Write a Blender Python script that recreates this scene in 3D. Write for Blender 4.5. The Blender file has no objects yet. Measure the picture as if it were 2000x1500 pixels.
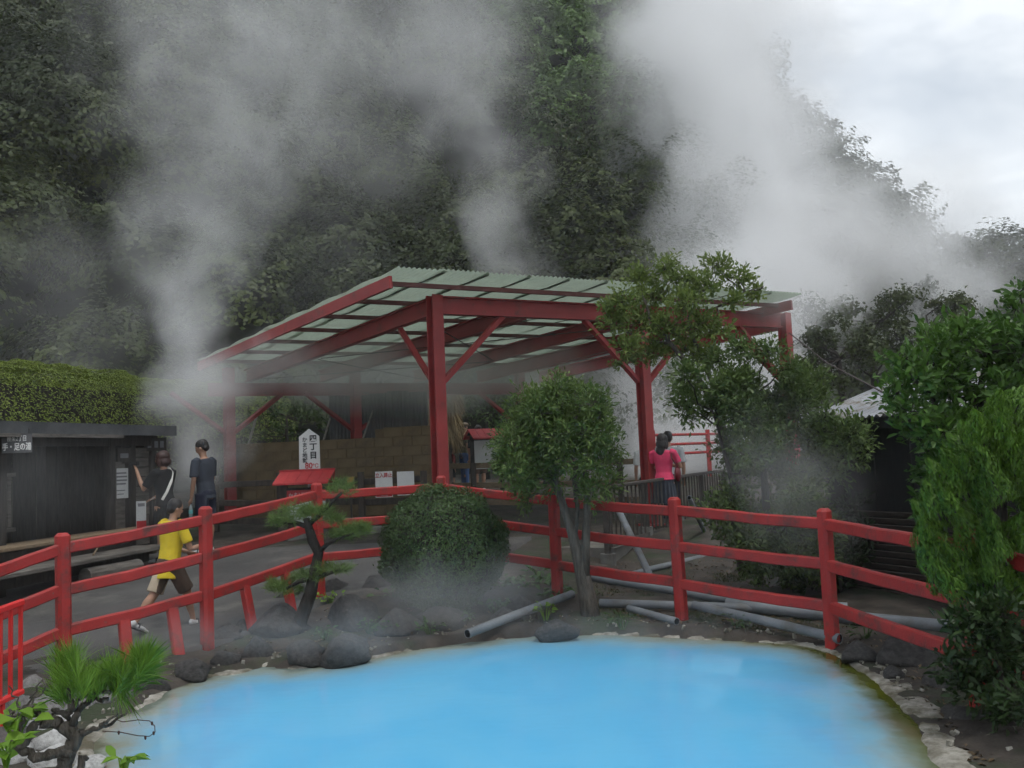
import bpy, bmesh, math, random
import numpy as np
from mathutils import Vector, Matrix, Euler, noise as mnoise

random.seed(7)
RNG = np.random.default_rng(11)
SC = bpy.context.scene
COL = SC.collection
R = math.radians

# ------------------------------------------------------------------ camera
CAM_LOC = Vector((0.0, 0.0, 1.6))
F_PX = 1680.0                                  # focal length in pixels of the 2000 x 1500 photograph
CAM_ROT = Matrix.Rotation(R(90 + 4.6), 3, 'X') @ Matrix.Rotation(R(-2.4), 3, 'Z')
cam_data = bpy.data.cameras.new('camera')
cam_data.sensor_width = 36.0
cam_data.lens = 36.0 * F_PX / 2000.0
cam_data.clip_start = 0.05
cam_data.clip_end = 2000.0
camera = bpy.data.objects.new('camera', cam_data)
COL.objects.link(camera)
camera.matrix_world = Matrix.Translation(CAM_LOC) @ CAM_ROT.to_4x4()
SC.camera = camera

# ------------------------------------------------------------------ world: overcast sky
SUN_EL, SUN_AZ = R(70), R(140)
world = bpy.data.worlds.new('World')
SC.world = world
world.use_nodes = True
wn, wl = world.node_tree.nodes, world.node_tree.links
wn.clear()
w_out = wn.new('ShaderNodeOutputWorld')
w_bg = wn.new('ShaderNodeBackground')
w_sky = wn.new('ShaderNodeTexSky')
w_sky.sky_type = 'NISHITA'
w_sky.sun_disc = False
w_sky.sun_elevation = SUN_EL
w_sky.sun_rotation = SUN_AZ
w_sky.air_density = 1.6
w_sky.dust_density = 3.0
w_tc = wn.new('ShaderNodeTexCoord')
w_map = wn.new('ShaderNodeMapping')
w_map.inputs['Scale'].default_value = (1.0, 1.0, 2.2)
w_noise = wn.new('ShaderNodeTexNoise')
w_noise.inputs['Scale'].default_value = 3.4
w_noise.inputs['Detail'].default_value = 5.0
w_noise.inputs['Roughness'].default_value = 0.52
w_noise.inputs['Distortion'].default_value = 0.4
w_ramp = wn.new('ShaderNodeValToRGB')
w_ramp.color_ramp.elements[0].position = 0.38
w_ramp.color_ramp.elements[0].color = (4.6, 5.1, 5.75, 1)
w_ramp.color_ramp.elements[1].position = 0.62
w_ramp.color_ramp.elements[1].color = (7.9, 8.2, 8.5, 1)
w_mix = wn.new('ShaderNodeMix')
w_mix.data_type = 'RGBA'
w_mix.inputs['Factor'].default_value = 0.86
wl.new(w_tc.outputs['Generated'], w_map.inputs['Vector'])
wl.new(w_map.outputs['Vector'], w_noise.inputs['Vector'])
wl.new(w_noise.outputs['Fac'], w_ramp.inputs['Fac'])
wl.new(w_sky.outputs['Color'], w_mix.inputs['A'])
wl.new(w_ramp.outputs['Color'], w_mix.inputs['B'])
wl.new(w_mix.outputs['Result'], w_bg.inputs['Color'])
w_bg.inputs['Strength'].default_value = 0.10
wl.new(w_bg.outputs['Background'], w_out.inputs['Surface'])

# ------------------------------------------------------------------ sun behind cloud
sun_data = bpy.data.lights.new('sun', 'SUN')
sun_data.energy = 0.9
sun_data.angle = R(14)
sun_data.color = (1.0, 0.97, 0.92)
sun = bpy.data.objects.new('sun', sun_data)
COL.objects.link(sun)
sun_dir = Vector((math.cos(SUN_EL) * math.sin(SUN_AZ), math.cos(SUN_EL) * math.cos(SUN_AZ), math.sin(SUN_EL)))
sun.rotation_euler = sun_dir.to_track_quat('Z', 'Y').to_euler()
sun.location = (0, 0, 40)

# ------------------------------------------------------------------ exposure and render settings
SC.view_settings.view_transform = 'Standard'
SC.view_settings.look = 'None'
SC.view_settings.exposure = 0.5
SC.view_settings.gamma = 1.0
SC.view_settings.use_curve_mapping = False
cy = SC.cycles
cy.use_denoising = True
cy.max_bounces = 14
cy.diffuse_bounces = 2
cy.glossy_bounces = 2
cy.transmission_bounces = 3
cy.transparent_max_bounces = 8
cy.volume_bounces = 12
cy.use_adaptive_sampling = True
cy.adaptive_threshold = 0.05
cy.adaptive_min_samples = 20
cy.volume_step_rate = 1.0
cy.volume_max_steps = 192
cy.sample_clamp_indirect = 4.0

# ------------------------------------------------------------------ helpers: rays of the photograph, to take positions from it
def ray(px, py):
    return CAM_ROT @ Vector(((px - 1000.0) / F_PX, (750.0 - py) / F_PX, -1.0))
def P(px, py, Y):
    """point on the ray through a photo pixel, Y metres in front of the viewer"""
    d = ray(px, py)
    return CAM_LOC + d * (Y / d.y)
def G(px, py, z):
    """point on the ray through a photo pixel at height z"""
    d = ray(px, py)
    return CAM_LOC + d * ((z - CAM_LOC.z) / d.z)

# ------------------------------------------------------------------ helpers: objects
def link(o):
    COL.objects.link(o)
    return o
def tag(o, label=None, cat=None, group=None, kind=None):
    if label: o['label'] = label
    if cat: o['category'] = cat
    if group: o['group'] = group
    if kind: o['kind'] = kind
    return o
def empty(name, loc=(0, 0, 0), label=None, cat=None, group=None, rz=0.0):
    o = bpy.data.objects.new(name, None)
    o.empty_display_size = 0.2
    o.location = loc
    o.rotation_euler = (0, 0, rz)
    link(o)
    return tag(o, label, cat, group)
def set_parent(o, parent):
    """parent while keeping the world place (parents are unscaled empties or meshes)"""
    if parent is not None:
        o.parent = parent
        o.matrix_parent_inverse = parent_world(parent).inverted()
def parent_world(o):
    m = Matrix.LocRotScale(o.location, o.rotation_euler, o.scale)
    if o.parent:
        return parent_world(o.parent) @ o.matrix_parent_inverse @ m
    return m
def obj(name, mesh, material=None, parent=None, smooth=False):
    o = bpy.data.objects.new(name, mesh)
    if material is not None and len(mesh.materials) == 0:
        mesh.materials.append(material)
    if smooth:
        mesh.polygons.foreach_set('use_smooth', [True] * len(mesh.polygons))
    link(o)
    set_parent(o, parent)
    return o
def mesh_from(verts, faces, name='m'):
    me = bpy.data.meshes.new(name)
    me.from_pydata([tuple(v) for v in verts], [], [tuple(f) for f in faces])
    me.validate()
    me.update()
    return me
def mesh_np(verts, quads, name='m'):
    """verts (n,3) and quads (m,4) arrays, fast"""
    me = bpy.data.meshes.new(name)
    v = np.asarray(verts, dtype=np.float32)
    q = np.asarray(quads, dtype=np.int32)
    k = q.shape[1]
    me.vertices.add(len(v)); me.vertices.foreach_set('co', v.ravel())
    me.loops.add(q.size); me.loops.foreach_set('vertex_index', q.ravel())
    me.polygons.add(len(q))
    me.polygons.foreach_set('loop_start', np.arange(0, q.size, k, dtype=np.int32))
    me.polygons.foreach_set('loop_total', np.full(len(q), k, dtype=np.int32))
    me.update(calc_edges=True)
    return me

class MB:
    """collects the faces of one mesh"""
    def __init__(self):
        self.v, self.f = [], []
    def add(self, verts, faces):
        b = len(self.v)
        self.v += [Vector(p) for p in verts]
        self.f += [tuple(b + i for i in f) for f in faces]
        return self
    def box(self, c, size, rot=None):
        c = Vector(c); sx, sy, sz = (s / 2 for s in size)
        vs = [Vector((x, y, z)) for x in (-sx, sx) for y in (-sy, sy) for z in (-sz, sz)]
        if rot is not None:
            vs = [rot @ p for p in vs]
        return self.add([c + p for p in vs], [(0, 1, 3, 2), (4, 6, 7, 5), (0, 4, 5, 1), (2, 3, 7, 6), (0, 2, 6, 4), (1, 5, 7, 3)])
    def bar(self, a, b, w, h, up=(0, 0, 1), bev=0.0):
        """rectangular bar from a to b: w sideways, h along up; bev chamfers the long edges"""
        a, b = Vector(a), Vector(b)
        d = (b - a).normalized()
        s = d.cross(Vector(up))
        if s.length < 1e-5:
            s = d.cross(Vector((0, 1, 0)))
        s.normalize()
        u = s.cross(d).normalized()
        x, y = w / 2, h / 2
        if bev > 0:
            c = bev
            prof = [(-x + c, -y), (x - c, -y), (x, -y + c), (x, y - c), (x - c, y), (-x + c, y), (-x, y - c), (-x, -y + c)]
        else:
            prof = [(-x, -y), (x, -y), (x, y), (-x, y)]
        n = len(prof)
        vs = [p + s * i + u * j for p in (a, b) for i, j in prof]
        fs = [(i, (i + 1) % n, n + (i + 1) % n, n + i) for i in range(n)]
        fs += [tuple(range(n - 1, -1, -1)), tuple(range(n, 2 * n))]
        return self.add(vs, fs)
    def ibeam(self, a, b, w, h, up=(0, 0, 1), tw=0.02, tf=0.025):
        a, b = Vector(a), Vector(b)
        d = (b - a).normalized()
        s = d.cross(Vector(up)).normalized()
        u = s.cross(d).normalized()
        x, y, t = w / 2, h / 2, tw / 2
        prof = [(-x, -y), (x, -y), (x, -y + tf), (t, -y + tf), (t, y - tf), (x, y - tf), (x, y), (-x, y), (-x, y - tf), (-t, y - tf), (-t, -y + tf), (-x, -y + tf)]
        n = len(prof)
        vs = [p + s * i + u * j for p in (a, b) for i, j in prof]
        fs = [(i, (i + 1) % n, n + (i + 1) % n, n + i) for i in range(n)]
        for o in (0, n):
            fs += [(o + 0, o + 1, o + 2, o + 3, o + 10, o + 11), (o + 3, o + 4, o + 9, o + 10), (o + 4, o + 5, o + 6, o + 7, o + 8, o + 9)]
        return self.add(vs, fs)
    def tube(self, pts, radii, seg=8, caps=True, hollow=False):
        pts = [Vector(p) for p in pts]
        if not hasattr(radii, '__len__'):
            radii = [radii] * len(pts)
        rings = []
        ref = None
        for i, p in enumerate(pts):
            d = (pts[min(i + 1, len(pts) - 1)] - pts[max(i - 1, 0)])
            if d.length < 1e-9: d = Vector((0, 0, 1))
            d.normalize()
            if ref is None:
                ref = d.orthogonal().normalized()
            else:
                ref = (ref - d * ref.dot(d))
                if ref.length < 1e-6: ref = d.orthogonal()
                ref.normalize()
            s = d.cross(ref)
            rr = radii[i]
            rx, ry = rr if isinstance(rr, tuple) else (rr, rr)
            rings.append([p + ref * (rx * math.cos(2 * math.pi * k / seg)) + s * (ry * math.sin(2 * math.pi * k / seg)) for k in range(seg)])
        vs = [q for r_ in rings for q in r_]
        fs = []
        for i in range(len(pts) - 1):
            for k in range(seg):
                a, b2 = i * seg + k, i * seg + (k + 1) % seg
                fs.append((a, b2, b2 + seg, a + seg))
        if caps:
            fs += [tuple(range(seg - 1, -1, -1)), tuple(range((len(pts) - 1) * seg, len(pts) * seg))]
        return self.add(vs, fs)
    def ellipsoid(self, c, r, rot=None, nu=16, nv=10):
        c = Vector(c)
        vs, fs = [], []
        for j in range(nv + 1):
            th = math.pi * j / nv
            for i in range(nu):
                ph = 2 * math.pi * i / nu
                p = Vector((r[0] * math.sin(th) * math.cos(ph), r[1] * math.sin(th) * math.sin(ph), r[2] * math.cos(th)))
                if rot is not None: p = rot @ p
                vs.append(c + p)
        for j in range(nv):
            for i in range(nu):
                a, b = j * nu + i, j * nu + (i + 1) % nu
                fs.append((a, a + nu, b + nu, b))
        return self.add(vs, fs)
    def mesh(self, name='m', merge=0.0):
        me = mesh_from(self.v, self.f, name)
        bm = bmesh.new(); bm.from_mesh(me)
        if merge: bmesh.ops.remove_doubles(bm, verts=bm.verts, dist=merge)
        bmesh.ops.recalc_face_normals(bm, faces=bm.faces)
        bm.to_mesh(me); bm.free()
        return me
    def build(self, name, material, parent=None, smooth=False, merge=0.0):
        return obj(name, self.mesh(name, merge), material, parent, smooth)

# ------------------------------------------------------------------ helpers: materials
def nodes_of(m):
    m.use_nodes = True
    nt = m.node_tree
    b = next(n for n in nt.nodes if n.type == 'BSDF_PRINCIPLED')
    return nt, nt.nodes, nt.links, b
def mat(name, col, rough=0.6, var=0.25, scale=6.0, bump=0.0, bscale=40.0, col2=None, lo=0.35, hi=0.65, stretch=(1, 1, 1), metallic=0.0, spec=0.4, dirt=None, dscale=1.5, dlo=0.5, dhi=0.7, transmission=0.0):
    """noise-varied surface: col..col2 mottling, an optional dirt/stain colour with its own shape, fine bump"""
    m = bpy.data.materials.new(name)
    nt, N, L, b = nodes_of(m)
    tc = N.new('ShaderNodeTexCoord')
    mp = N.new('ShaderNodeMapping'); mp.inputs['Scale'].default_value = stretch
    L.new(tc.outputs['Object'], mp.inputs['Vector'])
    nz = N.new('ShaderNodeTexNoise'); nz.inputs['Scale'].default_value = scale; nz.inputs['Detail'].default_value = 5.0; nz.inputs['Roughness'].default_value = 0.6
    L.new(mp.outputs['Vector'], nz.inputs['Vector'])
    rp = N.new('ShaderNodeValToRGB')
    rp.color_ramp.elements[0].position = lo; rp.color_ramp.elements[1].position = hi
    c2 = col2 if col2 is not None else tuple(min(1.0, c * (1 + var)) for c in col)
    c1 = col if col2 is not None else tuple(c * (1 - var) for c in col)
    rp.color_ramp.elements[0].color = (*c1, 1); rp.color_ramp.elements[1].color = (*c2, 1)
    L.new(nz.outputs['Fac'], rp.inputs['Fac'])
    out = rp.outputs['Color']
    if dirt is not None:
        n2 = N.new('ShaderNodeTexNoise'); n2.inputs['Scale'].default_value = dscale; n2.inputs['Detail'].default_value = 7.0; n2.inputs['Roughness'].default_value = 0.65
        L.new(mp.outputs['Vector'], n2.inputs['Vector'])
        mr = N.new('ShaderNodeMapRange'); mr.inputs['From Min'].default_value = dlo; mr.inputs['From Max'].default_value = dhi
        L.new(n2.outputs['Fac'], mr.inputs['Value'])
        mx = N.new('ShaderNodeMix'); mx.data_type = 'RGBA'
        mx.inputs['B'].default_value = (*dirt, 1)
        L.new(mr.outputs['Result'], mx.inputs['Factor']); L.new(out, mx.inputs['A'])
        out = mx.outputs['Result']
    L.new(out, b.inputs['Base Color'])
    b.inputs['Roughness'].default_value = rough
    b.inputs['Metallic'].default_value = metallic
    b.inputs['Specular IOR Level'].default_value = spec
    b.inputs['Transmission Weight'].default_value = transmission
    if bump > 0:
        n3 = N.new('ShaderNodeTexNoise'); n3.inputs['Scale'].default_value = bscale; n3.inputs['Detail'].default_value = 4.0
        L.new(mp.outputs['Vector'], n3.inputs['Vector'])
        bp = N.new('ShaderNodeBump'); bp.inputs['Strength'].default_value = bump; bp.inputs['Distance'].default_value = 0.02
        L.new(n3.outputs['Fac'], bp.inputs['Height']); L.new(bp.outputs['Normal'], b.inputs['Normal'])
    return m
def leaf_mat(name, c1, c2, rough=0.5, trans=0.25, patch=0.6, c3=None, rw=0.55):
    """foliage: each leaf its own tone between c1 and c2, larger patches drift, some light through the blade"""
    m = bpy.data.materials.new(name)
    nt, N, L, b = nodes_of(m)
    ge = N.new('ShaderNodeNewGeometry')
    tc = N.new('ShaderNodeTexCoord')
    nz = N.new('ShaderNodeTexNoise'); nz.inputs['Scale'].default_value = patch; nz.inputs['Detail'].default_value = 3.0
    L.new(tc.outputs['Object'], nz.inputs['Vector'])
    ad = N.new('ShaderNodeMath'); ad.operation = 'MULTIPLY_ADD'
    ad.inputs[1].default_value = rw
    L.new(ge.outputs['Random Per Island'], ad.inputs[0])
    m2 = N.new('ShaderNodeMapRange'); m2.inputs['From Min'].default_value = 0.3; m2.inputs['From Max'].default_value = 0.7; m2.inputs['To Max'].default_value = 1.0 - rw
    L.new(nz.outputs['Fac'], m2.inputs['Value'])
    L.new(m2.outputs['Result'], ad.inputs[2])
    rp = N.new('ShaderNodeValToRGB')
    rp.color_ramp.elements[0].color = (*c1, 1); rp.color_ramp.elements[1].color = (*c2, 1)
    if c3 is not None:
        rp.color_ramp.elements[1].position = 0.9
        e = rp.color_ramp.elements.new(1.0); e.color = (*c3, 1)
    L.new(ad.outputs[0], rp.inputs['Fac'])
    L.new(rp.outputs['Color'], b.inputs['Base Color'])
    b.inputs['Roughness'].default_value = rough
    b.inputs['Specular IOR Level'].default_value = 0.3
    tr = N.new('ShaderNodeBsdfTranslucent')
    L.new(rp.outputs['Color'], tr.inputs['Color'])
    ms = N.new('ShaderNodeMixShader'); ms.inputs['Fac'].default_value = trans
    L.new(b.outputs['BSDF'], ms.inputs[1]); L.new(tr.outputs['BSDF'], ms.inputs[2])
    o = next(n for n in N if n.type == 'OUTPUT_MATERIAL')
    L.new(ms.outputs['Shader'], o.inputs['Surface'])
    return m
def smooth01(a, b, x):
    t = np.clip((np.asarray(x, dtype=float) - a) / (b - a), 0, 1)
    return t * t * (3 - 2 * t)
# ================================================================== the ground
WATER_Z = -0.20
POOL_PX = [(165, 1500), (176, 1452), (205, 1412), (262, 1388), (318, 1352), (365, 1333), (420, 1318), (470, 1312), (520, 1299), (575, 1305), (640, 1297), (700, 1288), (800, 1270), (910, 1254), (1050, 1241), (1200, 1238), (1300, 1243), (1400, 1249), (1550, 1256), (1610, 1266), (1660, 1288), (1720, 1330), (1765, 1372), (1798, 1418), (1826, 1465), (1846, 1500)]
POOL = [G(x, y, WATER_Z).to_2d() for x, y in POOL_PX]
POOL += [Vector((2.35, 4.0)), Vector((2.2, 3.3)), Vector((1.5, 2.7)), Vector((0.2, 2.5)), Vector((-1.2, 2.75)), Vector((-2.0, 3.4)), Vector((-2.25, 4.0))]
POOL_A = np.array([(p.x, p.y) for p in POOL])
def pool_sd(x, y):
    """signed distance to the pool outline, negative inside (arrays)"""
    x = np.asarray(x, float); y = np.asarray(y, float)
    best = np.full(x.shape, 1e9)
    inside = np.zeros(x.shape, bool)
    n = len(POOL_A)
    for i in range(n):
        ax, ay = POOL_A[i]; bx, by = POOL_A[(i + 1) % n]
        ex, ey = bx - ax, by - ay
        t = np.clip(((x - ax) * ex + (y - ay) * ey) / (ex * ex + ey * ey), 0, 1)
        best = np.minimum(best, np.hypot(x - ax - t * ex, y - ay - t * ey))
        c = ((ay > y) != (by > y)) & (x < (bx - ax) * (y - ay) / (by - ay + 1e-12) + ax)
        inside ^= c
    return np.where(inside, -best, best)
def vnoise(x, y, s, seed=0.0):
    x = np.asarray(x, float); y = np.asarray(y, float)
    out = np.empty(x.shape)
    for i, (a, b) in enumerate(zip(x.ravel(), y.ravel())):
        out.flat[i] = mnoise.noise((a * s + seed, b * s - seed * 1.7, seed))
    return out
def base_z(x, y):
    z = np.interp(np.asarray(y, float), [0, 6.5, 7.6, 8.7, 9.6, 10.4, 13, 24, 40, 200], [-0.24, -0.18, -0.15, -0.12, -0.02, 0.07, 0.25, 0.8, 1.6, 3.0])
    dip = smooth01(0.3, 1.3, x) * smooth01(8.8, 10.0, y) * (1 - smooth01(12.0, 14.0, y))
    return z - 0.17 * dip
def gz(x, y):
    """ground height at single points or arrays, without the fine bumps"""
    return base_z(x, y)
def gz1(x, y):
    return float(base_z(x, y))

M_soil = mat('soil', (0.026, 0.021, 0.017), rough=0.9, col2=(0.075, 0.062, 0.050), scale=3.0, bump=0.6, bscale=30.0, dirt=(0.030, 0.042, 0.018), dscale=1.3, dlo=0.5, dhi=0.62)
M_asphalt = mat('asphalt', (0.060, 0.057, 0.055), rough=0.85, col2=(0.092, 0.088, 0.084), scale=1.2, bump=0.5, bscale=160.0, dirt=(0.140, 0.132, 0.118), dscale=1.6, dlo=0.52, dhi=0.70)

xs = np.concatenate([np.linspace(-60, -8, 14), np.linspace(-7.5, 7.5, 160), np.linspace(8, 70, 16)])
ys = np.concatenate([np.linspace(-6, 2.0, 8), np.linspace(2.2, 15, 150), np.linspace(15.5, 120, 60)])
gx, gy = np.meshgrid(xs, ys)
z0 = base_z(gx, gy)
near = (np.abs(gx) < 8) & (gy > 2) & (gy < 15.2)
sd = np.where(near, pool_sd(gx, gy), 5.0)
bump1 = np.where(near, vnoise(gx, gy, 1.6, 3.1) * 0.035 + vnoise(gx, gy, 5.0, 8.1) * 0.018 + vnoise(gx, gy, 13.0, 1.1) * 0.010, 0)
rim = np.exp(-((sd - 0.16) / 0.14) ** 2) * 0.006
zz = np.where(sd < 0, WATER_Z - np.clip(-sd * 0.5, 0, 0.55) + 0.012, np.maximum(z0, WATER_Z + 0.004 + np.clip(sd, 0, 1) * 0.10) + bump1 * np.clip(sd * 4, 0, 1) + rim)
ny, nx = gx.shape
idx = np.arange(nx * ny).reshape(ny, nx)
quads = np.stack([idx[:-1, :-1], idx[:-1, 1:], idx[1:, 1:], idx[1:, :-1]], -1).reshape(-1, 4)
ground = obj('ground', mesh_np(np.stack([gx, gy, zz], -1).reshape(-1, 3), quads), M_soil, smooth=True)
tag(ground, kind='structure')
# ================================================================== pool water, sinter rim, path
def resample(pts, step, closed=True):
    pts = [Vector(p) for p in pts]
    out = []
    n = len(pts)
    for i in range(n if closed else n - 1):
        a, b = pts[i], pts[(i + 1) % n]
        p0, p3 = pts[(i - 1) % n], pts[(i + 2) % n]
        k = max(1, int((b - a).length / step))
        for j in range(k):
            t = j / k
            # Catmull-Rom
            q = 0.5 * ((2 * a) + (b - p0) * t + (2 * p0 - 5 * a + 4 * b - p3) * t * t + (3 * a - p0 - 3 * b + p3) * t ** 3)
            out.append(q)
    return out
SHORE = [p + Vector((mnoise.noise((p.x * 1.7, p.y * 1.7, 6)), mnoise.noise((p.x * 1.7, p.y * 1.7, 16)))) * 0.07 + Vector((mnoise.noise((p.x * 5, p.y * 5, 6)), mnoise.noise((p.x * 5, p.y * 5, 16)))) * 0.03 for p in resample(POOL, 0.04)]
# water sheet: rings shrinking from the shoreline to the middle
ctr = Vector((sum(p.x for p in POOL) / len(POOL), 5.6))
fr = [1.04, 1.0, 0.985, 0.97, 0.95, 0.92, 0.88, 0.82, 0.74, 0.64, 0.5, 0.34, 0.16]
wv, wd, wa = [], [], []
for f in fr:
    for p in SHORE:
        q = ctr + (p - ctr) * f
        wv.append((q.x, q.y, WATER_Z))
wv.append((ctr.x, ctr.y, WATER_Z))
ns = len(SHORE)
wf = [(i * ns + k, i * ns + (k + 1) % ns, (i + 1) * ns + (k + 1) % ns, (i + 1) * ns + k) for i in range(len(fr) - 1) for k in range(ns)]
wf += [((len(fr) - 1) * ns + k, (len(fr) - 1) * ns + (k + 1) % ns, len(fr) * ns) for k in range(ns)]
wme = mesh_from(wv, wf)
wva = np.array(wv)
sdw = -pool_sd(wva[:, 0], wva[:, 1])
at = wme.attributes.new('water_depth', 'FLOAT', 'POINT'); at.data.foreach_set('value', sdw.astype(np.float32))
M_water = bpy.data.materials.new('milky_blue_water')
nt, N, L, b = nodes_of(M_water)
a_d = N.new('ShaderNodeAttribute'); a_d.attribute_name = 'water_depth'
tc = N.new('ShaderNodeTexCoord')
nz = N.new('ShaderNodeTexNoise'); nz.inputs['Scale'].default_value = 2.6; nz.inputs['Detail'].default_value = 8; nz.inputs['Roughness'].default_value = 0.68
L.new(tc.outputs['Object'], nz.inputs['Vector'])
md = N.new('ShaderNodeMath'); md.operation = 'MULTIPLY_ADD'; md.inputs[1].default_value = 0.55; md.inputs[2].default_value = -0.27
L.new(nz.outputs['Fac'], md.inputs[0])
sm = N.new('ShaderNodeMath'); sm.operation = 'ADD'
L.new(a_d.outputs['Fac'], sm.inputs[0]); L.new(md.outputs[0], sm.inputs[1])
rp = N.new('ShaderNodeValToRGB')
el = rp.color_ramp.elements
el[0].position = 0.02; el[0].color = (0.13, 0.125, 0.075, 1)
el[1].position = 1.0; el[1].color = (0.118, 0.46, 0.75, 1)
for p_, c_ in ((0.10, (0.25, 0.26, 0.20)), (0.20, (0.25, 0.31, 0.30)), (0.34, (0.20, 0.38, 0.49)), (0.58, (0.130, 0.41, 0.66))):
    e = el.new(p_); e.color = (*c_, 1)
sc_ = N.new('ShaderNodeMath'); sc_.operation = 'MULTIPLY'; sc_.inputs[1].default_value = 0.98; L.new(sm.outputs[0], sc_.inputs[0]); L.new(sc_.outputs[0], rp.inputs['Fac'])
# olive algae along the eastern shore, a growth on the pool bed with its own outline
sx = N.new('ShaderNodeSeparateXYZ'); L.new(tc.outputs['Object'], sx.inputs[0])
ea = N.new('ShaderNodeMapRange'); ea.inputs['From Min'].default_value = 1.9; ea.inputs['From Max'].default_value = 2.5
L.new(sx.outputs['X'], ea.inputs['Value'])
eb = N.new('ShaderNodeMapRange'); eb.inputs['From Min'].default_value = 0.26; eb.inputs['From Max'].default_value = 0.12
nz2 = N.new('ShaderNodeTexNoise'); nz2.inputs['Scale'].default_value = 7; nz2.inputs['Detail'].default_value = 5
L.new(tc.outputs['Object'], nz2.inputs['Vector'])
s2 = N.new('ShaderNodeMath'); s2.operation = 'MULTIPLY_ADD'; s2.inputs[1].default_value = 0.22; L.new(nz2.outputs['Fac'], s2.inputs[0]); L.new(a_d.outputs['Fac'], s2.inputs[2])
s3 = N.new('ShaderNodeMath'); s3.operation = 'SUBTRACT'; s3.inputs[1].default_value = 0.10; L.new(s2.outputs[0], s3.inputs[0])
L.new(s3.outputs[0], eb.inputs['Value'])
em = N.new('ShaderNodeMath'); em.operation = 'MULTIPLY'; L.new(ea.outputs['Result'], em.inputs[0]); L.new(eb.outputs['Result'], em.inputs[1])
mx = N.new('ShaderNodeMix'); mx.data_type = 'RGBA'; mx.inputs['B'].default_value = (0.085, 0.095, 0.010, 1)
L.new(em.outputs[0], mx.inputs['Factor']); L.new(rp.outputs['Color'], mx.inputs['A'])
nz4 = N.new('ShaderNodeTexNoise'); nz4.inputs['Scale'].default_value = 0.8; nz4.inputs['Detail'].default_value = 6; nz4.inputs['Distortion'].default_value = 1.2
L.new(tc.outputs['Object'], nz4.inputs['Vector'])
mr4 = N.new('ShaderNodeMapRange'); mr4.inputs['From Min'].default_value = 0.35; mr4.inputs['From Max'].default_value = 0.75; mr4.inputs['To Max'].default_value = 0.25
L.new(nz4.outputs['Fac'], mr4.inputs['Value'])
mx4 = N.new('ShaderNodeMix'); mx4.data_type = 'RGBA'; mx4.inputs['B'].default_value = (0.26, 0.60, 0.76, 1)
L.new(mr4.outputs['Result'], mx4.inputs['Factor']); L.new(rp.outputs['Color'], mx4.inputs['A']); L.new(mx4.outputs['Result'], mx.inputs['A'])
L.new(mx.outputs['Result'], b.inputs['Base Color'])
b.inputs['Roughness'].default_value = 0.07
b.inputs['IOR'].default_value = 1.33
wv_ = N.new('ShaderNodeTexNoise'); wv_.inputs['Scale'].default_value = 9; wv_.inputs['Detail'].default_value = 3
mpw = N.new('ShaderNodeMapping'); mpw.inputs['Scale'].default_value = (0.6, 1.6, 1); L.new(tc.outputs['Object'], mpw.inputs['Vector']); L.new(mpw.outputs['Vector'], wv_.inputs['Vector'])
bw = N.new('ShaderNodeBump'); bw.inputs['Strength'].default_value = 0.07; bw.inputs['Distance'].default_value = 0.02
L.new(wv_.outputs['Fac'], bw.inputs['Height']); L.new(bw.outputs['Normal'], b.inputs['Normal'])
water = obj('pool_water', wme, M_water, smooth=True)
tag(water, kind='structure')

M_sinter = mat('sinter_crust', (0.17, 0.158, 0.125), rough=0.85, col2=(0.42, 0.40, 0.35), scale=9, bump=0.7, bscale=60, dirt=(0.10, 0.088, 0.055), dscale=3.5, dlo=0.46, dhi=0.60)
rv, rf = [], []
prof_n = 6
for k, p in enumerate(SHORE):
    a_, c_ = SHORE[k - 1], SHORE[(k + 1) % ns]
    nrm = Vector((c_.y - a_.y, -(c_.x - a_.x))).normalized()
    if pool_sd(np.array([p.x + nrm.x * 0.05]), np.array([p.y + nrm.y * 0.05]))[0] < 0: nrm = -nrm
    n1 = mnoise.noise((p.x * 2.2, p.y * 2.2, 4.0)); n2 = mnoise.noise((p.x * 7, p.y * 7, 9.0)); n3 = mnoise.noise((p.x * 17, p.y * 17, 2.0))
    east = float(smooth01(1.7, 2.4, p.x)); west = float(smooth01(-1.6, -2.1, p.x)) * float(smooth01(7.4, 6.6, p.y))
    wdt = max(0.02, 0.06 + 0.04 * n1 + 0.03 * n2 + 0.02 * n3 + 0.13 * east + 0.06 * west)
    hgt = max(0.010, 0.022 + 0.010 * n1 + 0.007 * n2 + 0.008 * n3)
    inn = 0.04 + 0.02 * n1 + 0.022 * n2 + 0.018 * n3
    for s_, z_ in ((-inn - 0.05, -0.05), (-inn, 0.006), (-inn * 0.3, hgt * 0.8), (wdt * 0.35, hgt), (wdt * 0.8, hgt * 0.7 + 0.01), (wdt + 0.05, -0.04)):
        q = p + nrm * s_
        rv.append((q.x, q.y, WATER_Z + z_))
for k in range(ns):
    for j in range(prof_n - 1):
        rf.append((k * prof_n + j, k * prof_n + j + 1, ((k + 1) % ns) * prof_n + j + 1, ((k + 1) % ns) * prof_n + j))
rim = obj('pool_rim', mesh_from(rv, rf), M_sinter, smooth=True)
tag(rim, kind='structure')

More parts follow.
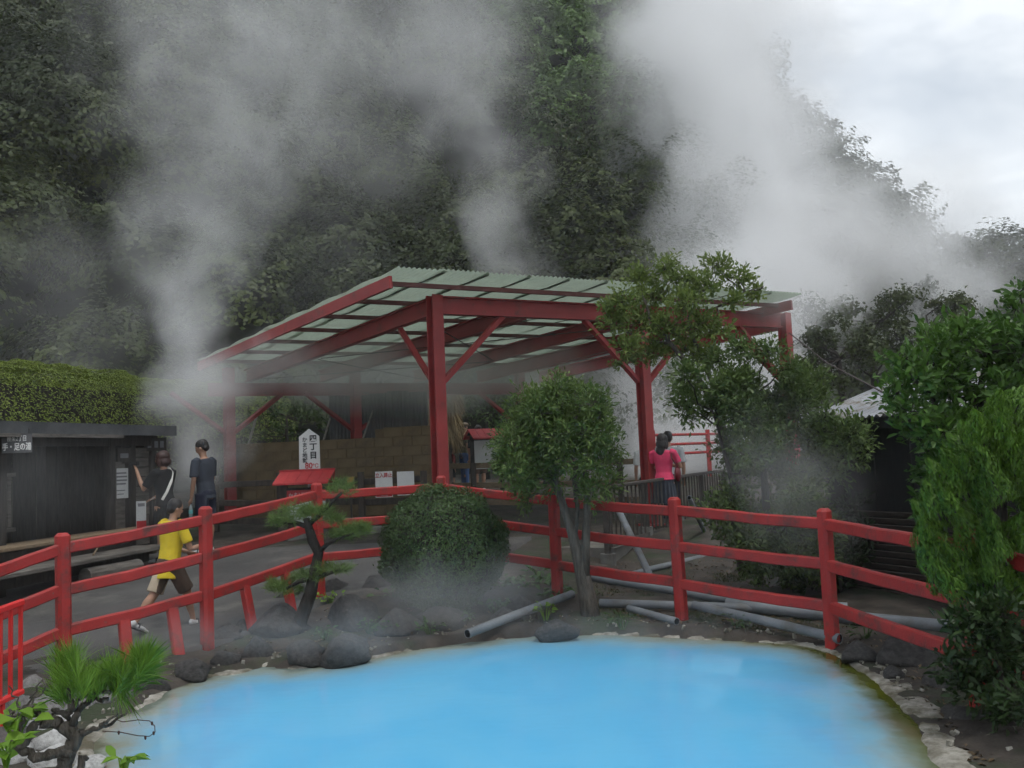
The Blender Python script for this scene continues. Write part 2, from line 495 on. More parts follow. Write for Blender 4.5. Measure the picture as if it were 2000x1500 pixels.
# asphalt path that climbs past the bath hut
py_ = np.linspace(3.5, 13.4, 80)
tx = np.linspace(0, 1, 44)
xl = np.interp(py_, [3.5, 13.4], [-9.0, -9.0])
xr = np.interp(py_, [3.5, 5.0, 7.6, 8.5, 10, 10.6, 11.4, 13.4], [-3.0, -3.15, -3.72, -2.85, -2.05, -0.9, -0.3, 0.2])
pgx = xl[:, None] + (xr - xl)[:, None] * tx[None, :]
pgy = np.repeat(py_[:, None], len(tx), 1) + 0 * pgx
pgz = base_z(pgx, pgy) + 0.045 + vnoise(pgx, pgy, 0.8, 5.0) * 0.012
ny, nx = pgx.shape
idx = np.arange(nx * ny).reshape(ny, nx)
quads = np.stack([idx[:-1, :-1], idx[:-1, 1:], idx[1:, 1:], idx[1:, :-1]], -1).reshape(-1, 4)
# skirt down the edge
pv = np.stack([pgx, pgy, pgz], -1).reshape(-1, 3)
edge = idx[:, -1]
sk = pv[edge] - np.array([0, 0, 0.16])
e2 = len(pv) + np.arange(len(edge))
pv = np.vstack([pv, sk])
quads = np.vstack([quads, np.stack([edge[:-1], e2[:-1], e2[1:], edge[1:]], -1)])
path = obj('path', mesh_np(pv, quads), M_asphalt, smooth=False)
tag(path, kind='structure')
PATH_Z = lambda x, y: gz1(x, y) + 0.045

M_kerb = mat('pale_worn_concrete', (0.13, 0.125, 0.11), rough=0.9, col2=(0.22, 0.21, 0.19), scale=4, bump=0.4, dirt=(0.07, 0.065, 0.055), dscale=3)
k0, k1 = G(540, 1066, 0.24), G(770, 1046, 0.27)
kerb = MB().bar(Vector((k0.x, k0.y, gz1(k0.x, k0.y) + 0.03)), Vector((k1.x, k1.y, gz1(k1.x, k1.y) + 0.03)), 0.24, 0.15, bev=0.02).build('kerb', M_kerb)
tag(kerb, kind='structure')
# ================================================================== hills
def hill_z(x, y):
    x = np.asarray(x, float); y = np.asarray(y, float)
    y0 = 24.5 + 3.0 * smooth01(-14, -2, x) + 13.0 * smooth01(5.5, 13.0, x) + 8.0 * smooth01(14, 30, x) - 3.0 * smooth01(-8, -16, x)
    h = 1.25 * (y - y0)
    cap = np.interp(x, [-60, -5, 6, 12, 19, 23, 27, 31, 35, 40, 60], [46, 44, 40, 35, 29, 22.5, 15.5, 12.0, 10.5, 8.0, 5])
    k = 3.0
    h = -k * np.log(np.exp(-np.clip(h, -60, 90) / k) + np.exp(-cap / k))
    return np.maximum(h, 0) + base_z(x, y) - 0.3
hx, hy = np.meshgrid(np.linspace(-45, 62, 150), np.linspace(22, 105, 120))
hz = hill_z(hx, hy)
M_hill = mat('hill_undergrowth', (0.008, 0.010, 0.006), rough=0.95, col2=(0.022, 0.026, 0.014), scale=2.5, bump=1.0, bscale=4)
ny, nx = hx.shape
idx = np.arange(nx * ny).reshape(ny, nx)
quads = np.stack([idx[:-1, :-1], idx[:-1, 1:], idx[1:, 1:], idx[1:, :-1]], -1).reshape(-1, 4)
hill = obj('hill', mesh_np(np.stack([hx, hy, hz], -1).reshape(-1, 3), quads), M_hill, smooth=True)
tag(hill, kind='structure')

# ------------------------------------------------------------------ leaf clouds as plain arrays of small blades
def unit(v):
    return v / np.maximum(np.linalg.norm(v, axis=1, keepdims=True), 1e-9)
def blades(cent, nrm, length, width, rng, fold=0.25, tip=None, nj=0.55):
    """one rhombic, slightly folded leaf at each centre: nrm is the rough facing, tip the rough pointing direction"""
    n = len(cent)
    nrm = unit(nrm + rng.normal(0, nj, (n, 3)))
    t = rng.normal(0, 1, (n, 3)) if tip is None else tip + rng.normal(0, 0.45, (n, 3))
    t = unit(t - nrm * (t * nrm).sum(1, keepdims=True))
    s = np.cross(nrm, t)
    l = (length * rng.uniform(0.65, 1.3, n))[:, None]
    w = (width * rng.uniform(0.7, 1.25, n))[:, None]
    a = cent - t * l * 0.5
    c = cent + t * l * 0.5 - nrm * l * 0.12
    m = cent + t * l * 0.06
    v = np.stack([a, m + s * w * 0.5 + nrm * w * fold, c, m - s * w * 0.5 + nrm * w * fold], 1).reshape(-1, 3)
    q = np.arange(4 * n).reshape(n, 4)
    return v, q
def join_vq(parts):
    vs, qs, o = [], [], 0
    for v, q in parts:
        vs.append(v); qs.append(q + o); o += len(v)
    return np.vstack(vs), np.vstack(qs)
def blob_points(c, r, n, rng, shell=0.55, up_bias=0.0):
    """points in the outer shell of an ellipsoid, and their outward directions"""
    d = unit(rng.normal(0, 1, (n, 3)) + np.array([0, 0, up_bias]))
    rad = rng.uniform(shell, 1.0, n) ** 0.6
    return c + d * rad[:, None] * np.asarray(r), d
def in_view(p, margin=120):
    q = (np.asarray(p) - np.array(CAM_LOC)) @ np.array(CAM_ROT)
    px = 1000 + F_PX * q[:, 0] / -q[:, 2]; py = 750 - F_PX * q[:, 1] / -q[:, 2]
    return (px > -margin) & (px < 2000 + margin) & (py > -margin) & (py < 1000) & (q[:, 2] < 0), px, py

def forest(name, n_crowns, xr_, yr_, rad, n_leaf, leaf, mats, seed, keep=None):
    """tree crowns on the slope: lumpy domes of leaves, bright tops, dark gaps between"""
    rng = np.random.default_rng(seed)
    N_ = n_crowns * 14
    c = np.stack([rng.uniform(*xr_, N_), rng.uniform(*yr_, N_), np.zeros(N_)], 1)
    c[:, 2] = hill_z(c[:, 0], c[:, 1])
    ok, px, py = in_view(c, 160)
    ok &= c[:, 2] > 0.4 + base_z(c[:, 0], c[:, 1])
    if keep is not None: ok &= keep(c, px, py)
    c = c[ok]
    taken = []
    for ci in c:                                           # keep crowns apart
        if all((ci - t) @ (ci - t) > (rad * 0.95) ** 2 for t in taken):
            taken.append(ci)
        if len(taken) >= n_crowns: break
    parts = []
    for i, ci in enumerate(taken):
        r = rad * rng.uniform(0.7, 1.35)
        n = int(n_leaf * (r / rad) ** 2)
        d = unit(rng.normal(0, 1, (n, 3)))
        d[:, 2] = np.where(d[:, 2] < -0.35, -d[:, 2], d[:, 2])
        d[:, 1] = np.where((d[:, 1] > 0.45), -d[:, 1], d[:, 1])
        sx_, sy_, sz_ = rng.uniform(0, 50, 3)
        lump = np.array([mnoise.noise((a * 2.1 + sx_, b * 2.1 + sy_, e * 2.1 + sz_)) + 0.55 * mnoise.noise((a * 4.7 + sy_, b * 4.7 + sz_, e * 4.7 + sx_)) for a, b, e in d])
        rr = r * (0.82 + 0.55 * lump) * rng.uniform(0.86, 1.0, n)
        p = ci + np.array([0, -0.3 * r, r * 0.55]) + d * rr[:, None] * np.array([1.0, 1.0, rng.uniform(0.8, 1.05)])
        parts.append(blades(p, d + np.array([0, -0.1, 0.55]), leaf, leaf * 0.6, rng, fold=0.1, nj=0.28))
    v, q = join_vq(parts)
    return obj(name, mesh_np(v, q), mats)
M_forest = leaf_mat('forest_leaf', (0.018, 0.028, 0.010), (0.082, 0.108, 0.026), patch=0.22, trans=0.2, rw=0.2)
M_forest_far = leaf_mat('far_forest_leaf', (0.025, 0.040, 0.014), (0.070, 0.095, 0.032), patch=0.12, trans=0.2, rw=0.3)
M_kudzu = leaf_mat('creeper_leaf', (0.060, 0.115, 0.034), (0.16, 0.25, 0.075), patch=0.35, trans=0.3)
def near_keep(c, px, py):
    hollow = (px > 700) & (px < 945) & (py > 250) & (py < 560) & (np.random.default_rng(2).random(len(c)) < 0.85)
    return (c[:, 0] < 9.5) & ~hollow & ~((px > 960) & (px < 1260) & (py < 330) & (px > 900 + 0.35 * py))
f1 = forest('forest', 240, (-26, 10), (24, 50), 2.7, 2500, 0.185, M_forest, 3, near_keep)
M_forest_l = leaf_mat('olive_forest_leaf', (0.034, 0.046, 0.012), (0.120, 0.140, 0.030), patch=0.3, trans=0.2)
f4 = forest('forest', 14, (-22, -8), (21, 30), 1.7, 1500, 0.19, M_forest_l, 13, lambda c, px, py: (px < 235) & (py > 250) & (py < 600))
tag(f4, 'lighter olive crowns low on the slope above the hedge', 'forest', kind='stuff')
tag(f1, 'dark evergreen forest covering the steep hillside behind the pavilion', 'forest', kind='stuff')
f2 = forest('creeper_foliage', 90, (-2, 10), (27, 50), 1.5, 900, 0.25, M_kudzu, 5, lambda c, px, py: (px > 960) & (px < 1270) & (py < 350) & (px > 900 + 0.35 * py))
tag(f2, 'bright green creeper draped over the upper hillside', 'creeper', kind='stuff')
f3 = forest('forest', 260, (8, 60), (38, 85), 2.8, 700, 0.36, M_forest_far, 8, lambda c, px, py: px > 1180)
tag(f3, 'hazy wooded ridge sloping down beyond the steam', 'forest', kind='stuff')
# ================================================================== red steel pavilion
M_red_steel = mat('red_painted_steel', (0.22, 0.024, 0.024), rough=0.55, col2=(0.30, 0.034, 0.032), scale=2.5, bump=0.12, bscale=90, dirt=(0.13, 0.035, 0.028), dscale=3.5, dlo=0.58, dhi=0.72)
M_sheet = mat('green_translucent_sheet', (0.30, 0.36, 0.29), rough=0.6, col2=(0.42, 0.48, 0.40), scale=1.5, dirt=(0.16, 0.16, 0.12), dscale=1.3, dlo=0.42, dhi=0.68)
nt, N, L, b = nodes_of(M_sheet)
trn = N.new('ShaderNodeBsdfTranslucent'); trn.inputs['Color'].default_value = (0.52, 0.62, 0.50, 1)
msh = N.new('ShaderNodeMixShader'); msh.inputs['Fac'].default_value = 0.36
L.new(b.outputs['BSDF'], msh.inputs[1]); L.new(trn.outputs['BSDF'], msh.inputs[2])
L.new(msh.outputs['Shader'], next(n for n in N if n.type == 'OUTPUT_MATERIAL').inputs['Surface'])

PA = P(848, 577, 12.6)
PC = G(1537, 612, PA.z)
PU = (PC - PA); P_LEN = PU.length; PU.normalize()
PV = (P(330, 779, 21.5) - PA).normalized()
def roof_pt(u, v, dz=0.0):
    return PA + PU * u + PV * v + Vector((0, 0, dz))
pav = empty('pavilion', (PA.x, PA.y, gz1(PA.x, PA.y)), 'red steel pavilion with a pale green corrugated roof behind the fence', 'pavilion')
COLS_F = [0.0, 3.71, P_LEN - 0.08]
BACK_V = 6.5
def steel_column(u, v, top_dz):
    t = roof_pt(u, v, top_dz)
    bse = Vector((t.x, t.y, gz1(t.x, t.y) - 0.3))
    m = MB().ibeam(bse, t, 0.185, 0.18, up=-PV.to_2d().to_3d().normalized(), tw=0.02, tf=0.02)
    m.box((t.x, t.y, gz1(t.x, t.y) + 0.02), (0.36, 0.36, 0.03), Matrix.Rotation(math.atan2(PU.y, PU.x), 3, 'Z'))
    return m.build('column', M_red_steel, pav)
for u in COLS_F:
    steel_column(u, 0.0, 0.0)
for u in (-0.5, 2.13, P_LEN - 0.9):
    steel_column(u, BACK_V, -0.05)
# front and back girders between columns, rafters, braces
def girder(u0, u1, v, h, dz):
    MB().ibeam(roof_pt(u0, v, dz - h / 2), roof_pt(u1, v, dz - h / 2), 0.15, h, tf=0.022).build('girder', M_red_steel, pav)
for a_, b_ in ((0.115, 3.6), (3.82, P_LEN - 0.2)):
    girder(a_, b_, 0.0, 0.27, -0.012)
girder(-0.9, P_LEN - 0.6, BACK_V + 0.0, 0.26, -0.36)
for u in (0.0, 1.55, 3.71, 5.3, P_LEN - 0.08):
    v0 = 0.12 if u in COLS_F else 0.09
    MB().ibeam(roof_pt(u, v0, -0.16), roof_pt(u, BACK_V + 0.35, -0.16), 0.13, 0.26, tf=0.02).build('rafter', M_red_steel, pav)
def brace(pa, pb):
    m = MB().bar(pa, pb, 0.075, 0.075, up=(0.3, 0.5, 0.6))
    m.build('brace', M_red_steel, pav)
for i, u in enumerate(COLS_F):
    for s in (-1, 1):
        if (i == 0 and s < 0) or (i == 2 and s > 0): continue
        brace(roof_pt(u + s * 0.10, 0.0, -1.28), roof_pt(u + s * 1.12, 0.0, -0.27))
    brace(roof_pt(u, 0.10, -1.28), roof_pt(u, 0.95, -0.32))
for u in (-0.5, 2.13, P_LEN - 0.9):
    for s in (-1, 1):
        brace(roof_pt(u + s * 0.10, BACK_V, -1.35), roof_pt(u + s * 1.1, BACK_V, -0.55))
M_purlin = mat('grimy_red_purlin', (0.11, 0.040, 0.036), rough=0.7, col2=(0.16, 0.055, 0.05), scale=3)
# purlins carry the sheets
R_U0, R_U1, R_V0, R_V1 = -1.02, P_LEN - 0.62, -0.80, BACK_V + 0.25
v = R_V0 + 0.42
purlin_v = []
while v < R_V1:
    purlin_v.append(v)
    MB().bar(roof_pt(R_U0 + 0.06, v, 0.035), roof_pt(R_U1 - 0.06, v, 0.035), 0.05, 0.065).build('purlin', M_purlin, pav)
    v += 1.10
# verge trims along both gable edges
for uu in (R_U0, R_U1):
    MB().bar(roof_pt(uu, R_V0 + 0.18, 0.0), roof_pt(uu, R_V1 - 0.1, 0.0), 0.05, 0.17).build('verge_trim', M_red_steel, pav)
# corrugated sheets, side by side and in two lengths, each lapping the next
def corrugated(name, o, du, dv, width, length, pitch, amp, material, parent, up=Vector((0, 0, 1)), sag=0.0, sag0=0.0):
    per = 6
    n = max(2, int(round(width / pitch)) * per)
    vs = []
    m_ = max(1, int(length / 0.23)) if sag else 1
    for j in range(m_ + 1):
        for i in range(n + 1):
            s = width * i / n
            vs.append(o + du * s + dv * (length * j / m_) + up * (amp * math.sin(2 * math.pi * s / pitch) + sag * abs(math.sin(math.pi * (length * j / m_ - sag0) / 1.10))))
    fs = [(j * (n + 1) + i, j * (n + 1) + i + 1, (j + 1) * (n + 1) + i + 1, (j + 1) * (n + 1) + i) for j in range(m_) for i in range(n)]
    return obj(name, mesh_from(vs, fs), material, parent, smooth=True)
M_lap = mat('dark_green_lap', (0.10, 0.13, 0.09), rough=0.7)
sheet_w = (R_U1 - R_U0) / 11.0
for k in range(11):
    for seg_, (va, vb) in enumerate(((R_V0, 3.55), (3.45, R_V1))):
        o_ = roof_pt(R_U0 + sheet_w * k - 0.02 + (0.02 if k == 0 else 0), va, 0.105 + 0.006 * (k % 2) + 0.012 * (2 - seg_) + 0.004 * random.uniform(-1, 1))
        sh = corrugated('roof_sheet', o_, PU, PV, sheet_w + 0.07, vb - va, 0.076, 0.016, M_sheet, pav, sag=0.035, sag0=(R_V0 + 0.42 - va) % 1.10)
    # lap batten seen through the sheet
    if k:
        MB().bar(roof_pt(R_U0 + sheet_w * k + 0.02, R_V0 + 0.03, 0.135), roof_pt(R_U0 + sheet_w * k + 0.02, 2.6, 0.135), 0.05, 0.008).build('lap_strip', M_lap, pav)
# tie rods
M_rod = mat('dark_rod', (0.05, 0.035, 0.03), rough=0.6)
for (u0, v0, u1, v1) in ((0.1, 0.4, 3.6, 3.8), (3.6, 0.4, 0.1, 3.8), (3.8, 0.4, 6.9, 3.8), (0.1, 3.9, 3.6, 6.3), (3.6, 3.9, 0.1, 6.3)):
    MB().tube([roof_pt(u0, v0, -0.30), roof_pt(u1, v1, -0.30)], 0.009, 5).build('tie_rod', M_rod, pav)
# ================================================================== red timber fence round the pool
M_red_wood = mat('red_painted_wood', (0.30, 0.021, 0.018), rough=0.55, col2=(0.40, 0.030, 0.026), scale=4, bump=0.25, bscale=70, stretch=(1, 1, 1), dirt=(0.105, 0.040, 0.034), dscale=6.0, dlo=0.52, dhi=0.70)
nt, N, L, b = nodes_of(M_red_wood)          # worn chips of bare wood, small and sharp-edged
src = b.inputs['Base Color'].links[0].from_socket
tcw = N.new('ShaderNodeTexCoord'); nzw = N.new('ShaderNodeTexNoise'); nzw.inputs['Scale'].default_value = 11; nzw.inputs['Detail'].default_value = 6; nzw.inputs['Roughness'].default_value = 0.7
L.new(tcw.outputs['Object'], nzw.inputs['Vector'])
mrw = N.new('ShaderNodeMapRange'); mrw.inputs['From Min'].default_value = 0.655; mrw.inputs['From Max'].default_value = 0.68
L.new(nzw.outputs['Fac'], mrw.inputs['Value'])
mxw = N.new('ShaderNodeMix'); mxw.data_type = 'RGBA'; mxw.inputs['B'].default_value = (0.16, 0.10, 0.085, 1)
L.new(mrw.outputs['Result'], mxw.inputs['Factor']); L.new(src, mxw.inputs['A']); L.new(mxw.outputs['Result'], b.inputs['Base Color'])
M_bright_red = mat('bright_red_paint', (0.55, 0.022, 0.020), rough=0.45, col2=(0.62, 0.03, 0.025), scale=5, bump=0.1)
FENCE = [P(-118, 1118, 6.75), P(122, 1041, 7.55), P(401, 989, 8.37), P(618, 943, 10.0), P(861, 929, 10.5), P(1080, 954, 9.7), P(1316, 971, 8.67), P(1609, 993, 7.56), P(1884, 1028, 5.75), Vector((3.45, 4.1, 0.78))]
fence = empty('red_fence', (FENCE[4].x, FENCE[4].y, 0), 'red painted timber fence with three rails around the blue pool', 'fence')
def fence_dir(i):
    a = FENCE[max(i - 1, 0)]; b_ = FENCE[min(i + 1, len(FENCE) - 1)]
    return (b_ - a).to_2d().normalized()
for i, t in enumerate(FENCE):
    d = fence_dir(i)
    w = 0.056
    bz = min(gz1(t.x, t.y), t.z - 1.2) - 0.12
    rot = Matrix.Rotation(math.atan2(d.y, d.x), 3, 'Z')
    prof = [(-w, -w * .55), (-w * .55, -w), (w * .55, -w), (w, -w * .55), (w, w * .55), (w * .55, w), (-w * .55, w), (-w, w * .55)]
    lean = Vector((random.uniform(-.012, .012), random.uniform(-.012, .012), 0))
    vs, fs = [], []
    for z_, k_ in ((bz, 1.03), (t.z - 0.025, 1.0)):
        off = lean * (z_ - t.z)
        vs += [Vector((t.x, t.y, z_)) + off + rot @ Vector((x * k_, y * k_, 0)) for x, y in prof]
    vs += [Vector((t.x, t.y, t.z)) + rot @ Vector((x * .62, y * .62, 0)) for x, y in prof]
    for j in (0, 1):
        fs += [(j * 8 + k, j * 8 + (k + 1) % 8, j * 8 + 8 + (k + 1) % 8, j * 8 + 8 + k) for k in range(8)]
    fs += [tuple(range(16, 24)), tuple(range(7, -1, -1))]
    MB().add(vs, fs).build('post', M_red_wood, fence)
RAILS = (0.135, 0.485, 0.845)
for i in range(len(FENCE) - 1):
    a, b_ = FENCE[i], FENCE[i + 1]
    d = (b_ - a).normalized()
    for k, off in enumerate(RAILS):
        pa = a + Vector((0, 0, -off + random.uniform(-.008, .008))) + d * 0.045
        pb = b_ + Vector((0, 0, -off + random.uniform(-.008, .008))) - d * 0.045
        n = 7
        pts = [pa.lerp(pb, j / n) + Vector((0, 0, -0.012 * math.sin(math.pi * j / n) * random.uniform(.3, 1))) for j in range(n + 1)]
        m = MB()
        s = d.cross(Vector((0, 0, 1))).normalized()
        hw, hh, c = 0.034, 0.049, 0.010
        prof = [(-hw + c, -hh), (hw - c, -hh), (hw, -hh + c), (hw, hh - c), (hw - c, hh), (-hw + c, hh), (-hw, hh - c), (-hw, -hh + c)]
        vs = [p + s * x + Vector((0, 0, z)) for p in pts for x, z in prof]
        fs = [(j * 8 + q, j * 8 + (q + 1) % 8, j * 8 + 8 + (q + 1) % 8, j * 8 + 8 + q) for j in range(n) for q in range(8)]
        fs += [tuple(range(7, -1, -1)), tuple(range(n * 8, n * 8 + 8))]
        m.add(vs, fs).build('rail', M_red_wood, fence)
# short raking props under the bottom rail
def fence_at(i, t, off):
    p = FENCE[i].lerp(FENCE[i + 1], t)
    return Vector((p.x, p.y, p.z - off))
for i, t, lx in ((1, 0.40, 0.03), (1, 0.74, 0.06), (2, 0.30, 0.05), (2, 0.66, 0.04)):
    top = fence_at(i, t, 0.88)
    d = (FENCE[i + 1] - FENCE[i]).to_2d().normalized()
    out = Vector((d.y, -d.x, 0))
    foot = Vector((top.x, top.y, 0)) + out * 0.10 + Vector((lx, 0, gz1(top.x, top.y) - 0.25))
    MB().bar(foot, top, 0.075, 0.10, up=(d.x, d.y, 0), bev=0.012).build('prop', M_red_wood, fence)

# bright red metal railing at the very edge of the picture
r0, r1 = P(43, 1176, 6.3), P(-95, 1226, 5.7)
rail_h = r0.z - P(43, 1350, 6.3).z
gate = empty('metal_railing', (r0.x, r0.y, r0.z - rail_h), 'bright red thin metal railing at the lower edge of the path', 'railing')
MB().bar(r0, r1, 0.045, 0.045, bev=0.008).build('top_bar', M_bright_red, gate)
MB().bar(r0 - Vector((0, 0, rail_h)), r1 - Vector((0, 0, rail_h)), 0.045, 0.04, bev=0.008).build('bottom_bar', M_bright_red, gate)
nb = 7
for k in range(nb):
    p = r0.lerp(r1, 0.02 + 0.92 * k / (nb - 1))
    MB().bar(p - Vector((0, 0, 0.01)), p - Vector((0, 0, rail_h)), 0.022, 0.022).build('upright', M_bright_red, gate)
for p in (r0.lerp(r1, 0.3), r0.lerp(r1, 0.9)):
    MB().bar(p - Vector((0, 0, rail_h - 0.01)), Vector((p.x, p.y, gz1(p.x, p.y) - 0.15)), 0.03, 0.03).build('foot', M_bright_red, gate)

# ================================================================== writing
def text_mesh(body, size, bold=0.0, depth=0.002, spacing=1.0, align='CENTER'):
    cu = bpy.data.curves.new('writing', 'FONT')
    cu.body = body; cu.size = size; cu.offset = bold * size; cu.extrude = depth
    cu.align_x = align; cu.align_y = 'CENTER'; cu.space_line = spacing
    cu.resolution_u = 3
    o = bpy.data.objects.new('tmp_writing', cu)
    COL.objects.link(o)
    dg = bpy.context.evaluated_depsgraph_get()
    me = bpy.data.meshes.new_from_object(o.evaluated_get(dg))
    bpy.data.objects.remove(o); bpy.data.curves.remove(cu)
    return me
M_black = mat('black_paint', (0.015, 0.015, 0.016), rough=0.6, var=0.2)
M_white = mat('white_paint', (0.62, 0.62, 0.60), rough=0.55, var=0.07, scale=3, dirt=(0.42, 0.41, 0.38), dscale=4, dlo=0.58, dhi=0.8)
M_redink = mat('red_print', (0.42, 0.03, 0.035), rough=0.5, var=0.12)
M_greyink = mat('grey_print', (0.16, 0.16, 0.17), rough=0.6, var=0.1)
def put_text(body, origin, right, upv, x, z, size, m, parent, bold=0.0, name='lettering', spacing=1.0, sx=1.0):
    """write on a board: origin is the board centre, right and upv its axes; the letters stand 3 mm proud"""
    me = text_mesh(body, size, bold, spacing=spacing)
    nrm = right.cross(upv).normalized()
    M4 = Matrix((( *(right * sx), 0), (*upv, 0), (*nrm, 0), (0, 0, 0, 1))).transposed()
    M4.translation = origin + right * x + upv * z + nrm * 0.003
    me.transform(M4)
    return obj(name, me, m, parent)
def board_axes(face_to=None, rz=0.0):
    """right/up axes of an upright board whose face looks back towards the viewer, turned by rz"""
    r_ = Vector((math.cos(rz), math.sin(rz), 0))
    return r_, Vector((0, 0, 1))
def slab(m, c, right, upv, w, h, th):
    n = right.cross(upv).normalized()
    rot = Matrix((right, upv, n)).transposed()
    return m.box(c, (w, h, th), rot)

# ================================================================== bath hut on the left
M_dark_wood = mat('weathered_dark_wood', (0.022, 0.018, 0.015), rough=0.8, col2=(0.050, 0.042, 0.036), scale=5, stretch=(6, 6, 0.8), bump=0.4, bscale=30)
M_grey_wood = mat('grey_weathered_board', (0.075, 0.067, 0.058), rough=0.85, col2=(0.155, 0.140, 0.122), scale=4, stretch=(1, 1, 6), bump=0.4, bscale=30)
M_tan_wood = mat('tan_timber', (0.16, 0.115, 0.070), rough=0.8, col2=(0.26, 0.19, 0.12), scale=4, stretch=(2, 2, 8), bump=0.4, bscale=25, dirt=(0.09, 0.075, 0.05), dscale=4)
M_roof_grey = mat('grey_roof_edge', (0.045, 0.048, 0.052), rough=0.6, col2=(0.085, 0.088, 0.092), scale=3)
HE = P(338, 835, 13.3)                                   # far corner of the roof edge
HN = G(-120, 822, HE.z)                                  # its line runs on past the picture's edge
H_Z = HE.z
hd = (HN - HE).to_2d().normalized()                      # along the front, towards the viewer
hin = Vector((hd.y, -hd.x)) if Vector((hd.y, -hd.x)).x < 0 else Vector((-hd.y, hd.x))
def hut(s, off, z):
    p = HE.to_2d() + hd * s + hin * off
    return Vector((p.x, p.y, z))
def hut_s(px, off=0.3, py=930):
    """distance along the hut front where the ray column px meets the plane set back by off"""
    d = ray(px, py).to_2d()
    o = HE.to_2d() + hin * off
    # d*t = o + hd*s
    det = d.x * (-hd.y) - d.y * (-hd.x)
    s = (d.x * o.y - d.y * o.x) / det
    return s
H_LEN = (HN - HE).length
hutE = empty('bath_hut', hut(0, 0.3, gz1(*hut(0, 0.3, 0).to_2d())), 'dark timber foot bath hut with flat grey roof edge', 'hut')
FX = lambda s, o: Vector(hut(s, o, 0).to_2d())
def hbar(s0, o0, z0, s1, o1, z1, w, h, name, m, bev=0.0, par=None):
    return MB().bar(hut(s0, o0, z0), hut(s1, o1, z1), w, h, bev=bev).build(name, m, par or hutE)
# roof slab and its metal edge
m = MB()
c4 = [hut(-0.02, 0.0, 0), hut(H_LEN, 0.0, 0), hut(H_LEN, 2.6, 0), hut(-0.02, 2.6, 0)]
m.add([Vector((p.x, p.y, z)) for z in (H_Z - 0.10, H_Z - 0.012) for p in c4], [(3, 2, 1, 0), (4, 5, 6, 7), (0, 1, 5, 4), (1, 2, 6, 5), (2, 3, 7, 6), (3, 0, 4, 7)])
roof_o = m.build('roof', M_roof_grey, hutE)
hbar(-0.03, -0.025, H_Z - 0.055, H_LEN, -0.025, H_Z - 0.055, 0.03, 0.15, 'fascia', M_roof_grey)
hbar(1.2, -0.055, H_Z - 0.15, H_LEN, -0.055, H_Z - 0.15, 0.05, 0.045, 'gutter', M_grey_wood)
s_w = hut_s(215)                                          # where the boarded end begins
gzh = lambda s, o=0.3: gz1(*hut(s, o, 0).to_2d()) + 0.04
# posts
for s in (0.12, hut_s(255), s_w, s_w + 1.9, s_w + 3.8):
    MB().bar(hut(s, 0.3, gzh(s) - 0.2), hut(s, 0.3, H_Z - 0.101), 0.11, 0.11, up=(hd.x, hd.y, 0), bev=0.01).build('post', M_dark_wood, hutE)
hbar(0.05, 0.3, H_Z - 0.19, H_LEN, 0.3, H_Z - 0.19, 0.10, 0.16, 'front_beam', M_dark_wood)
# boarded end: horizontal boards one by one
z = gzh(0) + 0.16
k = 0
while z < H_Z - 0.32:
    h = 0.145
    s1 = hut_s(252)
    hbar(0.19, 0.30 + 0.006 * (k % 3), z + h / 2, s1 - 0.08, 0.30 + 0.006 * (k % 2), z + h / 2, 0.022, h - 0.008, 'board', M_grey_wood)
    z += h; k += 1
sA, sB = hut_s(250), hut_s(219)
for j in range(2):
    a_ = sA + 0.08 + (sB - sA - 0.14) * j / 2
    MB().bar(hut(a_ + 0.09, 0.28, gzh(sA) + 0.3), hut(a_ + 0.09, 0.28, H_Z - 0.5), 0.025, (sB - sA) / 2 - 0.03, up=(hd.x, hd.y, 0)).build('board', M_grey_wood, hutE)
# back wall and end wall: upright boards
for j in range(26):
    s = 0.1 + j * 0.235
    if s > H_LEN - 0.1: break
    MB().bar(hut(s, 2.35 + 0.012 * (j % 2), gzh(s, 2.35) - 0.1), hut(s, 2.35 + 0.012 * (j % 2), H_Z - 0.11), 0.22, 0.02, up=(hin.x, hin.y, 0)).build('board', M_dark_wood, hutE)
for j in range(8):
    o_ = 0.5 + j * 0.24
    MB().bar(hut(0.08, o_, gzh(0, o_) - 0.1), hut(0.08, o_, H_Z - 0.11), 0.02, 0.225, up=(hin.x, hin.y, 0)).build('board', M_dark_wood, hutE)
# upright slat screen inside, near the picture's edge
sS = hut_s(24, 0.75)
for j in range(9):
    s = sS + 0.05 + j * 0.085
    MB().bar(hut(s, 0.75, gzh(s, .75) + 0.75), hut(s, 0.75, gzh(s, .75) + 1.42), 0.05, 0.02, up=(hin.x, hin.y, 0)).build('slat', M_grey_wood, hutE)
hbar(sS - 0.02, 0.735, gzh(sS) + 1.43, sS + 0.85, 0.735, gzh(sS) + 1.43, 0.05, 0.05, 'slat_rail', M_grey_wood)
hbar(sS - 0.02, 0.735, gzh(sS) + 0.72, sS + 0.85, 0.735, gzh(sS) + 0.72, 0.05, 0.05, 'slat_rail', M_grey_wood)
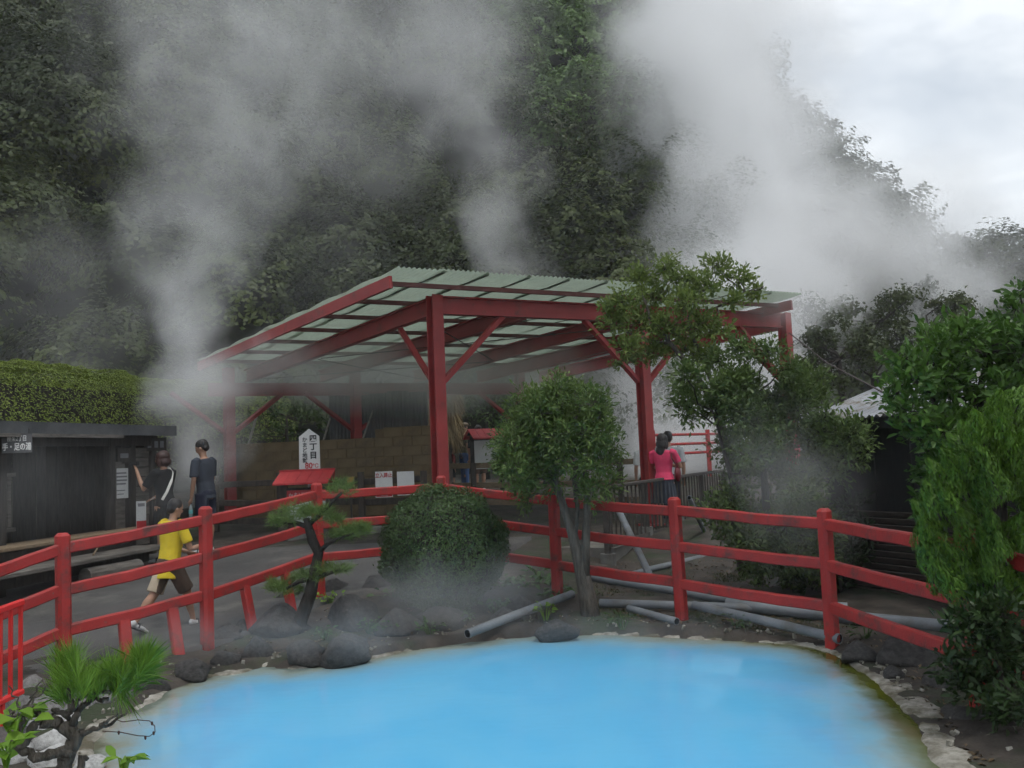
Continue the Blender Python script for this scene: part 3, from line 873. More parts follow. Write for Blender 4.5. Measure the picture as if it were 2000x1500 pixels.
# bath ledge: seat plank, front boards, lower step plank, log ends
def ledge(px0, py0, px1, py1, Y0, Y1, w, h, name, m, dz=0.0):
    return MB().bar(P(px0, py0, Y0) + Vector((0, 0, dz)), P(px1, py1, Y1) + Vector((0, 0, dz)), w, h, bev=0.012).build(name, m, hutE)
seatA, seatB = hut(hut_s(295, 0.05), 0.05, 0), hut(H_LEN, 0.05, 0)
zs = P(140, 1052, hut(hut_s(140, 0.0, 1050), 0.0, 0).y).z
zt = P(140, 1098, hut(hut_s(140, -0.45, 1090), -0.45, 0).y).z
s0 = hut_s(292, 0.0, 1035)
hbar(s0, 0.06, zs, H_LEN, 0.06, zs - 0.02, 0.32, 0.05, 'seat_plank', M_tan_wood, 0.01)
hbar(s0, 0.40, zs - 0.02, H_LEN, 0.40, zs - 0.03, 0.30, 0.05, 'seat_plank', M_tan_wood, 0.01)
s0 = hut_s(310, -0.4, 1075)
hbar(s0, -0.42, zt, H_LEN, -0.42, zt - 0.02, 0.30, 0.055, 'step_plank', M_grey_wood, 0.01)
hbar(s0, -0.10, zt - 0.01, H_LEN, -0.10, zt - 0.03, 0.28, 0.055, 'step_plank', M_grey_wood, 0.01)
for dz_ in (0.10, 0.22):
    hbar(s0 + 0.05, 0.02, zs - dz_, H_LEN, 0.02, zs - dz_ - 0.01, 0.03, 0.10, 'front_board', M_dark_wood)
hbar(s0 + 0.1, -0.30, zt - 0.12, H_LEN, -0.30, zt - 0.13, 0.04, 0.14, 'step_riser', M_dark_wood)
for px_ in (262,):
    sl = hut_s(px_, -0.5, 1100)
    c_ = hut(sl, -0.52, 0); zc = gzh(sl, -.5) + 0.10
    MB().tube([hut(sl, -0.56, zc), hut(sl + 0.9, -0.50, zc)], 0.10, 14).build('log', M_grey_wood, hutE)
# a leaning stick on the step
MB().tube([hut(hut_s(182, -.35, 1085), -0.35, zt + 0.03), hut(hut_s(205, -.1, 1065), -0.1, zs - 0.02)], 0.012, 6).build('stick', M_tan_wood, hutE)

# signs on the hut
def flat_board(name, label, cat, c, right, upv, w, h, th, m, group=None):
    n = right.cross(upv).normalized()
    e = empty(name, c - upv * (h / 2), label, cat, group)
    slab(MB(), c - n * (th / 2), right, upv, w, h, th).build('panel', m, e)
    return e
fr_ = Vector((-hd.x, -hd.y, 0)).normalized()
UP = Vector((0, 0, 1))
sg = hut(hut_s(33, -0.03, 866), -0.07, 0)
M_sign_grey = mat('grey_sign_board', (0.060, 0.060, 0.063), rough=0.6, col2=(0.09, 0.09, 0.094), scale=4)
M_chalk = mat('pale_lettering', (0.72, 0.72, 0.70), rough=0.7, var=0.1, scale=20)
d_ = sg.y
sgc = P(33, 866, sg.y)
sr = Vector((math.cos(0.25), math.sin(0.25), 0))
sw, shh = 52 / F_PX * d_ * 1.02, 37 / F_PX * d_
e = flat_board('hanging_sign', 'small grey sign with white characters under the bath hut roof', 'sign', sgc, sr, UP, sw, shh, 0.02, M_sign_grey)
put_text('極楽2丁目', sgc, sr, UP, 0, shh * 0.24, shh * 0.34, M_chalk, e, sx=0.62)
put_text('手・足の湯', sgc, sr, UP, 0, -shh * 0.20, shh * 0.42, M_chalk, e, bold=0.03, sx=0.66)
for sx_ in (-0.4, 0.4):
    MB().bar(sgc + sr * (sw * sx_) + UP * (shh / 2 + 0.001), sgc + sr * (sw * sx_) + UP * (shh / 2 + 0.06), 0.008, 0.008).build('hanger', M_dark_wood, e)
def wall_notice(name, label, px, py, wpx, hpx, off, m, cat='notice'):
    q = hut(hut_s(px, off, py), off, 0)
    c_ = P(px, py, q.y)
    rr = fr_ if True else None
    w_ = wpx / F_PX * q.y / max(0.35, abs(fr_.dot(Vector((1, 0, 0)))) ) if False else wpx / F_PX * q.y * 1.6
    h_ = hpx / F_PX * q.y
    rr = Vector((math.cos(0.75), math.sin(0.75), 0))
    w_ = wpx / F_PX * q.y / (math.cos(0.75) + math.sin(0.75) * (1000 - px) / F_PX)
    e_ = flat_board(name, label, cat, c_, rr, UP, w_, h_, 0.012, m)
    return e_, c_, rr, w_, h_
M_paper = mat('paper', (0.52, 0.53, 0.52), rough=0.8, var=0.05, scale=2)
e, c_, rr, w_, h_ = wall_notice('paper_notice', 'white paper notice with lines of print on the hut boards', 235, 944, 31, 58, 0.24, M_paper)
for j, z_ in enumerate((0.34, 0.22, 0.10, -0.02, -0.24, -0.36)):
    slab(MB(), c_ + rr.cross(UP) * 0.001 + UP * (h_ * z_), rr, UP, w_ * (0.78, 0.86, 0.84, 0.7, 0.6, 0.4)[j], h_ * (0.055 if j < 4 else 0.035), 0.003).build('text_line', M_greyink, e)
e, c_, rr, w_, h_ = wall_notice('small_plaque', 'small dark plaque nailed above the paper notice', 243, 890, 26, 30, 0.25, M_dark_wood, 'plaque')
slab(MB(), c_ + rr.cross(UP) * 0.001, rr, UP, w_ * .6, h_ * .3, 0.003).build('worn_print', M_greyink, e)
e, c_, rr, w_, h_ = wall_notice('hut_name_board', 'dark name board with faded print near the hut corner', 303, 868, 44, 26, 0.22, M_dark_wood, 'sign')
for x_ in (-.25, .05, .3):
    slab(MB(), c_ + rr.cross(UP) * 0.001 + rr * (w_ * x_), rr, UP, w_ * .16, h_ * .5, 0.003).build('worn_print', M_greyink, e)
e, c_, rr, w_, h_ = wall_notice('poster', 'white and red poster low on the hut boards', 276, 1005, 19, 52, -0.10, M_paper, 'poster')
slab(MB(), c_ + rr.cross(UP) * 0.003 - UP * (h_ * 0.36), rr, UP, w_ * 0.98, h_ * 0.26, 0.004).build('red_band', M_redink, e)
slab(MB(), c_ + rr.cross(UP) * 0.001 + UP * (h_ * 0.36), rr, UP, w_ * .7, h_ * .12, 0.003).build('text_line', M_greyink, e)
# ================================================================== middle ground behind the fence: block wall, boards, timber rails
M_block = mat('stained_concrete_block', (0.120, 0.084, 0.042), rough=0.9, col2=(0.180, 0.130, 0.068), scale=2.0, bump=0.5, bscale=35, dirt=(0.060, 0.045, 0.030), dscale=2.5, dlo=0.5, dhi=0.7)
M_block2 = mat('stained_concrete_block_dark', (0.116, 0.082, 0.042), rough=0.9, col2=(0.174, 0.126, 0.067), scale=2.4, bump=0.5, bscale=35)
wa, wb = P(470, 930, 17.6), P(832, 930, 16.8)
wd2 = (wb - wa).to_2d(); WL = wd2.length; wd2.normalize()
blockwall = empty('block_wall', (wa.x, wa.y, gz1(wa.x, wa.y)), 'brown stained concrete block wall behind the signs', 'wall')
rotw = Matrix.Rotation(math.atan2(wd2.y, wd2.x), 3, 'Z')
bl, bh = 0.39, 0.19
blk = MB().box((0, 0, 0), (bl - 0.005, 0.14, bh - 0.005)).mesh('block')
bm_ = bmesh.new(); bm_.from_mesh(blk); bmesh.ops.bevel(bm_, geom=bm_.edges[:], offset=0.006, segments=1, affect='EDGES'); bm_.to_mesh(blk); bm_.free()
blk.materials.append(M_block)
blk_b = blk.copy(); blk_b.materials.clear(); blk_b.materials.append(M_block2)
z_top_l = P(520, 862, 17.5).z; z_top_r = P(790, 833, 16.9).z
row = 0
z = gz1(wa.x, wa.y) + 0.02
while z < z_top_r:
    k = 0
    s = -(bl / 2 if row % 2 else 0)
    while s < WL:
        top = z_top_r if s > WL * 0.745 else z_top_l
        if z + bh <= top + 0.05:
            c = wa.to_2d() + wd2 * (s + bl / 2)
            o = bpy.data.objects.new('block', blk if random.random() < 0.6 else blk_b)
            o.location = (c.x + random.uniform(-.002, .002), c.y + random.uniform(-.004, .004), z + bh / 2)
            o.rotation_euler = (0, 0, math.atan2(wd2.y, wd2.x))
            link(o); set_parent(o, blockwall)
        s += bl
    z += bh; row += 1
# mortar core just behind the block faces
mc = MB()
for s0_, s1_, tp in ((-0.1, WL * 0.745, z_top_l - 0.03), (WL * 0.745 + 0.01, WL, z_top_r - 0.03)):
    a_ = wa.to_2d() + wd2 * s0_; b2 = wa.to_2d() + wd2 * s1_
    zb = gz1(a_.x, a_.y) - 0.2
    mc.bar(Vector((a_.x, a_.y, (tp + zb) / 2)), Vector((b2.x, b2.y, (tp + zb) / 2)), 0.115, tp - zb)
mc.build('mortar', mat('mortar', (0.112, 0.079, 0.040), rough=0.95, var=0.2), blockwall)

# grey corrugated fence sheets behind the wall, with leaning pale planks
M_corr_grey = mat('grey_corrugated_sheet', (0.050, 0.050, 0.050), rough=0.6, col2=(0.095, 0.094, 0.094), scale=2, dirt=(0.06, 0.05, 0.04), dscale=2)
cf = empty('corrugated_fence', P(730, 900, 18.6), 'grey corrugated sheet fence above the block wall under the roof', 'fence')
for k in range(5):
    a_ = P(644 + 38 * k, 850, 18.6 + 0.02 * (k % 2)); b2 = P(644 + 38 * (k + 1) + 3, 850, 18.6 + 0.02 * (k % 2))
    zt_ = P(700, 770, 18.6).z
    du = (b2 - a_).to_2d().to_3d(); wdt = du.length; du.normalize()
    corrugated('sheet', Vector((a_.x, a_.y, 1.0)), du, UP, wdt, zt_ - 1.0 + 0.04 * (k % 2), 0.076, 0.01, M_corr_grey, cf, up=du.cross(UP))
M_pale_wood = mat('pale_weathered_plank', (0.22, 0.21, 0.18), rough=0.85, col2=(0.34, 0.32, 0.28), scale=4, stretch=(1, 1, 5), bump=0.3)
for i, (x0, y0, x1, y1, lab) in enumerate(((485, 842, 506, 797, 'pale plank leaning at the steamy end of the wall'), (626, 852, 645, 818, 'short pale plank leaning behind the white signpost'), (707, 835, 728, 803, 'pale plank leaning near the far red column'))):
    a_, b2 = P(x0, y0, 17.9), P(x1, y1, 18.2)
    pl = empty('leaning_plank', a_, lab, 'plank')
    MB().bar(a_ - Vector((0, 0, 0.35)) - (b2 - a_) * 0.3, b2, 0.02, 0.10, up=(0, 1, 0)).build('board', M_pale_wood, pl)

# dark timber rail fence in front of the wall
def rail_fence(name, label, stations, rail_offs, post_h, m_post, m_rail, rail_w=0.05, rail_h=0.11, post_w=0.11, rail_ext=0.3):
    """stations: (px, Y) posts; rails run behind the posts"""
    pts = []
    for px, Y in stations:
        q = P(px, 930, Y)
        pts.append(Vector((q.x, q.y, gz1(q.x, q.y))))
    e_ = empty(name, pts[0], label, 'fence')
    for p in pts:
        MB().bar(p - Vector((0, 0, 0.15)), p + Vector((random.uniform(-.015, .015), 0, post_h + random.uniform(-.02, .03))), post_w, post_w, up=(0, 1, 0), bev=0.012).build('post', m_post, e_)
    for a_, b2 in zip(pts[:-1], pts[1:]):
        d = (b2 - a_); n_ = Vector((-d.y, d.x, 0)).normalized()
        for k, off in enumerate(rail_offs):
            j = random.uniform(-.02, .02)
            MB().bar(a_ + n_ * (post_w * .5 + rail_w * .5 + 0.002) + Vector((0, 0, off + j)), b2 + n_ * (post_w * .5 + rail_w * .5 + 0.002) + Vector((0, 0, off - j)), rail_w, rail_h, bev=0.008).build('rail', m_rail, e_)
    return e_
M_brown_post = mat('brown_post_wood', (0.045, 0.036, 0.030), rough=0.8, col2=(0.085, 0.068, 0.055), scale=4, stretch=(4, 4, 1), bump=0.3)
rail_fence('timber_rail_fence', 'low dark timber rail fence in front of the block wall', [(420, 15.9), (548, 15.6), (706, 15.2), (828, 15.0)], (0.18, 0.50, 0.86), 1.02, M_brown_post, M_brown_post)
rail_fence('timber_rail_fence', 'brown timber rail fence beyond the round bush and pavilion posts', [(828, 17.6), (925, 17.3), (1030, 17.0), (1125, 16.8), (1212, 16.6), (1300, 16.4)], (0.18, 0.52, 0.92), 0.98, M_brown_post, M_tan_wood)

# ================================================================== signpost and information board
def sign_at(px, py, Y):
    return P(px, py, Y)
M_signred = mat('red_roof_metal', (0.36, 0.022, 0.026), rough=0.5, col2=(0.46, 0.035, 0.036), scale=5)
Yb = 14.3
rt = Vector((1, 0.02, 0)).normalized()
k_ = Yb / F_PX
# pointed white signpost
c0 = P(604, 878, Yb + 0.25)
w_, h_ = 40 * k_, 82 * k_
sp = empty('signpost', (c0.x, c0.y, gz1(c0.x, c0.y)), 'white pointed signboard with black characters and 80 degrees in red', 'sign')
m = MB()
prof = [(-w_ / 2 * 1.03, -h_ / 2), (w_ / 2 * 1.03, -h_ / 2), (w_ / 2, h_ / 2 - 0.13), (0, h_ / 2), (-w_ / 2, h_ / 2 - 0.13)]
n_ = rt.cross(UP)
vs = [c0 + rt * x + UP * z + n_ * o for o in (0.0, -0.03) for x, z in prof]
m.add(vs, [(0, 1, 2, 3, 4), (9, 8, 7, 6, 5)] + [(i, 5 + i, 5 + (i + 1) % 5, (i + 1) % 5) for i in range(5)])
m.build('panel', M_white, sp)
MB().bar(Vector((c0.x, c0.y + 0.06, gz1(c0.x, c0.y) - 0.1)), Vector((c0.x, c0.y + 0.06, c0.z + 0.1)), 0.09, 0.045, up=(0, 1, 0)).build('pole', M_white, sp)
for ch_, z_ in zip('四丁目', (0.255, 0.055, -0.150)):
    put_text(ch_, c0, rt, UP, w_ * 0.20, h_ * z_, h_ * 0.185, M_black, sp, bold=0.03)
for ch_, z_ in zip('かまど地獄', (0.235, 0.105, -0.02, -0.145, -0.265)):
    put_text(ch_, c0, rt, UP, -w_ * 0.22, h_ * z_, h_ * 0.125, M_black, sp, bold=0.018)
put_text('80', c0, rt, UP, -w_ * 0.04, -h_ * 0.395, h_ * 0.20, M_redink, sp, bold=0.022, sx=0.92)
put_text('℃', c0, rt, UP, w_ * 0.29, -h_ * 0.40, h_ * 0.13, M_redink, sp, bold=0.012)
# information board under a small red tiled roof
c0 = P(596, 985, Yb)
ib = empty('information_board', (c0.x, c0.y, gz1(c0.x, c0.y)), 'information board under a small red roof below the white signpost', 'notice board')
wb_ = 96 * k_
ridge, eave = P(600, 919, Yb + 0.12).z, P(596, 942, Yb - 0.12).z
for j in range(5):
    x0, x1 = -0.55 * wb_ + j * 0.22 * wb_, -0.55 * wb_ + (j + 1) * 0.22 * wb_
    for sgn in (-1, 1):
        sk_ = 0.04 if sgn < 0 else 0.04
        a0, a1 = c0 + rt * (x0 + sk_), c0 + rt * (x1 - 0.006 + sk_)
        vs = [Vector((a0.x - 0.05, a0.y + sgn * 0.26, eave)), Vector((a1.x - 0.05, a1.y + sgn * 0.26, eave)), Vector((a1.x + 0.02, a1.y + sgn * 0.008, ridge)), Vector((a0.x + 0.02, a0.y + sgn * 0.008, ridge))]
        vs += [p - Vector((0, 0, 0.03)) for p in vs]
        MB().add(vs, [(0, 1, 2, 3), (7, 6, 5, 4), (0, 4, 5, 1), (1, 5, 6, 2), (2, 6, 7, 3), (3, 7, 4, 0)]).build('roof_panel', M_signred, ib)
MB().bar(c0 + rt * (-0.5 * wb_) + Vector((0, 0, ridge - c0.z + 0.01)), c0 + rt * (0.62 * wb_) + Vector((0, 0, ridge - c0.z + 0.01)), 0.05, 0.03).build('ridge_cap', M_signred, ib)
for sx_ in (-0.42, 0.42):
    q = c0 + rt * (wb_ * sx_)
    MB().bar(Vector((q.x, q.y + 0.03, gz1(q.x, q.y) - 0.1)), Vector((q.x, q.y + 0.03, eave + 0.02)), 0.09, 0.08, up=(0, 1, 0)).build('post', M_brown_post, ib)
bw_ = 74 * k_
slab(MB(), P(598, 958, Yb) , rt, UP, bw_ * 1.02, 12 * k_, 0.03).build('header_panel', M_dark_wood, ib)
rc = P(598, 968, Yb - 0.05)
slab(MB(), rc, rt, UP, bw_, 22 * k_, 0.02).build('red_panel', M_redink, ib)
put_text('かまど地獄の', rc + n_ * 0.010, rt, UP, -bw_ * .08, -0.002, 13 * k_, M_paper, ib, sx=0.72)
wc_ = P(598, 1000, Yb - 0.05)
slab(MB(), wc_, rt, UP, bw_, 40 * k_, 0.02).build('white_panel', M_paper, ib)
for j in range(5):
    slab(MB(), wc_ + n_ * 0.011 + UP * (0.11 - j * 0.055), rt, UP, bw_ * (0.86 if j % 2 else 0.78), 0.014, 0.002).build('text_line', M_greyink, ib)

# two keep-out notices hung on the timber rail fence
def notice(px, py, wpx, hpx, Y, label):
    c_ = P(px, py, Y); w__, h__ = wpx / F_PX * Y, hpx / F_PX * Y
    e_ = empty('warning_notice', c_ - UP * (h__ / 2), label, 'notice')
    slab(MB(), c_, rt, UP, w__, h__, 0.012).build('panel', M_white, e_)
    return e_, c_ + n_ * 0.006, w__, h__
e, c_, w__, h__ = notice(750, 946, 33, 50, 14.95, 'white keep-out notice with red heading and red foot band')
put_text('立入禁止', c_, rt, UP, 0, h__ * 0.34, h__ * 0.20, M_redink, e, bold=0.02, sx=0.82)
slab(MB(), c_ + n_ * 0.002 - UP * (h__ * 0.41), rt, UP, w__ * 0.94, h__ * 0.13, 0.004).build('red_band', M_redink, e)
slab(MB(), c_ + n_ * 0.0045 - UP * (h__ * 0.41), rt, UP, w__ * 0.4, h__ * 0.05, 0.002).build('text_line', M_paper, e)
e, c_, w__, h__ = notice(792.5, 944, 33, 46, 14.95, 'plain white notice beside the keep-out notice')
slab(MB(), c_ + n_ * 0.002 - UP * (h__ * 0.44), rt, UP, w__ * 0.94, h__ * 0.05, 0.004).build('red_band', M_redink, e)
# small yellow box on the rail fence
c_ = P(685, 942, 15.1)
yb = empty('yellow_box', c_ - UP * 0.07, 'small ochre yellow box on the timber rail fence', 'box')
m = MB().box(c_, (13 * 15.1 / F_PX, 0.10, 17 * 15.1 / F_PX)); m.build('case', mat('ochre_plastic', (0.34, 0.20, 0.045), rough=0.5, var=0.12), yb)
MB().box(c_ + UP * (0.085), (13 * 15.1 / F_PX + .015, 0.115, 0.02)).build('lid', mat('ochre_lid', (0.28, 0.17, 0.04), rough=0.5), yb)
MB().bar(c_ - UP * 0.075, Vector((c_.x, c_.y, gz1(c_.x, c_.y) - .1)), 0.03, 0.03).build('stake', M_brown_post, yb)

# far notice stand with a red gabled roof (beside the person in the flat cap)
Yf = 20.5; kf = Yf / F_PX
c_ = P(936, 880, Yf)
ns_ = empty('notice_stand', (c_.x, c_.y, gz1(c_.x, c_.y)), 'notice stand with small red gabled roof beside the person in a cap', 'notice board')
a_ = P(915, 838, Yf); zr, ze = a_.z, P(915, 856, Yf).z
for sgn in (-1, 1):
    for j in range(5):
        x0, x1 = -0.02 + j * 0.19, -0.02 + (j + 1) * 0.19 - 0.008
        d1 = Vector((0.86, 0.5, 0)); d2 = Vector((0.5, -0.86, 0))
        vs = [a_ + d1 * x0, a_ + d1 * x1, a_ + d1 * x1 + d2 * (0.27 * sgn) + UP * (ze - zr), a_ + d1 * x0 + d2 * (0.27 * sgn) + UP * (ze - zr)]
        vs += [p - UP * 0.03 for p in vs]
        MB().add(vs, [(0, 1, 2, 3), (7, 6, 5, 4), (0, 4, 5, 1), (1, 5, 6, 2), (2, 6, 7, 3), (3, 7, 4, 0)]).build('roof_panel', M_signred, ns_)
d1 = Vector((0.86, 0.5, 0))
for t_ in (0.08, 0.86):
    q = a_ + d1 * t_
    MB().bar(Vector((q.x, q.y, gz1(q.x, q.y) - .1)), Vector((q.x, q.y, zr - 0.04)), 0.10, 0.09, up=(0, 1, 0)).build('post', M_dark_wood, ns_)
slab(MB(), a_ + d1 * 0.47 + UP * (-0.62), d1, UP, 0.74, 0.68, 0.025).build('panel', M_paper, ns_)
gbl = [a_ + Vector((0.5, -0.86, 0)) * (0.2 * s_) + UP * (ze - zr + 0.06) + d1 * 0.03 for s_ in (-1, 1)] + [a_ - UP * 0.05 + d1 * 0.03]
MB().add(gbl + [p + d1 * 0.02 for p in gbl], [(0, 1, 2), (5, 4, 3), (0, 3, 4, 1), (1, 4, 5, 2), (2, 5, 3, 0)]).build('gable', M_dark_wood, ns_)

# ================================================================== walkway railing by the pink shirt, on concrete footings
wk = empty('walkway_railing', P(1240, 1060, 12.3), 'dark brown walkway railing with balusters in front of the woman in pink', 'railing')
M_wk = mat('dark_brown_railing', (0.040, 0.034, 0.030), rough=0.75, col2=(0.075, 0.065, 0.056), scale=6, bump=0.3)
w0, w1 = P(1188, 951, 12.0), G(1418, 918, P(1188, 951, 12.0).z)
dW = (w1 - w0).to_2d().to_3d(); LW = dW.length; dW.normalize()
zb_ = w0.z - 0.80
MB().bar(w0, w1, 0.07, 0.05, bev=0.01).build('top_rail', M_wk, wk)
MB().bar(Vector((w0.x, w0.y, zb_)), Vector((w1.x, w1.y, zb_)), 0.05, 0.06).build('bottom_rail', M_wk, wk)
nbal = int(LW / 0.165)
for k in range(nbal):
    q = w0 + dW * (0.05 + k * (LW - 0.1) / (nbal - 1))
    MB().bar(Vector((q.x, q.y, zb_ + 0.028)), Vector((q.x, q.y, w0.z - 0.024)), 0.024, 0.024).build('baluster', M_wk, wk)
M_conc = mat('rough_concrete', (0.10, 0.098, 0.09), rough=0.9, col2=(0.17, 0.165, 0.15), scale=5, bump=0.4)
for k in range(5):
    q = w0 + dW * (0.03 + k * (LW - 0.06) / 4) + Vector((dW.y, -dW.x, 0)) * -0.065
    g_ = gz1(q.x, q.y)
    MB().bar(Vector((q.x, q.y, g_ + 0.14)), Vector((q.x, q.y, w0.z - 0.03)), 0.08, 0.08, up=(dW.x, dW.y, 0), bev=0.01).build('post', M_wk, wk)
    MB().tube([Vector((q.x, q.y, g_ - 0.15)), Vector((q.x, q.y, g_ + 0.145))], 0.11, 12).build('footing', M_conc, wk)
# the deck the people stand on
deck_pts = [w0 + Vector((-1.2, -0.5, 0)), w1 + Vector((0.9, 0.4, 0)), w1 + Vector((-0.6, 4.2, 0)), w0 + Vector((-1.5, 5.0, 0))]
M_deckc = mat('pale_concrete_deck', (0.13, 0.12, 0.105), rough=0.9, col2=(0.21, 0.195, 0.17), scale=2.0, bump=0.2, dirt=(0.12, 0.11, 0.095), dscale=1.2)
DECK_Z = zb_ - 0.07
dk_in = Vector((-dW.y, dW.x, 0))
c4 = [w0 + dW * 0.25 + dk_in * 0.05, w1 + dW * 0.4 + dk_in * 0.05, w1 + dW * 0.4 + dk_in * 4.5, w0 + dW * 0.25 + dk_in * 4.5]
dm = MB().add([Vector((p.x, p.y, z_)) for z_ in (DECK_Z - 0.35, DECK_Z) for p in c4], [(3, 2, 1, 0), (4, 5, 6, 7), (0, 1, 5, 4), (1, 2, 6, 5), (2, 3, 7, 6), (3, 0, 4, 7)])
deck = dm.build('pavement', M_deckc)
tag(deck, kind='structure')
# far red railing seen past the pavilion
fr0, fr1 = P(1275, 850, 21.0), G(1470, 846, P(1275, 850, 21.0).z)
rr_ = empty('red_railing', (fr0.x, fr0.y, 0.6), 'faded red railing far behind the woman in pink', 'railing')
for k in range(3):
    MB().tube([fr0 - UP * (0.24 * k), fr1 - UP * (0.24 * k)], 0.035, 8).build('rail', M_red_wood, rr_)
for t_ in (0.0, 0.5, 1.0):
    q = fr0.lerp(fr1, t_)
    MB().bar(Vector((q.x, q.y, gz1(q.x, q.y) - .1)), q + UP * 0.12, 0.1, 0.1, up=(0, 1, 0)).build('post', M_red_wood, rr_)

# ================================================================== shed on the right
M_shed_dark = mat('near_black_board', (0.006, 0.006, 0.006), rough=0.7, col2=(0.014, 0.013, 0.013), scale=5, stretch=(5, 5, 1), bump=0.3)  # near-black mottled timber for the shed walls and frame
M_louvre = mat('brown_louvre', (0.060, 0.046, 0.038), rough=0.75, col2=(0.105, 0.084, 0.070), scale=5, stretch=(1, 1, 6), bump=0.3)
M_roofsheet = mat('pale_corrugated_roof', (0.19, 0.197, 0.21), rough=0.6, col2=(0.29, 0.30, 0.315), scale=1.6, dirt=(0.12, 0.095, 0.06), dscale=2.6, dlo=0.52, dhi=0.66)
e0 = P(1700, 813, 9.35)
sd_ = Vector((-0.47, 0.88, 0)).normalized()               # along the wall, away from the viewer
sn_ = Vector((0.88, 0.47, 0)).normalized()                # into the shed
def shed(s, o, z):
    return Vector((e0.x, e0.y, 0)) + sd_ * s + sn_ * o + Vector((0, 0, z))
shd = empty('shed', shed(0, 0.3, gz1(e0.x, e0.y)), 'dark timber shed with pale corrugated roof and louvred lower wall', 'shed')
S0, S1 = -2.6, 0.95
ZE = e0.z
for k in range(6):
    wS = (S1 - S0) / 6
    corrugated('roof_sheet', shed(S0 + wS * k, -0.05, ZE + 0.004 * (k % 2)), sd_, (sn_ * 2.2 + UP * 0.62).normalized(), wS + 0.05, 2.3, 0.092, 0.017, M_roofsheet, shd)
MB().bar(shed(S0 + .02, 0.10, ZE - 0.075), shed(S1 - .02, 0.10, ZE - 0.075), 0.06, 0.12).build('eave_beam', M_shed_dark, shd)
for k in range(18):
    s = S0 + 0.15 + k * 0.235
    if s > S1 - 0.1: break
    g_ = gz1(*shed(s, 0.3, 0).to_2d())
    MB().bar(shed(s, 0.32 + 0.01 * (k % 2), g_ + 0.88), shed(s, 0.32 + 0.01 * (k % 2), ZE - 0.02), 0.225, 0.02, up=(sn_.x, sn_.y, 0)).build('board', M_shed_dark, shd)
for k in range(9):
    o_ = 0.45 + k * 0.22
    g_ = gz1(*shed(S1 - .1, o_, 0).to_2d())
    MB().bar(shed(S1 - 0.12, o_, g_ - .1), shed(S1 - 0.12, o_, ZE + o_ * 0.26), 0.21, 0.02, up=(sd_.x, sd_.y, 0)).build('board', M_shed_dark, shd)
bays = [S0 + 0.1, S0 + 1.1, S0 + 2.05, S1 - 0.12]
for s in bays:
    g_ = gz1(*shed(s, 0.24, 0).to_2d())
    MB().bar(shed(s, 0.22, g_ - .15), shed(s, 0.22, g_ + 0.99), 0.09, 0.09, up=(sd_.x, sd_.y, 0)).build('stud', M_shed_dark, shd)
for a_, b2 in zip(bays[:-1], bays[1:]):
    for j in range(13):
        g_ = gz1(*shed((a_ + b2) / 2, 0.24, 0).to_2d())
        z_ = g_ + 0.04 + j * 0.072
        d1 = (shed(b2 - .05, 0.26, z_) - shed(a_ + .05, 0.26, z_)).normalized()
        MB().bar(shed(a_ + .05, 0.27, z_), shed(b2 - .05, 0.27, z_), 0.075, 0.012, up=(sn_ * 0.75 + UP * 0.66)).build('louvre_slat', M_louvre, shd)
inner = MB().bar(shed(S0 + .1, 0.40, 0.45), shed(S1 - .1, 0.40, 0.45), 0.02, 1.3).build('inner_wall', M_shed_dark, shd)
# guy wire from the pavilion corner to the shed
gw = MB().tube([roof_pt(P_LEN, 0, -0.35), roof_pt(P_LEN, 0, -0.35).lerp(shed(0.5, 0.9, 2.12), 0.5) - UP * 0.10, shed(0.5, 0.9, 2.12)], 0.011, 5)
o = gw.build('guy_wire', M_rod); tag(o, 'thin wire running from the pavilion corner down to the shed', 'wire')

# ================================================================== grey plastic pipes lying on the bank
M_pipe = mat('grey_plastic_pipe', (0.13, 0.145, 0.16), rough=0.5, col2=(0.21, 0.225, 0.24), scale=2.5, dirt=(0.12, 0.11, 0.095), dscale=3.0, dlo=0.52, dhi=0.7)
M_pipe_in = mat('pipe_bore', (0.02, 0.022, 0.025), rough=0.9)
def pipe(label, pts, r, open_end=True):
    """pts: world points; hollow pipe with a visible wall at its first end"""
    e_ = empty('plastic_pipe', pts[0], label, 'pipe', 'grey plastic pipes on the bank')
    MB().tube(pts, r, 14, caps=False).build('barrel', M_pipe, e_, smooth=True)
    inn = MB().tube(pts, r * 0.84, 14, caps=False).build('bore', M_pipe_in, e_, smooth=True)
    d = (pts[1] - pts[0]).normalized()
    rr2 = MB()
    for end, dd in ((pts[0], -d), (pts[-1], (pts[-1] - pts[-2]).normalized())):
        ref = dd.orthogonal().normalized(); s_ = dd.cross(ref)
        vs = [end + (ref * math.cos(a) + s_ * math.sin(a)) * q for q in (r, r * 0.84) for a in [2 * math.pi * i / 14 for i in range(14)]]
        rr2.add(vs, [(i, (i + 1) % 14, 14 + (i + 1) % 14, 14 + i) for i in range(14)])
    rr2.build('lip', M_pipe, e_)
    return e_
def pg(px, py, lift=0.05):
    """ground point seen at a pixel, with the pipe lifted above it"""
    z = -0.1
    for _ in range(6):
        q = G(px, py, z + lift); z = gz1(q.x, q.y)
    return G(px, py, z + lift)
pipe('grey plastic pipe with open end pointing at the blue pool', [pg(913, 1238, 0.05), pg(1010, 1200, 0.09), pg(1118, 1160, 0.13)], 0.043)
pipe('long grey pipe leaning up beside the forked tree trunk', [pg(1158, 1128, 0.24), pg(1440, 1174, 0.10), pg(1655, 1186, 0.08)], 0.046)
pipe('straight grey pipe lying level behind the pool fence post', [pg(1172, 1178, 0.06), pg(1420, 1186, 0.06), pg(1650, 1196, 0.06)], 0.046)
pipe('short bluish pipe piece at the foot of the fence post', [pg(1228, 1188, 0.045), pg(1322, 1214, 0.045)], 0.036)
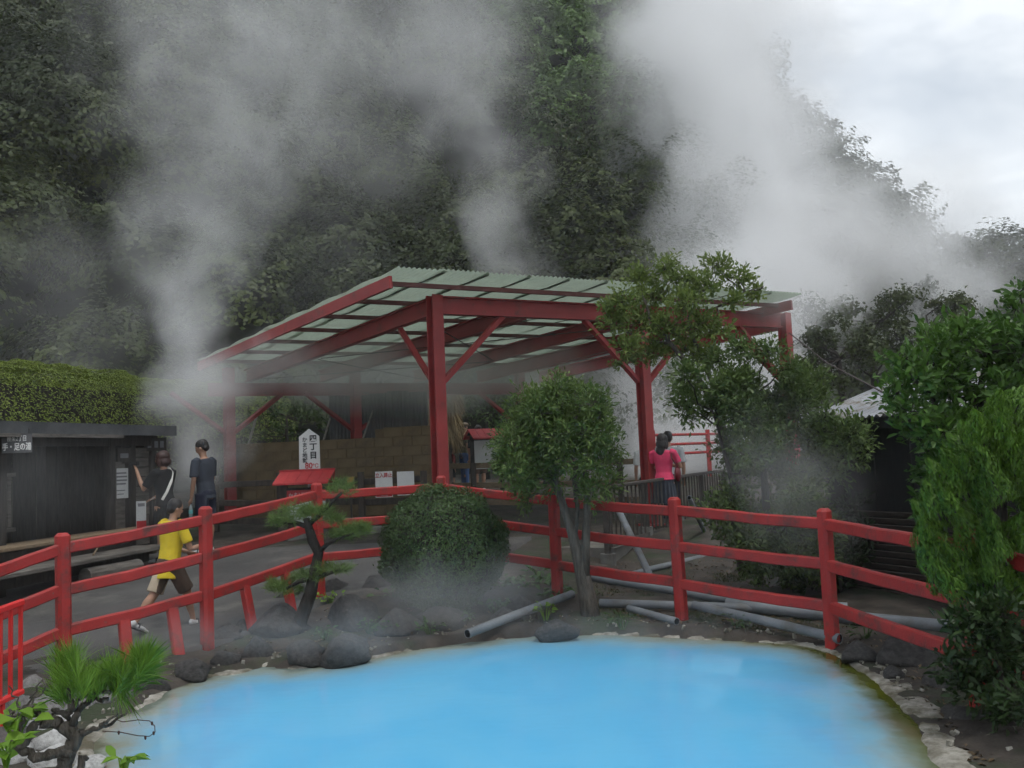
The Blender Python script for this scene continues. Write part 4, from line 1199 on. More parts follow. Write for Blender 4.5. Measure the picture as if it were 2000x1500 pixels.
pipe('slanting grey pipe nearest the pool between two fence posts', [pg(1355, 1182, 0.13), pg(1490, 1212, 0.09), pg(1640, 1248, 0.06)], 0.044)
pipe('grey pipe lying back towards the concrete footings', [pg(1188, 1136, 0.05), pg(1270, 1112, 0.05), pg(1395, 1083, 0.05)], 0.042)
pipe('tall grey pipe propped against the walkway railing', [pg(1283, 1152, 0.03), P(1208, 996, 11.6)], 0.042)
pipe('thin grey pipe propped below the pleated skirt', [pg(1388, 1066, 0.03), P(1346, 972, 12.6)], 0.036)
pipe('thick pale pipe running along the foot of the shed', [pg(1420, 1180, 0.07), pg(1640, 1204, 0.07), pg(1870, 1226, 0.10)], 0.060)
# ================================================================== rocks
M_rock = mat('dark_volcanic_rock', (0.028, 0.026, 0.025), rough=0.85, col2=(0.075, 0.070, 0.066), scale=5, bump=0.8, bscale=22, dirt=(0.14, 0.13, 0.115), dscale=6, dlo=0.60, dhi=0.74)
M_rock_w = mat('pale_grey_stone', (0.30, 0.295, 0.28), rough=0.8, col2=(0.52, 0.515, 0.50), scale=4, bump=0.6, bscale=18, dirt=(0.18, 0.17, 0.15), dscale=5, dlo=0.56, dhi=0.72)
M_rock_g = mat('grey_bank_stone', (0.12, 0.115, 0.11), rough=0.85, col2=(0.24, 0.23, 0.22), scale=4, bump=0.6, bscale=20)
ROCKS = []
for k in range(7):
    bm = bmesh.new()
    bmesh.ops.create_icosphere(bm, subdivisions=3, radius=1.0)
    for vtx in bm.verts:
        p = vtx.co.copy()
        n1 = mnoise.noise(p * 1.1 + Vector((k * 7.3, 1, 2)))
        n2 = mnoise.noise(p * 2.6 + Vector((1, k * 3.1, 5)))
        n3 = mnoise.noise(p * 6.0 + Vector((4, 2, k * 5.7)))
        f = 1 + 0.34 * n1 + 0.22 * n2 + 0.09 * n3
        vtx.co = p * f
        # flatten a few facets
        for a in range(7):
            d = Vector((math.sin(k * 2.1 + a * 1.9), math.cos(k * 1.3 + a * 2.3), math.sin(a * 1.1 + k))).normalized()
            h = vtx.co.dot(d)
            if h > 0.66: vtx.co -= d * (h - 0.66) * 0.88
    me = bpy.data.meshes.new('rock%d' % k); bm.to_mesh(me); bm.free()
    me.polygons.foreach_set('use_smooth', [True] * len(me.polygons))
    ROCKS.append(me)
ROCK_VARIANT = {}
def rock(px, py, wpx, hpx, label, m=None, z=None, sink=0.3, group='dark boulders on the pool bank', Y=None):
    """px, py: centre of the visible rock; wpx, hpx its visible size in the photograph"""
    m = m or M_rock
    hpx *= 0.86
    py += 4
    base = -0.15 if z is None else z
    if Y is None:
        q = G(px, py + hpx * 0.45, base)
        if z is None:
            for _ in range(4):
                q = G(px, py + hpx * 0.45, max(gz1(q.x, q.y), WATER_Z))
        Y = q.y + wpx / F_PX * q.y * 0.3
    c = P(px, py + hpx * 0.5 * sink, Y)
    r = wpx / 2 / F_PX * Y
    rh = hpx / 2 / F_PX * Y * (1 + sink)
    k = random.randrange(len(ROCKS))
    key = (k, m.name)
    if key not in ROCK_VARIANT:
        me = ROCKS[k].copy(); me.materials.append(m); ROCK_VARIANT[key] = me
    o = bpy.data.objects.new('rock', ROCK_VARIANT[key])
    o.location = c
    o.scale = (r * 0.98, r * random.uniform(0.75, 1.05), rh)
    o.rotation_euler = (random.uniform(-.15, .15), random.uniform(-.15, .15), random.uniform(-.5, .5) + random.choice((0, math.pi)))
    link(o)
    return tag(o, label, 'rock', group)
for a in (
    (548, 1212, 118, 82, 'large flat dark boulder just beyond the leftmost pool shore'), (592, 1268, 84, 56, 'rounded dark boulder at the water below the small pine'),
    (500, 1262, 64, 52, 'dark boulder at the water under the short red prop'), (440, 1282, 70, 40, 'low dark boulder beside the pale crust patch'),
    (372, 1302, 84, 46, 'dark boulder at the shore right of the foreground pine needles'), (690, 1196, 110, 76, 'broad dark boulder behind the little weeds'),
    (676, 1262, 110, 70, 'dark wedge boulder reaching into the water'), (782, 1212, 96, 64, 'brownish boulder under the clipped round bush'),
    (432, 1236, 92, 44, 'dark boulder at the foot of the fence post'), (640, 1150, 100, 50, 'dark boulder at the root of the small pine'),
    (870, 1205, 120, 56, 'steamy dark boulder below the round bush'), (742, 1140, 90, 56, 'shaded boulder left of the round bush'),
    (1010, 1175, 80, 44, 'brown boulder beside the open pipe'), (1085, 1222, 90, 40, 'low dark boulder at the shore by the forked trunk'),
    (985, 1200, 70, 44, 'tan boulder behind the open pipe'), (480, 1222, 60, 40, 'small dark boulder beside the fence prop'),
    (300, 1330, 60, 34, 'low dark stone at the shore behind the needles'), (560, 1165, 70, 40, 'dark boulder against the short red prop')):
    rock(*a)
for a in (
    (1782, 1264, 150, 84, 'big rounded dark boulder under the lowest red rail'), (1682, 1270, 84, 46, 'small dark boulder beside the red corner post'),
    (1858, 1322, 120, 66, 'dark boulder half under the leafy shrub'), (1745, 1310, 60, 30, 'low brown stone near the green algae'), (1890, 1392, 90, 50, 'dark stone below the leafy shrub')):
    rock(*a)
# pale and grey stones at the lower corner
for a in ((30, 1468, 90, 80, 'pale stone in the lower corner under the bright leaves'), (108, 1476, 120, 66, 'large pale stone beneath the pine trunk'), (112, 1438, 90, 60, 'pale rounded stone behind the gnarled branches'), (70, 1412, 60, 44, 'white stone between the bare branches'), (128, 1402, 60, 36, 'small white stone by the pine branches'), (172, 1492, 70, 44, 'pale stone at the water under the pine')):
    rock(*a, m=M_rock_w, group='pale stones at the pool corner')
for a in ((30, 1385, 90, 70, 'grey stone at the foot of the bright red railing'), (90, 1375, 100, 66, 'grey stone behind the pine needles'), (150, 1362, 80, 50, 'grey stone between railing and shore'), (225, 1352, 90, 40, 'flat grey stone at the shore behind the needles'), (60, 1340, 70, 50, 'brown grey stone beside the railing foot')):
    rock(*a, m=M_rock_g, group='grey stones at the pool corner')
# loose chips of sinter along the far bank
chips = MB()
rngc = np.random.default_rng(5)
me_c = []
for k in range(420):
    p = SHORE[rngc.integers(0, len(SHORE))]
    if p.y < 5: continue
    off = rngc.exponential(0.25) + 0.03
    d = (p - ctr).normalized()
    q = p + d * off
    s = rngc.uniform(0.008, 0.028)
    zq = max(gz1(q.x, q.y), WATER_Z + 0.015 + min(off, 1) * 0.10) + s * 0.3
    rot = Euler(rngc.uniform(0, 6, 3)).to_matrix()
    chips.box((q.x, q.y, zq), (s * 1.6, s, s * 0.7), rot)
o = chips.build('gravel', M_sinter); tag(o, 'pale chips of crust scattered along the bank', 'gravel', kind='stuff')

# ================================================================== trees and shrubs
M_bark = mat('grey_brown_bark', (0.060, 0.050, 0.040), rough=0.9, col2=(0.135, 0.118, 0.098), scale=8, stretch=(4, 4, 0.7), bump=0.8, bscale=25)
M_bark_dark = mat('dark_bark', (0.016, 0.013, 0.011), rough=0.9, col2=(0.045, 0.038, 0.032), scale=8, stretch=(3, 3, 0.8), bump=0.9, bscale=30)
def wob(a, b, n, amp, rng):
    """a slightly crooked line from a to b"""
    a, b = Vector(a), Vector(b)
    L_ = (b - a).length
    out = []
    for i in range(n + 1):
        t = i / n
        p = a.lerp(b, t)
        if 0 < i < n: p += Vector(rng.normal(0, amp * L_, 3))
        out.append(p)
    return out
def leaves6(cent, nrm, tip, length, width, rng, jitter=0.5, droop=0.15):
    """six-cornered leaves: base, two shoulders each side, tip"""
    n = len(cent)
    t = unit(tip + rng.normal(0, jitter, (n, 3)))
    nrm = nrm + rng.normal(0, jitter, (n, 3))
    nrm = unit(nrm - t * (nrm * t).sum(1, keepdims=True))
    s = np.cross(nrm, t)
    l = (length * rng.uniform(0.45, 1.35, n))[:, None]; w = (width * rng.uniform(0.75, 1.2, n))[:, None] * 0.5
    c = cent
    pts = [c, c + t * l * .28 + s * w * .9 + nrm * w * .35, c + t * l * .66 + s * w * .8 + nrm * w * .3, c + t * l - nrm * l * droop, c + t * l * .66 - s * w * .8 + nrm * w * .3, c + t * l * .28 - s * w * .9 + nrm * w * .35]
    v = np.stack(pts, 1).reshape(-1, 3)
    return v, np.arange(6 * n).reshape(n, 6)
def make_tree(name, label, cat, base, stems, clumps, leaf_n, leaf_l, leaf_w, m_leaf, m_bark, seed, twig=0.012, shell=0.25, up=0.3, six=True, group=None, twigs=3, jitter=0.55, tip_up=0.3, part='crown'):
    """stems: list of (points, radii); clumps: list of (centre, (rx, ry, rz)); leaves are spread through each clump along little twigs"""
    rng = np.random.default_rng(seed)
    e_ = empty(name, base, label, cat, group)
    tr = MB()
    for pts, rad in stems:
        tr.tube(pts, rad, 9)
    tr.build('trunk', m_bark, e_, smooth=True)
    allp = [Vector(p) for pts, _ in stems for p in pts[len(pts) // 3:]] or [Vector(base)]
    br = MB()
    parts = []
    for c, r in clumps:
        c = Vector(c)
        near_p = min(allp, key=lambda p: (p - c).length)
        line = wob(near_p, c, 4, 0.06, rng)
        br.tube(line, [twig * 1.6, twig * 1.4, twig * 1.1, twig * .9, twig * .7], 6)
        n = int(leaf_n * (r[0] * r[1] * r[2]) ** 0.67)
        # leaves sit on twig ends: gather them into sprays
        nsp = max(6, n // 14)
        sp, sd_ = blob_points(np.array(c), np.array(r), nsp, rng, shell, up)
        for i in range(min(nsp, 4 * twigs)):
            br.tube(wob(c, sp[i], 3, 0.07, rng), [twig * .6, twig * .5, twig * .35, twig * .2], 4, caps=False)
        k = max(1, n // nsp)
        base_p = np.repeat(sp, k, 0)
        dirs = np.repeat(sd_, k, 0)
        spread = (r[0] + r[1] + r[2]) / 3 * 0.16 + leaf_l * 0.6
        cen = base_p + rng.normal(0, spread * 0.5, base_p.shape) + dirs * rng.uniform(-spread, spread * .6, (len(base_p), 1))
        if six:
            parts.append(leaves6(cen, dirs * 0.5 + np.array([0, 0, 0.9]), dirs + np.array([0, 0, tip_up]), leaf_l, leaf_w, rng, jitter))
        else:
            parts.append(blades(cen, dirs + np.array([0, 0, 0.4]), leaf_l, leaf_w, rng, tip=dirs + np.array([0, 0, tip_up])))
    tag(br.build('branches', m_bark, e_), kind='stuff')
    v, q = join_vq(parts)
    obj(part, mesh_np(v, q), m_leaf, e_)
    return e_
def C(px, py, Y, rx, ry=None, rz=None):
    """clump at a photo pixel; radii in photo pixels"""
    k = Y / F_PX
    ry = rx if ry is None else ry
    rz = ry if rz is None else rz
    return (P(px, py, Y), (rx * k, rz * k, ry * k))
rngp = np.random.default_rng(21)
def jig(lst, Y, dy=0.25, n=1):
    """spread clumps in depth"""
    return [C(x, y, Y + rngp.uniform(-dy, dy), *r) for x, y, *r in lst]

# -- clipped evergreen with forked trunk (centre)
Yt = 8.95
L_evg = leaf_mat('evergreen_narrow_leaf', (0.048, 0.090, 0.022), (0.180, 0.260, 0.070), patch=2.2, trans=0.28)
cl = []
for k in range(46):
    a = rngp.uniform(0, 2 * math.pi); rr = math.sqrt(rngp.uniform(0, 1))
    x = 1084 + 112 * rr * math.cos(a); y = 862 + 100 * rr * math.sin(a)
    if y > 900: x = 1084 + (x - 1084) * 0.95
    cl.append((x, y, rngp.uniform(26, 40)))
cl += [(1000, 905, 34), (1175, 905, 34), (1030, 975, 30), (1150, 965, 34), (1190, 945, 28), (985, 860, 30), (1195, 870, 30), (1085, 770, 44), (1045, 785, 38), (1130, 785, 38)]
tb = pg(1156, 1204, 0.0)
Yt = tb.y + 0.05
stems = [([Vector((tb.x, tb.y, tb.z - 0.1)), P(1146, 1160, Yt), P(1130, 1090, Yt), P(1117, 1040, Yt), P(1104, 1000, Yt), P(1085, 940, Yt), P(1075, 870, Yt)], [.105, .090, .066, .052, .044, .034, .016]),
         ([P(1140, 1150, Yt), P(1143, 1080, Yt - .03), P(1146, 1005, Yt - .04), P(1148, 950, Yt), P(1130, 870, Yt)], [.065, .048, .042, .034, .016]),
         ([P(1110, 1010, Yt), P(1090, 965, Yt + .05), P(1060, 910, Yt + .1)], [.034, .028, .014]), ([P(1122, 1055, Yt), P(1128, 990, Yt + .04), P(1118, 930, Yt + .08)], [.03, .024, .012])]
make_tree('clipped_tree', 'clipped round evergreen tree with a leaning forked trunk by the pool', 'tree', tb, stems, jig(cl, Yt, 0.45), 12500, 0.064, 0.018, L_evg, M_bark, 31, twig=0.008, shell=0.2, tip_up=0.1)

# -- airy shrub tree standing in front of the second column
Ya = 10.2
L_airy = leaf_mat('olive_green_leaf', (0.075, 0.120, 0.030), (0.230, 0.300, 0.080), patch=1.6, trans=0.4, c3=(0.26, 0.23, 0.04))
cl = [(1300, 525, 34, 24), (1250, 545, 36, 26), (1335, 545, 40, 26), (1400, 520, 36, 24), (1440, 545, 34, 24), (1470, 570, 34, 14), (1430, 590, 34, 16), (1380, 565, 40, 26), (1215, 590, 40, 26), (1280, 580, 46, 30), (1340, 590, 46, 30), (1200, 630, 34, 30), (1250, 630, 46, 34), (1310, 640, 44, 34), (1370, 630, 40, 28), (1225, 680, 34, 24), (1270, 690, 40, 28), (1340, 680, 36, 26), (1400, 650, 36, 24), (1185, 600, 20, 20), (1215, 705, 26, 16), (1380, 700, 40, 26), (1345, 765, 26, 22)]
tb = pg(1462, 1120, 0.0)
stems = [([Vector((tb.x, tb.y + .4, tb.z - 0.1)), P(1440, 960, Ya), P(1402, 800, Ya), P(1352, 720, Ya), P(1310, 672, Ya), P(1270, 620, Ya), P(1255, 575, Ya)], [.05, .045, .040, .034, .028, .02, .01]),
         ([P(1428, 900, Ya), P(1400, 770, Ya + .1), P(1372, 700, Ya + .1), P(1345, 640, Ya + .1), P(1350, 560, Ya)], [.03, .03, .026, .02, .01]),
         ([P(1345, 640, Ya + .1), P(1400, 600, Ya), P(1455, 570, Ya), P(1490, 560, Ya)], [.016, .012, .009, .004]),
         ([P(1310, 672, Ya), P(1250, 660, Ya), P(1205, 640, Ya)], [.018, .012, .006])]
make_tree('airy_shrub_tree', 'airy slender shrub tree covering the middle red column', 'tree', tb, stems, jig(cl, Ya, 0.35), 13000, 0.062, 0.030, L_airy, M_bark, 33, twig=0.007, shell=0.1, tip_up=0.35, twigs=4)

# -- broad dark shrub below it
L_mid = leaf_mat('mid_green_leaf', (0.042, 0.076, 0.020), (0.155, 0.225, 0.060), patch=1.3, trans=0.25)
Ym = 9.6
cl = []
for k in range(60):
    x = rngp.uniform(1330, 1665); y = rngp.uniform(735, 1010)
    if x < 1412 and y > 800: continue
    if x > 1575 and (y < 850 or y > 960): continue
    if x > 1530 and y < 730: continue
    cl.append((x, y, rngp.uniform(30, 48)))
for k in range(26):
    cl.append((rngp.uniform(1405, 1620), rngp.uniform(980, 1125), rngp.uniform(30, 44)))
cl += [(1405, 705, 34, 28), (1450, 680, 40, 28), (1500, 690, 40, 30), (1545, 720, 36, 24), (1565, 760, 34, 28), (1600, 775, 28, 22), (1612, 815, 26, 22), (1598, 740, 24, 20), (1610, 845, 34, 24), (1640, 870, 40, 26), (1660, 900, 34, 20), (1620, 920, 44, 26), (1400, 790, 34), (1430, 1020, 44), (1500, 1030, 50), (1560, 1010, 46), (1470, 1090, 44), (1540, 1090, 44), (1590, 1060, 34), (1400, 1000, 34), (1600, 1110, 34)]
tb = pg(1500, 1150, 0.0)
stems = [([Vector((tb.x, tb.y + .5, tb.z - .1)), P(1500, 1040, Ym), P(1490, 900, Ym), P(1470, 780, Ym)], [.06, .05, .035, .015]), ([P(1500, 1060, Ym), P(1560, 930, Ym + .1), P(1590, 820, Ym + .1)], [.04, .03, .012]), ([P(1496, 1080, Ym), P(1430, 940, Ym), P(1400, 830, Ym)], [.04, .03, .012])]
make_tree('broad_shrub', 'broad dark green shrub between the walkway railing and the shed', 'shrub', tb, stems, jig(cl, Ym, 0.6), 13500, 0.064, 0.026, L_mid, M_bark_dark, 35, twig=0.008, shell=0.15, tip_up=0.2)

# -- dark small-leaved bush under it, along the shed
L_dark = leaf_mat('dark_green_leaf', (0.012, 0.026, 0.010), (0.045, 0.075, 0.024), patch=1.5, trans=0.2)
cl = [(1620, 1060, 40, 46), (1660, 1085, 36, 44), (1690, 1045, 26, 34), (1640, 1130, 40, 34), (1590, 1140, 40, 30), (1700, 985, 24, 28), (1670, 985, 26, 26)]
tb = pg(1640, 1165, 0.0)
make_tree('dark_bush', 'small dark bush growing against the shed louvres', 'shrub', tb, [([tb - UP * .1, P(1640, 1120, tb.y), P(1650, 1050, tb.y)], [.025, .02, .008])], jig(cl, tb.y, 0.2), 9000, 0.07, 0.026, L_dark, M_bark_dark, 36, twig=0.006, shell=0.1)

# -- big broadleaf tree at the right
Yr = 6.7
L_right = leaf_mat('glossy_green_leaf', (0.028, 0.075, 0.014), (0.110, 0.215, 0.036), patch=1.6, trans=0.28, rough=0.38, c3=(0.16, 0.26, 0.05))
cl = []
for k in range(64):
    x = rngp.uniform(1772, 2070); y = rngp.uniform(650, 1000)
    top = np.interp(x, [1740, 1800, 1860, 1930, 2000, 2070], [760, 690, 650, 650, 590, 560])
    if y < top: y = top + rngp.uniform(0, 120)
    if y > 810 and x < 1815: x = 1815 + rngp.uniform(0, 60)
    cl.append((x, y, rngp.uniform(30, 46)))
cl += [(1770, 700, 36, 26), (1815, 665, 34, 26), (1860, 655, 30, 24), (1745, 760, 24, 14), (1755, 800, 30, 24), (1790, 850, 30, 28), (1812, 920, 30, 30), (1960, 640, 34, 30), (1985, 605, 24, 28), (2000, 660, 34), (1930, 690, 36), (1828, 985, 26, 34), (1750, 770, 36, 30), (1880, 700, 40, 30), (1990, 570, 12, 24)]
tb = Vector((P(1960, 1200, Yr).x, Yr + 0.1, gz1(3.8, Yr)))
stems = [([tb - UP * .1, P(1950, 1050, Yr), P(1930, 900, Yr), P(1910, 780, Yr), P(1930, 690, Yr)], [.08, .07, .055, .035, .01]), ([P(1940, 960, Yr), P(1860, 850, Yr), P(1800, 740, Yr)], [.04, .03, .01]), ([P(1935, 920, Yr), P(1990, 800, Yr + .1), P(2005, 650, Yr)], [.04, .03, .01])]
make_tree('broadleaf_tree', 'dense glossy broadleaf tree at the right edge in front of the shed', 'tree', tb, stems, jig(cl, Yr, 0.5), 9000, 0.078, 0.032, L_right, M_bark_dark, 37, twig=0.008, shell=0.15, tip_up=0.45)

# -- leafy shrub low at the right
Ys = 5.3
cl = [(1900, 1215, 50, 36), (1960, 1200, 50, 40), (1985, 1260, 46, 46), (1930, 1275, 50, 40), (1875, 1300, 44, 34), (1960, 1330, 50, 40), (1905, 1350, 46, 34), (2010, 1370, 40, 44), (1870, 1225, 30, 26), (1850, 1290, 20, 16), (1960, 1390, 50, 30), (2020, 1200, 40, 40), (1925, 1230, 44, 36), (1990, 1420, 40, 30)]
tb = pg(1985, 1440, 0.0)
make_tree('low_leafy_shrub', 'low dark leafy shrub at the right edge above the pool rim', 'shrub', tb, [([tb - UP * .1, P(1970, 1360, tb.y + .1), P(1940, 1270, tb.y + .1)], [.03, .022, .008])], jig(cl, 5.2, 0.35), 17000, 0.062, 0.024, L_dark if False else leaf_mat('low_shrub_leaf', (0.014, 0.032, 0.010), (0.050, 0.092, 0.024), patch=2.0, trans=0.25, rough=0.4), M_bark_dark, 38, twig=0.006, shell=0.1, tip_up=0.3)  # leaves in this shrub's own range of dark greens

# -- juniper with flame-shaped tufts
def juniper():
    rng = np.random.default_rng(44)
    Yj = 5.6
    tb_ = Vector((P(1975, 1330, Yj).x, Yj + 0.15, gz1(3.2, Yj)))
    e_ = empty('juniper', tb_, 'bright green juniper with flame-like tufts overhanging the red fence', 'tree')
    MB().tube([tb_ - UP * .1, P(1985, 1200, Yj), P(1960, 1080, Yj), P(1950, 950, Yj), P(1970, 850, Yj)], [.07, .06, .05, .035, .012], 9).build('trunk', M_bark_dark, e_, smooth=True)
    tufts = []
    for k in range(120):
        y = rng.uniform(800, 1170)
        xl_ = np.interp(y, [770, 820, 900, 960, 1040, 1100, 1150, 1180], [1935, 1895, 1850, 1810, 1795, 1815, 1840, 1900])
        x = rng.uniform(xl_ + 14, 2060)
        tufts.append((x, y, rng.uniform(14, 24), Yj + rng.uniform(-.45, .35)))
    # the outline: tufts flaring up and out
    for x, y, r_ in ((1950, 800, 22), (1990, 790, 26), (1905, 840, 22), (1880, 880, 22), (1835, 930, 20), (1862, 905, 22), (1820, 975, 20), (1808, 1010, 20), (1806, 1050, 22), (1815, 1090, 22), (1835, 1130, 22), (1865, 1150, 22), (1900, 1150, 22), (1945, 840, 24), (1985, 850, 24), (1960, 1150, 24), (2000, 1130, 24)):
        tufts.append((x, y, r_, Yj + rng.uniform(-.3, .1)))
    parts = []
    br = MB()
    core = P(1960, 980, Yj)
    for x, y, r_, yy in tufts:
        c = np.array(P(x, y, yy)); k = yy / F_PX; r = r_ * k
        outw = c - np.array(core); outw[2] = 0
        ax = unit((np.array([0, 0, 1.0]) + 0.9 * outw / (np.linalg.norm(outw) + 0.15) * 0.8 + rng.normal(0, .18, 3))[None])[0]
        n = 600
        t = rng.uniform(-1, 1.5, n)
        rad = np.sqrt(np.clip(1 - ((t - 0.0) / 1.55) ** 2, 0.02, 1)) * np.clip(1.15 - 0.45 * t, .25, 1.3)
        d = rng.normal(0, 1, (n, 3)); d = unit(d - ax * (d @ ax)[:, None])
        p = c + ax * (t * r * 1.25)[:, None] + d * (rad * r * rng.uniform(.62, 1.05, n))[:, None]
        tip = d * 0.55 + ax * 1.0
        parts.append(blades(p, d, 0.040, 0.0095, rng, tip=tip + np.array([0, 0, .5]), nj=0.3))
        br.tube([Vector(c) - Vector(ax) * r * 2.2, Vector(c) + Vector(ax) * r], [.006, .003], 4, caps=False)
    tag(br.build('branches', M_bark_dark, e_), kind='stuff')
    v, q = join_vq(parts)
    obj('crown', mesh_np(v, q), leaf_mat('juniper_leaf', (0.028, 0.080, 0.010), (0.165, 0.310, 0.036), patch=3.0, trans=0.2), e_)
juniper()

# -- clipped round bush in the middle
def clipped_ball(name, label, c, r, n, leaf_l, leaf_w, m, seed, cat='bush', lumps=0.06):
    rng = np.random.default_rng(seed)
    e_ = empty(name, (c[0], c[1], gz1(c[0], c[1])), label, cat)
    d = unit(rng.normal(0, 1, (n, 3)))
    rad = rng.uniform(0.80, 1.0, n) ** 0.5
    rad = np.where(rng.random(n) < 0.03, rad * rng.uniform(1.0, 1.09, n), rad)
    nz_ = np.array([mnoise.noise(Vector(x) * 2.3) + 0.5 * mnoise.noise(Vector(x) * 7.0) for x in d])
    rad = rad * (1 + lumps * nz_)
    p = np.array(c) + d * rad[:, None] * np.array(r)
    v, q = blades(p, d, leaf_l, leaf_w, rng, tip=d * 0.6 + np.array([0, 0, .3]))
    obj('crown', mesh_np(v, q), m, e_)
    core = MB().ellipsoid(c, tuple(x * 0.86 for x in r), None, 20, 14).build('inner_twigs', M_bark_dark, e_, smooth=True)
    MB().tube([Vector((c[0], c[1], gz1(c[0], c[1]) - .1)), Vector(c)], [.05, .04], 8).build('trunk', M_bark_dark, e_)
    return e_
L_box = leaf_mat('box_leaf', (0.026, 0.055, 0.018), (0.105, 0.165, 0.055), patch=3.0, trans=0.2)
cb = P(866, 1070, 9.35)
clipped_ball('round_bush', 'clipped round green bush in front of the pavilion post', cb, (122 * 9.35 / F_PX, 0.64, 119 * 9.35 / F_PX), 30000, 0.034, 0.016, L_box, 51, lumps=0.15)

# -- trimmed hedge above the bath hut
def hedge():
    rng = np.random.default_rng(61)
    e_ = empty('trimmed_hedge', hut(1.5, 3.0, 1.0), 'trimmed green hedge with rounded top above the bath hut roof', 'hedge')
    parts = []
    core = MB()
    rows = ((2.7, 1.0, 3.22, 1.7, 60), (4.2, 1.3, 3.55, 1.9, 62))
    for off, dep, ztop, hgt, seed in rows:
        L0, L1 = -8.5, H_LEN - 1.0
        n = 42000
        s = rng.uniform(L0, L1, n)
        a = rng.uniform(-0.15, math.pi * 0.85, n)                # round the front and top
        lump = np.array([mnoise.noise((x * 1.1, b_ * 1.2, seed)) for x, b_ in zip(s, a)]) * 0.10 + np.array([mnoise.noise((x * 4.1, b_ * 4.2, seed)) for x, b_ in zip(s, a)]) * 0.05
        k = 1 + lump
        drop = 0.10 * s / L1 if False else 0
        zz_ = ztop + 0.03 * np.sin(s * 1.3 + seed)
        o_ = off + dep * 0.5 - np.cos(a) * dep * 0.62 * k
        z_ = zz_ - hgt * 0.5 + np.clip(np.sin(a) * 1.25, -.5, 1) * hgt * 0.5 * k + 0.15 * np.sin(a)
        fr_mask = rng.random(n) < 0.35
        z_ = np.where(fr_mask & (a < 0.9), zz_ - rng.uniform(0.0, hgt + 0.1, n), z_)
        p = np.stack([HE.x + hd.x * s + hin.x * o_, HE.y + hd.y * s + hin.y * o_, z_], 1)
        nr = np.stack([-hin.x * np.cos(a), -hin.y * np.cos(a), np.sin(a) + .2], 1)
        parts.append(blades(p, nr + np.array([0, 0, .4]), 0.055, 0.024, rng, tip=nr + np.array([0, 0, .5]), nj=0.3))
        c0_, c1_ = hut(L0 + .1, off + dep * .5, 0), hut(L1, off + dep * .5, 0)
        zz0, zz1 = ztop, ztop
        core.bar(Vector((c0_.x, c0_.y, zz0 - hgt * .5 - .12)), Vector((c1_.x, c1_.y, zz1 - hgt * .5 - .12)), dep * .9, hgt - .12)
    v, q = join_vq(parts)
    obj('leaves', mesh_np(v, q), leaf_mat('hedge_leaf', (0.090, 0.140, 0.022), (0.270, 0.340, 0.060), patch=1.2, trans=0.22), e_)
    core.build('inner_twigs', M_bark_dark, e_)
    st = MB()
    for s in np.linspace(0, H_LEN, 9):
        st.tube([hut(s, 3.2, gz1(*hut(s, 3.2, 0).to_2d()) - .1), hut(s, 3.2, 2.2)], 0.03, 6)
    st.build('stems', M_bark_dark, e_)
hedge()

# ------------------------------------------------------------------ pines
def needles(tip_pts, dirs, n_each, length, width, rng, spread=0.55, drop=0.0):
    """bundles of thin needles fanning out from shoot ends"""
    p = np.repeat(tip_pts, n_each, 0); d = np.repeat(dirs, n_each, 0)
    n = len(p)
    t = unit(d + rng.normal(0, spread, (n, 3)) + np.array([0, 0, -drop]))
    l = (length * rng.uniform(.6, 1.15, n))[:, None]
    s = unit(np.cross(t, rng.normal(0, 1, (n, 3)))) * width
    start = p - d * (rng.uniform(0, 0.35, n)[:, None] * length)
    mid = start + t * l * 0.55 + np.array([0, 0, .02]) * l
    end = start + t * l - np.array([0, 0, .06]) * l
    v = np.stack([start - s, start + s, mid + s * .8, end, mid - s * .8], 1).reshape(-1, 3)
    return v, np.arange(5 * n).reshape(n, 5)
L_pine = leaf_mat('pine_needle', (0.065, 0.120, 0.028), (0.200, 0.290, 0.080), patch=4.0, trans=0.15)
L_pine_b = leaf_mat('bright_pine_needle', (0.080, 0.190, 0.018), (0.240, 0.420, 0.055), patch=5.0, trans=0.2)
